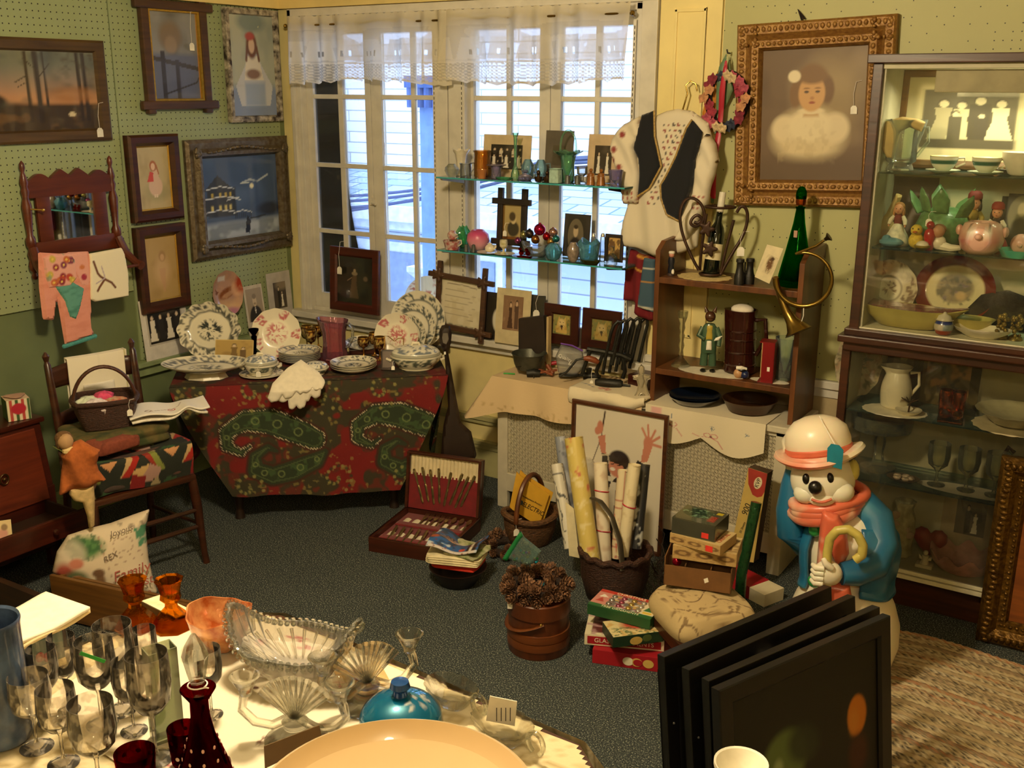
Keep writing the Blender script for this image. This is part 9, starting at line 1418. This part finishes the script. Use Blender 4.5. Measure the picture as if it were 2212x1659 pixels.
# ---------------------------------------------------------------- glass table in the foreground
FZ=.955; tp=[(-.86,1.59),(-1.73,1.65)]+[tuple(Zp(*k,.95).xy) for k in ((425,1326),(60,1425))]+[(-2.5,.45),(-.2,.45),(-.3,1.12)]
t=T('display_table','large table in the foreground under lace and floral cloths, covered in glassware','table',(-1.6,1.1,0)); q=[(x+1.6,y-1.1) for x,y in tp]
b=B(); n=len(q); b.add([(x,y,z) for z in (FZ-.035,FZ-.004) for x,y in q],[tuple(range(n)),tuple(range(2*n-1,n-1,-1))]+[(i,(i+1)%n,n+(i+1)%n,n+i) for i in range(n)]); b.build('tabletop',wood('display_table_wood','2e170a','4a2810',.4),t,sm=0)
for x,y in ((-.95,.1),(-.9,-.5),(.4,.25),(1.1,-.5)): B().box((x,y,.46),(.06,.06,.92)).build('leg',darkwood,t,sm=0)
def lacec(co): c=Cv(co[:,0],co[:,1],'d8c8a0'); a=vnoise(c.u,c.v,26,3); c.mix((np.abs(a-.5)<.05)*.75,'a08a5c'); c.noise(60,'b8a478',.62,.7,.05,8); return c
b=B(); n=len(tp)
def tin(x,y):
    c=np.zeros(x.shape,bool)
    for (ax,ay),(bx_,by) in zip(tp,tp[1:]+tp[:1]): k=((ay>y)!=(by>y)); c^=k&(x<(bx_-ax)*(y-ay)/((by-ay) or 1e-9)+ax)
    return c
b.surf(lambda u,v:(-2.78+2.55*u,.5+1.13*v,FZ-.0025+0*u),200,100); ok=tin(np.array([p[0] for p in b.v]),np.array([p[1] for p in b.v])-.0); b.f=[f for f in b.f if all(ok[i] for i in f)]
def edg(u,v): s=u*3.02; P=np.array([tp[3],tp[2],tp[1],tp[0],(-.55,1.34)]); d=np.r_[0,np.cumsum(np.hypot(*np.diff(P,axis=0).T))]; s=u*d[-1]; x=np.interp(s,d,P[:,0]); y=np.interp(s,d,P[:,1]); o=.012+.02*v+.012*np.sin(s*24)*v; right=np.clip((x+.95)*6,0,1); return x+o*right,y+o,FZ-.002-(.10+.02*np.sin(s*40))*v*(.25+.75*np.clip((x+1.8)*2,0,1))
b.surf(edg,220,10); b.one('lace_tablecloth',vcm('lace_cotton',.9,0,0,.3,160),'cream lace cloth covering the foreground display table','tablecloth',col=lacec,sm=.9)
def flo(co):
    c=Cv(co[:,0],co[:,1],'e8dcc2'); rr=random.Random(5)
    for i in range(60): x,y=rr.uniform(-2.3,-1.05),rr.uniform(.75,1.6); [c.ell(x+rr.uniform(-.02,.02),y+rr.uniform(-.015,.015),.009,.006,'b8505a' if i%3 else '6a4a3c',.5) for k in range(4)]
    return c
A=[Zp(*p,FZ) for p in ((75,1530),(330,1345),(620,1345),(960,1490),(930,1640),(480,1800))]; A=[(p.x,p.y) for p in A]; b=B(); cx=sum(p[0] for p in A)/6; cy=sum(p[1] for p in A)/6
Q=np.array(A+A[:1]); b.surf(lambda u,v:(cx+(np.interp(u*6,range(7),Q[:,0])-cx)*v,cy+(np.interp(u*6,range(7),Q[:,1])-cy)*v,FZ+.0015+0*u),180,70); b.one('floral_table_runner',vcm('linen',.85,0,0,.2,90),'white cloth scattered with small red flowers under the glassware','cloth',col=flo)
FT=FZ+.003; TW=thin('thin_wine_glass','fdfbf8','f6ece0',.25,.02,.03,.22,.22)
gpx=[(.78,0),(.8,.012),(.16,.05),(.09,.12),(.085,.38),(.16,.43),(.55,.48),(.9,.58),(1,.75),(.93,1),(.91,1),(.97,.75),(.87,.59),(.5,.5),(.01,.47)]
for i,(px,pb,pt,hw,lab) in enumerate(((80,1615,1455,44,'leftmost clear wine goblet, beside the blue crock'),(138,1650,1482,42,'clear goblet second from left at front'),(217,1715,1512,50,'large front clear goblet left of the ruby cup'),(221,1565,1380,42,'clear goblet with green sticker strip in the middle of the cluster'),(261,1535,1345,43,'tall clear goblet behind the middle of the cluster'),(338,1640,1408,47,'large clear goblet just left of the ruby decanter'),(326,1520,1355,26,'narrow clear goblet behind the large ones'),(150,1535,1370,30,'clear goblet at back near the tin with cherries'),(458,1545,1398,30,'clear goblet half hidden behind the ruby decanter'),(108,1560,1395,32,'clear goblet behind the leftmost pair'),(290,1580,1425,36,'clear goblet between the tall one and the decanter'))):
    P=Zp(px,pb,FT); zt=min(topz(P,pt),P.z+.235); LI('clear_wine_goblet',lab,'goblet',P,zt,hw*mpp(P),gpx,TW,36,'clear goblets on the display table')
P=Zp(221,1565,FT); b=B(); p=Yp(200,1420,P.y-.05); b.box((0,0,0),(.05,.001,.007),Ry(.6)); b.one('green_sticker_strip',mat('neon_green','2f9a3c'),'bright green sticker strip among the clear goblets','sticker',loc=p,rz=rzc(P))
P=Zp(362,1590,FT); t=T('square_glass_vase','tall flat-sided greenish glass vase behind the ruby decanter','vase',P,rzc(P)+.3); zt=topz(P,1395)-P.z; b=B(); [b.b2(*q) for q in ((-.028,.028,-.02,-.018,.01,zt),(-.028,.028,.018,.02,.01,zt),(-.028,-.026,-.018,.018,.01,zt),(.026,.028,-.018,.018,.01,zt),(-.028,.028,-.02,.02,0,.01))]; b.build('body',thin('green_tint_glass','dfe6d4','b8bea0',.4,.25),t,sm=0)
rub=glass('ruby_glass','8a0a14',.0,.45); cutm=mat('cut_clear_dots','d8b8a8',.3)
P=Zp(450,1745,FT); t=T('ruby_decanter','ruby cut-to-clear glass decanter with clear faceted stopper','decanter',P,0); zs=topz(P,1365)-P.z; H=zs*.70; R=66*mpp(P); b=B(); b.lathe([(.001,0),(.85*R,0),(R,.04*H),(.98*R,.2*H),(.72*R,.42*H),(.42*R,.62*H),(.30*R,.78*H),(.29*R,.9*H),(.52*R,.985*H),(.56*R,H),(.5*R,.99*H),(.25*R,.9*H),(.25*R,.75*H),(.66*R,.4*H),(.9*R,.15*H),(.001,.04*H)],40); b.build('body',rub,t,sm=.9)
b=B(); 
for k in range(9):
    a=k*2*PI/9
    for z,r,s in ((.46,.67,.05),(.56,.55,.05),(.30,.9,.11)): b.ell((r*R*cos(a),r*R*sin(a),z*H),(s*R,.02*R,s*R*1.5),10,R=Rz(a+PI/2))
b.build('cut_ovals',mat('ruby_cut_clear','c89a90',.2,coat=.5),t); b=B(); b.lathe([(.16*R,.93*H),(.2*R,H*1.02),(.3*R,H*1.12),(.42*R,H*1.26),(.3*R,zs-.02),(.08*R,zs)],8); b.build('stopper',glass('clear_glass','f6f8f6'),t,sm=.3); b=B(); b.tube([(.3*R*cos(a),.3*R*sin(a),H*1.03) for a in linsp(0,2*PI,18)[:-1]]+[(.35*R,0,H*1.03),(.62*R,-.1*R,H*1.06)],.0014,5); b.build('string',mat('tag_string','eee8dc'),t)
for px,pb,pt,hw,lab in ((299,1705,1622,43,'front ruby cup with cut clear dots'),(402,1650,1570,34,'ruby cup partly hidden behind the ruby decanter')):
    P=Zp(px,pb,FT); H=topz(P,pt)-P.z; R=hw*mpp(P); t=T('ruby_cut_cup',lab,'cup',P,0,'ruby cut glass cups'); b=B(); b.lathe([(.001,0),(.7*R,0),(.85*R,.1*H),(R,H),(.93*R,H),(.78*R,.15*H),(.001,.1*H)],32); b.build('body',rub,t,sm=.9); b=B(); [b.ell(((.9+.03*z)*R*cos(k),(.9+.03*z)*R*sin(k),z*H),(.14*R,.02*R,.14*R),10,R=Rz(k+PI/2)) for z in (.35,.75) for k in linsp(0,2*PI,9)[:-1]+z]; b.build('cut_dots',cutm,t)
amb=glass('amber_candle_glass','f2b648',.0,.45)
for px,lab in ((296,'left amber glass candlestick at the back of the display table'),(374,'right amber glass candlestick at the back of the display table')): P=Zp(px,1352,FT); H=topz(P,1250)-P.z; R=46*mpp(P); b=B(); b.lathe([(.001,0),(R,0),(R,.05*H),(.75*R,.22*H),(.3*R,.42*H),(.28*R,.5*H),(.5*R,.6*H),(.45*R,.72*H),(.55*R,.9*H),(.68*R,H),(.5*R,.98*H),(.35*R,.75*H),(.001,.7*H)],8,Rz(.3)); b.one('amber_candlestick',amb,lab,'candlestick','amber glass candlesticks',loc=P,sm=.3)
P=Zp(480,1398,FT); t=T('marigold_carnival_bowl','orange iridescent glass bowl with one clear loop handle','bowl',P,.2); R=70*mpp(P); H=topz(P,1335)-P.z+.02; mg=mat('marigold_lustre','c8602a',.18,.35,coat=.6,var=.35,vs=24,bump=.4,col2='e0a068'); b=B(); b.lathe([(.4*R,0),(.5*R,.05*H),(.85*R,.5*H),(R,H),(.95*R,H),(.8*R,.5*H),(.001,.1*H)],48,wav=lambda a,i:(1+.03*sin(a*8),.008*cos(a*2)*(i>.4))); b.build('body',mg,t,sm=1); b=B(); b.tube([(.9*R,0,.9*H),(1.2*R,0,H),(1.22*R,0,.7*H),(.85*R,0,.5*H)],.005,8); b.build('handle',glass('clear_glass','f6f8f6'),t)
cg=glass('cut_crystal','fbfbf8',.0,.45)
P=Zp(640,1462,FT); t=T('cut_crystal_boat_bowl','large cut crystal boat bowl with beaded wavy rim','bowl',P,.3); R=.115; fz=lambda a:.11+.035*cos(2*a)+.012*cos(4*a)
b=B(); b.lathe([(.35,0),(.5,.05),(.85,.55),(1,1),(.96,1),(.8,.5),(.01,.12)],72,sx=R*1.32,sy=R*.8,wav=lambda a,i:(1+.02*sin(a*24),0)); b.v=[(x,y,z*fz(math.atan2(y/.8,x/1.32))) for x,y,z in b.v]; b.build('body',thin('crystal_wall','f4f2ee','d2ccc2',.3,.28,.05,.75),t,sm=.5)
b=B(); [b.ell((R*1.32*k*cos(a),R*.8*k*sin(a),fz(a)*(.5+.5*k)+dz),.0062,8) for k,dz in ((1.0,0),(.94,-.004),(1.03,-.012)) for a in linsp(0,2*PI,61)[:-1]]; tag(b.build('beaded_rim',glass('clear_glass','f6f8f6'),t),kind='stuff')
b=B(); [b.tube([(R*.5*cos(a),R*.3*sin(a),.03),(R*1.05*cos(a+.1),R*.64*sin(a+.1),.075)],[.002,.004],6) for a in linsp(0,2*PI,25)[:-1]]; tag(b.build('cut_fans',cg,t),kind='stuff')
for (px,pb),sc_,rz_,lab in (((640,1600),1,-.35,'front clear crystal two-arm candelabrum with fan centre'),((795,1520),.95,.35,'rear clear crystal two-arm candelabrum by the photograph card')):
    P=Zp(px,pb,FT); t=T('crystal_candelabrum',lab,'candelabrum',P,rzc(P)+rz_,'crystal candelabra'); b=B(); b.lathe([(.001,0),(.06,0),(.062,.006),(.03,.015),(.022,.03),(.026,.045),(.014,.055)],28); b.build('base',cg,t,sm=.8)
    b=B(); [b.tube([(0,0,.05),(.085*sin(a),0,.055+.085*cos(a))],[.006,.009],8) for a in linsp(-.9,.9,11)]; b.build('fan',cg,t)
    for s in (-1,1): b=B(); b.tube([(s*x,-.005,z) for x,z in ((.01,.055),(.045,.035),(.08,.04),(.105,.065),(.10,.09),(.095,.10))],.0095,10); b.lathe([(.012,.10),(.014,.11),(.026,.135),(.03,.14),(.026,.142),(.012,.12),(.001,.115)],20,Tr(s*.095,-.005,0)); b.build('arm_with_candle_cup',cg,t)
P=Zp(866,1552,FT); t=T('blue_glass_dome_lid','round blue mirrored glass lid with white scroll and knob','lid',P,0); R=90*mpp(P); H=topz(P,1500)-P.z
def bd(co): c=Cv(co[:,0]/R,co[:,1]/R,'0a6f9c'); [c.ell(.45+.25*cos(k)*.6,.1+.3*sin(k),.10,.05,'c8d0d4',.4,.9,k) for k in range(6)]; return c
b=B(); b.lathe([(R*cos(a),H*sin(a)) for a in linsp(0,PI/2-.01,22)],64); b.build('dome',vcm('blue_mirror',.08,.55,.8),t,col=bd,sm=1.2); b=B(); b.lathe([(.016,H-.003),(.014,H+.01),(.021,H+.018),(.018,H+.03),(.001,H+.033)],24); b.build('knob',mat('knob_blue','1a4a8c',.15,.4,coat=.5),t)
P=Zp(852,1739,1.055); R=310*mpp(P); P.z=FZ+.004; t=T('large_cream_bowl','very large plain cream pottery bowl at the bottom edge','bowl',P,0); b=B(); b.lathe([(.1,0),(.11,.004),(.85*R,.06),(R,.095),(R+.004,.10),(R-.004,.104),(.95*R,.088),(.84*R,.05),(.11,.016),(.001,.012)],72); b.build('body',mat('cream_pottery','d8bc90',.28,coat=.5,var=.04,vs=3),t,sm=1)
for px,pb,hw,lab in ((975,1520,70,'clear pressed glass dish with loop handle behind the blue lid'),(1085,1598,80,'clear glass dish with ring handle at right of the cream bowl')):
    P=Zp(px,pb,FT); t=T('handled_glass_dish',lab,'dish',P,-.2,'clear handled dishes'); R=hw*mpp(P); b=B(); b.lathe([(.5*R,0),(.6*R,.006),(R,.04),(.97*R,.042),(.55*R,.012),(.001,.01)],44,sy=.7,wav=lambda a,i:1+.03*sin(a*18)*(i>.2)); b.build('dish',cg,t,sm=.8); b=B(); b.tube([(R*.95+.02*(1-cos(a)),0,.035+.022*sin(a)) for a in linsp(-1.2,PI+1,16)],.005,8); b.build('loop_handle',glass('clear_glass','f6f8f6'),t)
def cardp(nm,lab,q,c,up,fn=None):
    P=Zp(*q[0],FT); rz=rzc(P)
    if up: o=B().prism(PF(q[1:],P),-.001,.001).one(nm,mat('card_'+c,c,.7),lab,'card',loc=P,rz=rz,sm=0)
    else: pts=[Zp(*k,FT+.006)-P for k in q[1:]]; b=B(); b.add([p for p in pts]+[p-V((0,0,.003)) for p in pts],[(0,1,2,3),(7,6,5,4),(0,4,5,1),(1,5,6,2),(2,6,7,3),(3,7,4,0)]); o=b.one(nm,mat('card_'+c,c,.7,vs=30,var=.2),lab,'card',loc=P,sm=0)
    return o
o=cardp('white_price_card','white printed card standing in the glass dish at right',[(1085,1590),(1058,1503),(1117,1515),(1112,1568),(1050,1556)],'efe8d6',True); [B().b2(-.012+.009*i,-.0105+.009*i,-.0018,-.0012,.035,.065).build('printed_line',mat('black_ink','1c1a12'),o,sm=0) for i in range(4)]
cardp('sepia_photo_card','tan photograph card lying behind the rear candelabrum',[(780,1490),(722,1450),(818,1425),(842,1470),(745,1500)],'c8a468',False); cardp('zigzag_gold_card','bronze card with zigzag edge propped against the cream bowl',[(630,1665),(570,1612),(690,1566),(697,1600),(572,1660)],'5a4424',True); cardp('folded_paper_card','cream paper lying between the amber candlesticks',[(335,1310),(305,1298),(345,1285),(420,1320),(380,1335)],'e0d2a8',False)
P=Zp(8,1592,FT); LI('blue_enamel_crock','tall mottled blue crock cut by the left edge','crock',P,topz(P,1330),.058,[(.9,0),(.97,.02),(1,.1),(.98,.8),(1,.95),(1.03,.98),(1,1),(.93,.98),(.9,.2),(.01,.1)],mat('mottled_blue','2a3a58',.25,coat=.5,var=.5,vs=14,col2='51678c'),36)
P=Zp(88,1440,FT); t=T('cherry_recipe_tin','dark green tin printed with cherries under the napkin stack','tin',P,rzc(P)+.35); H=topz(P,1352)-P.z; B().b2(-.045,.045,-.03,.04,0,H).build('tin',mat('tin_green','2c4a40',.35,var=.2),t,sm=0,bevel=.004); b=B(); [b.ell((x,-.031,z),(.010,.003,.012),12) for x,z in ((-.01,.04),(.006,.034))]; b.build('printed_cherries',mat('cherry_red','8a1c18',.4),t); B().b2(-.045,.045,-.0305,-.03,0,.018).build('cream_band',wht,t,sm=0)
for k,lab in enumerate(('lower cream napkin of the stack on the cherry tin','top cream napkin of the stack on the cherry tin')): b=B(); b.surf(lambda u,v:((u-.5)*.19,(v-.5)*.15,.003*np.sin(u*7+k)),20,14); b.one('cream_napkin',mat('beige_linen','d9c493') if k==0 else mat('white_napkin_linen','ece2cc'),lab,'napkin','napkins on the cherry tin',loc=P+V((-.012,.0,H+.006+.009*k)),rz=t.rotation_euler.z+.3-.06*k,solid=.008,sm=1)
P=Zp(1598,1690,FT); LI('small_white_bowl','small white bowl just entering at the bottom right','bowl',P,topz(P,1646),.05,PF_['bowl'],TAGM)
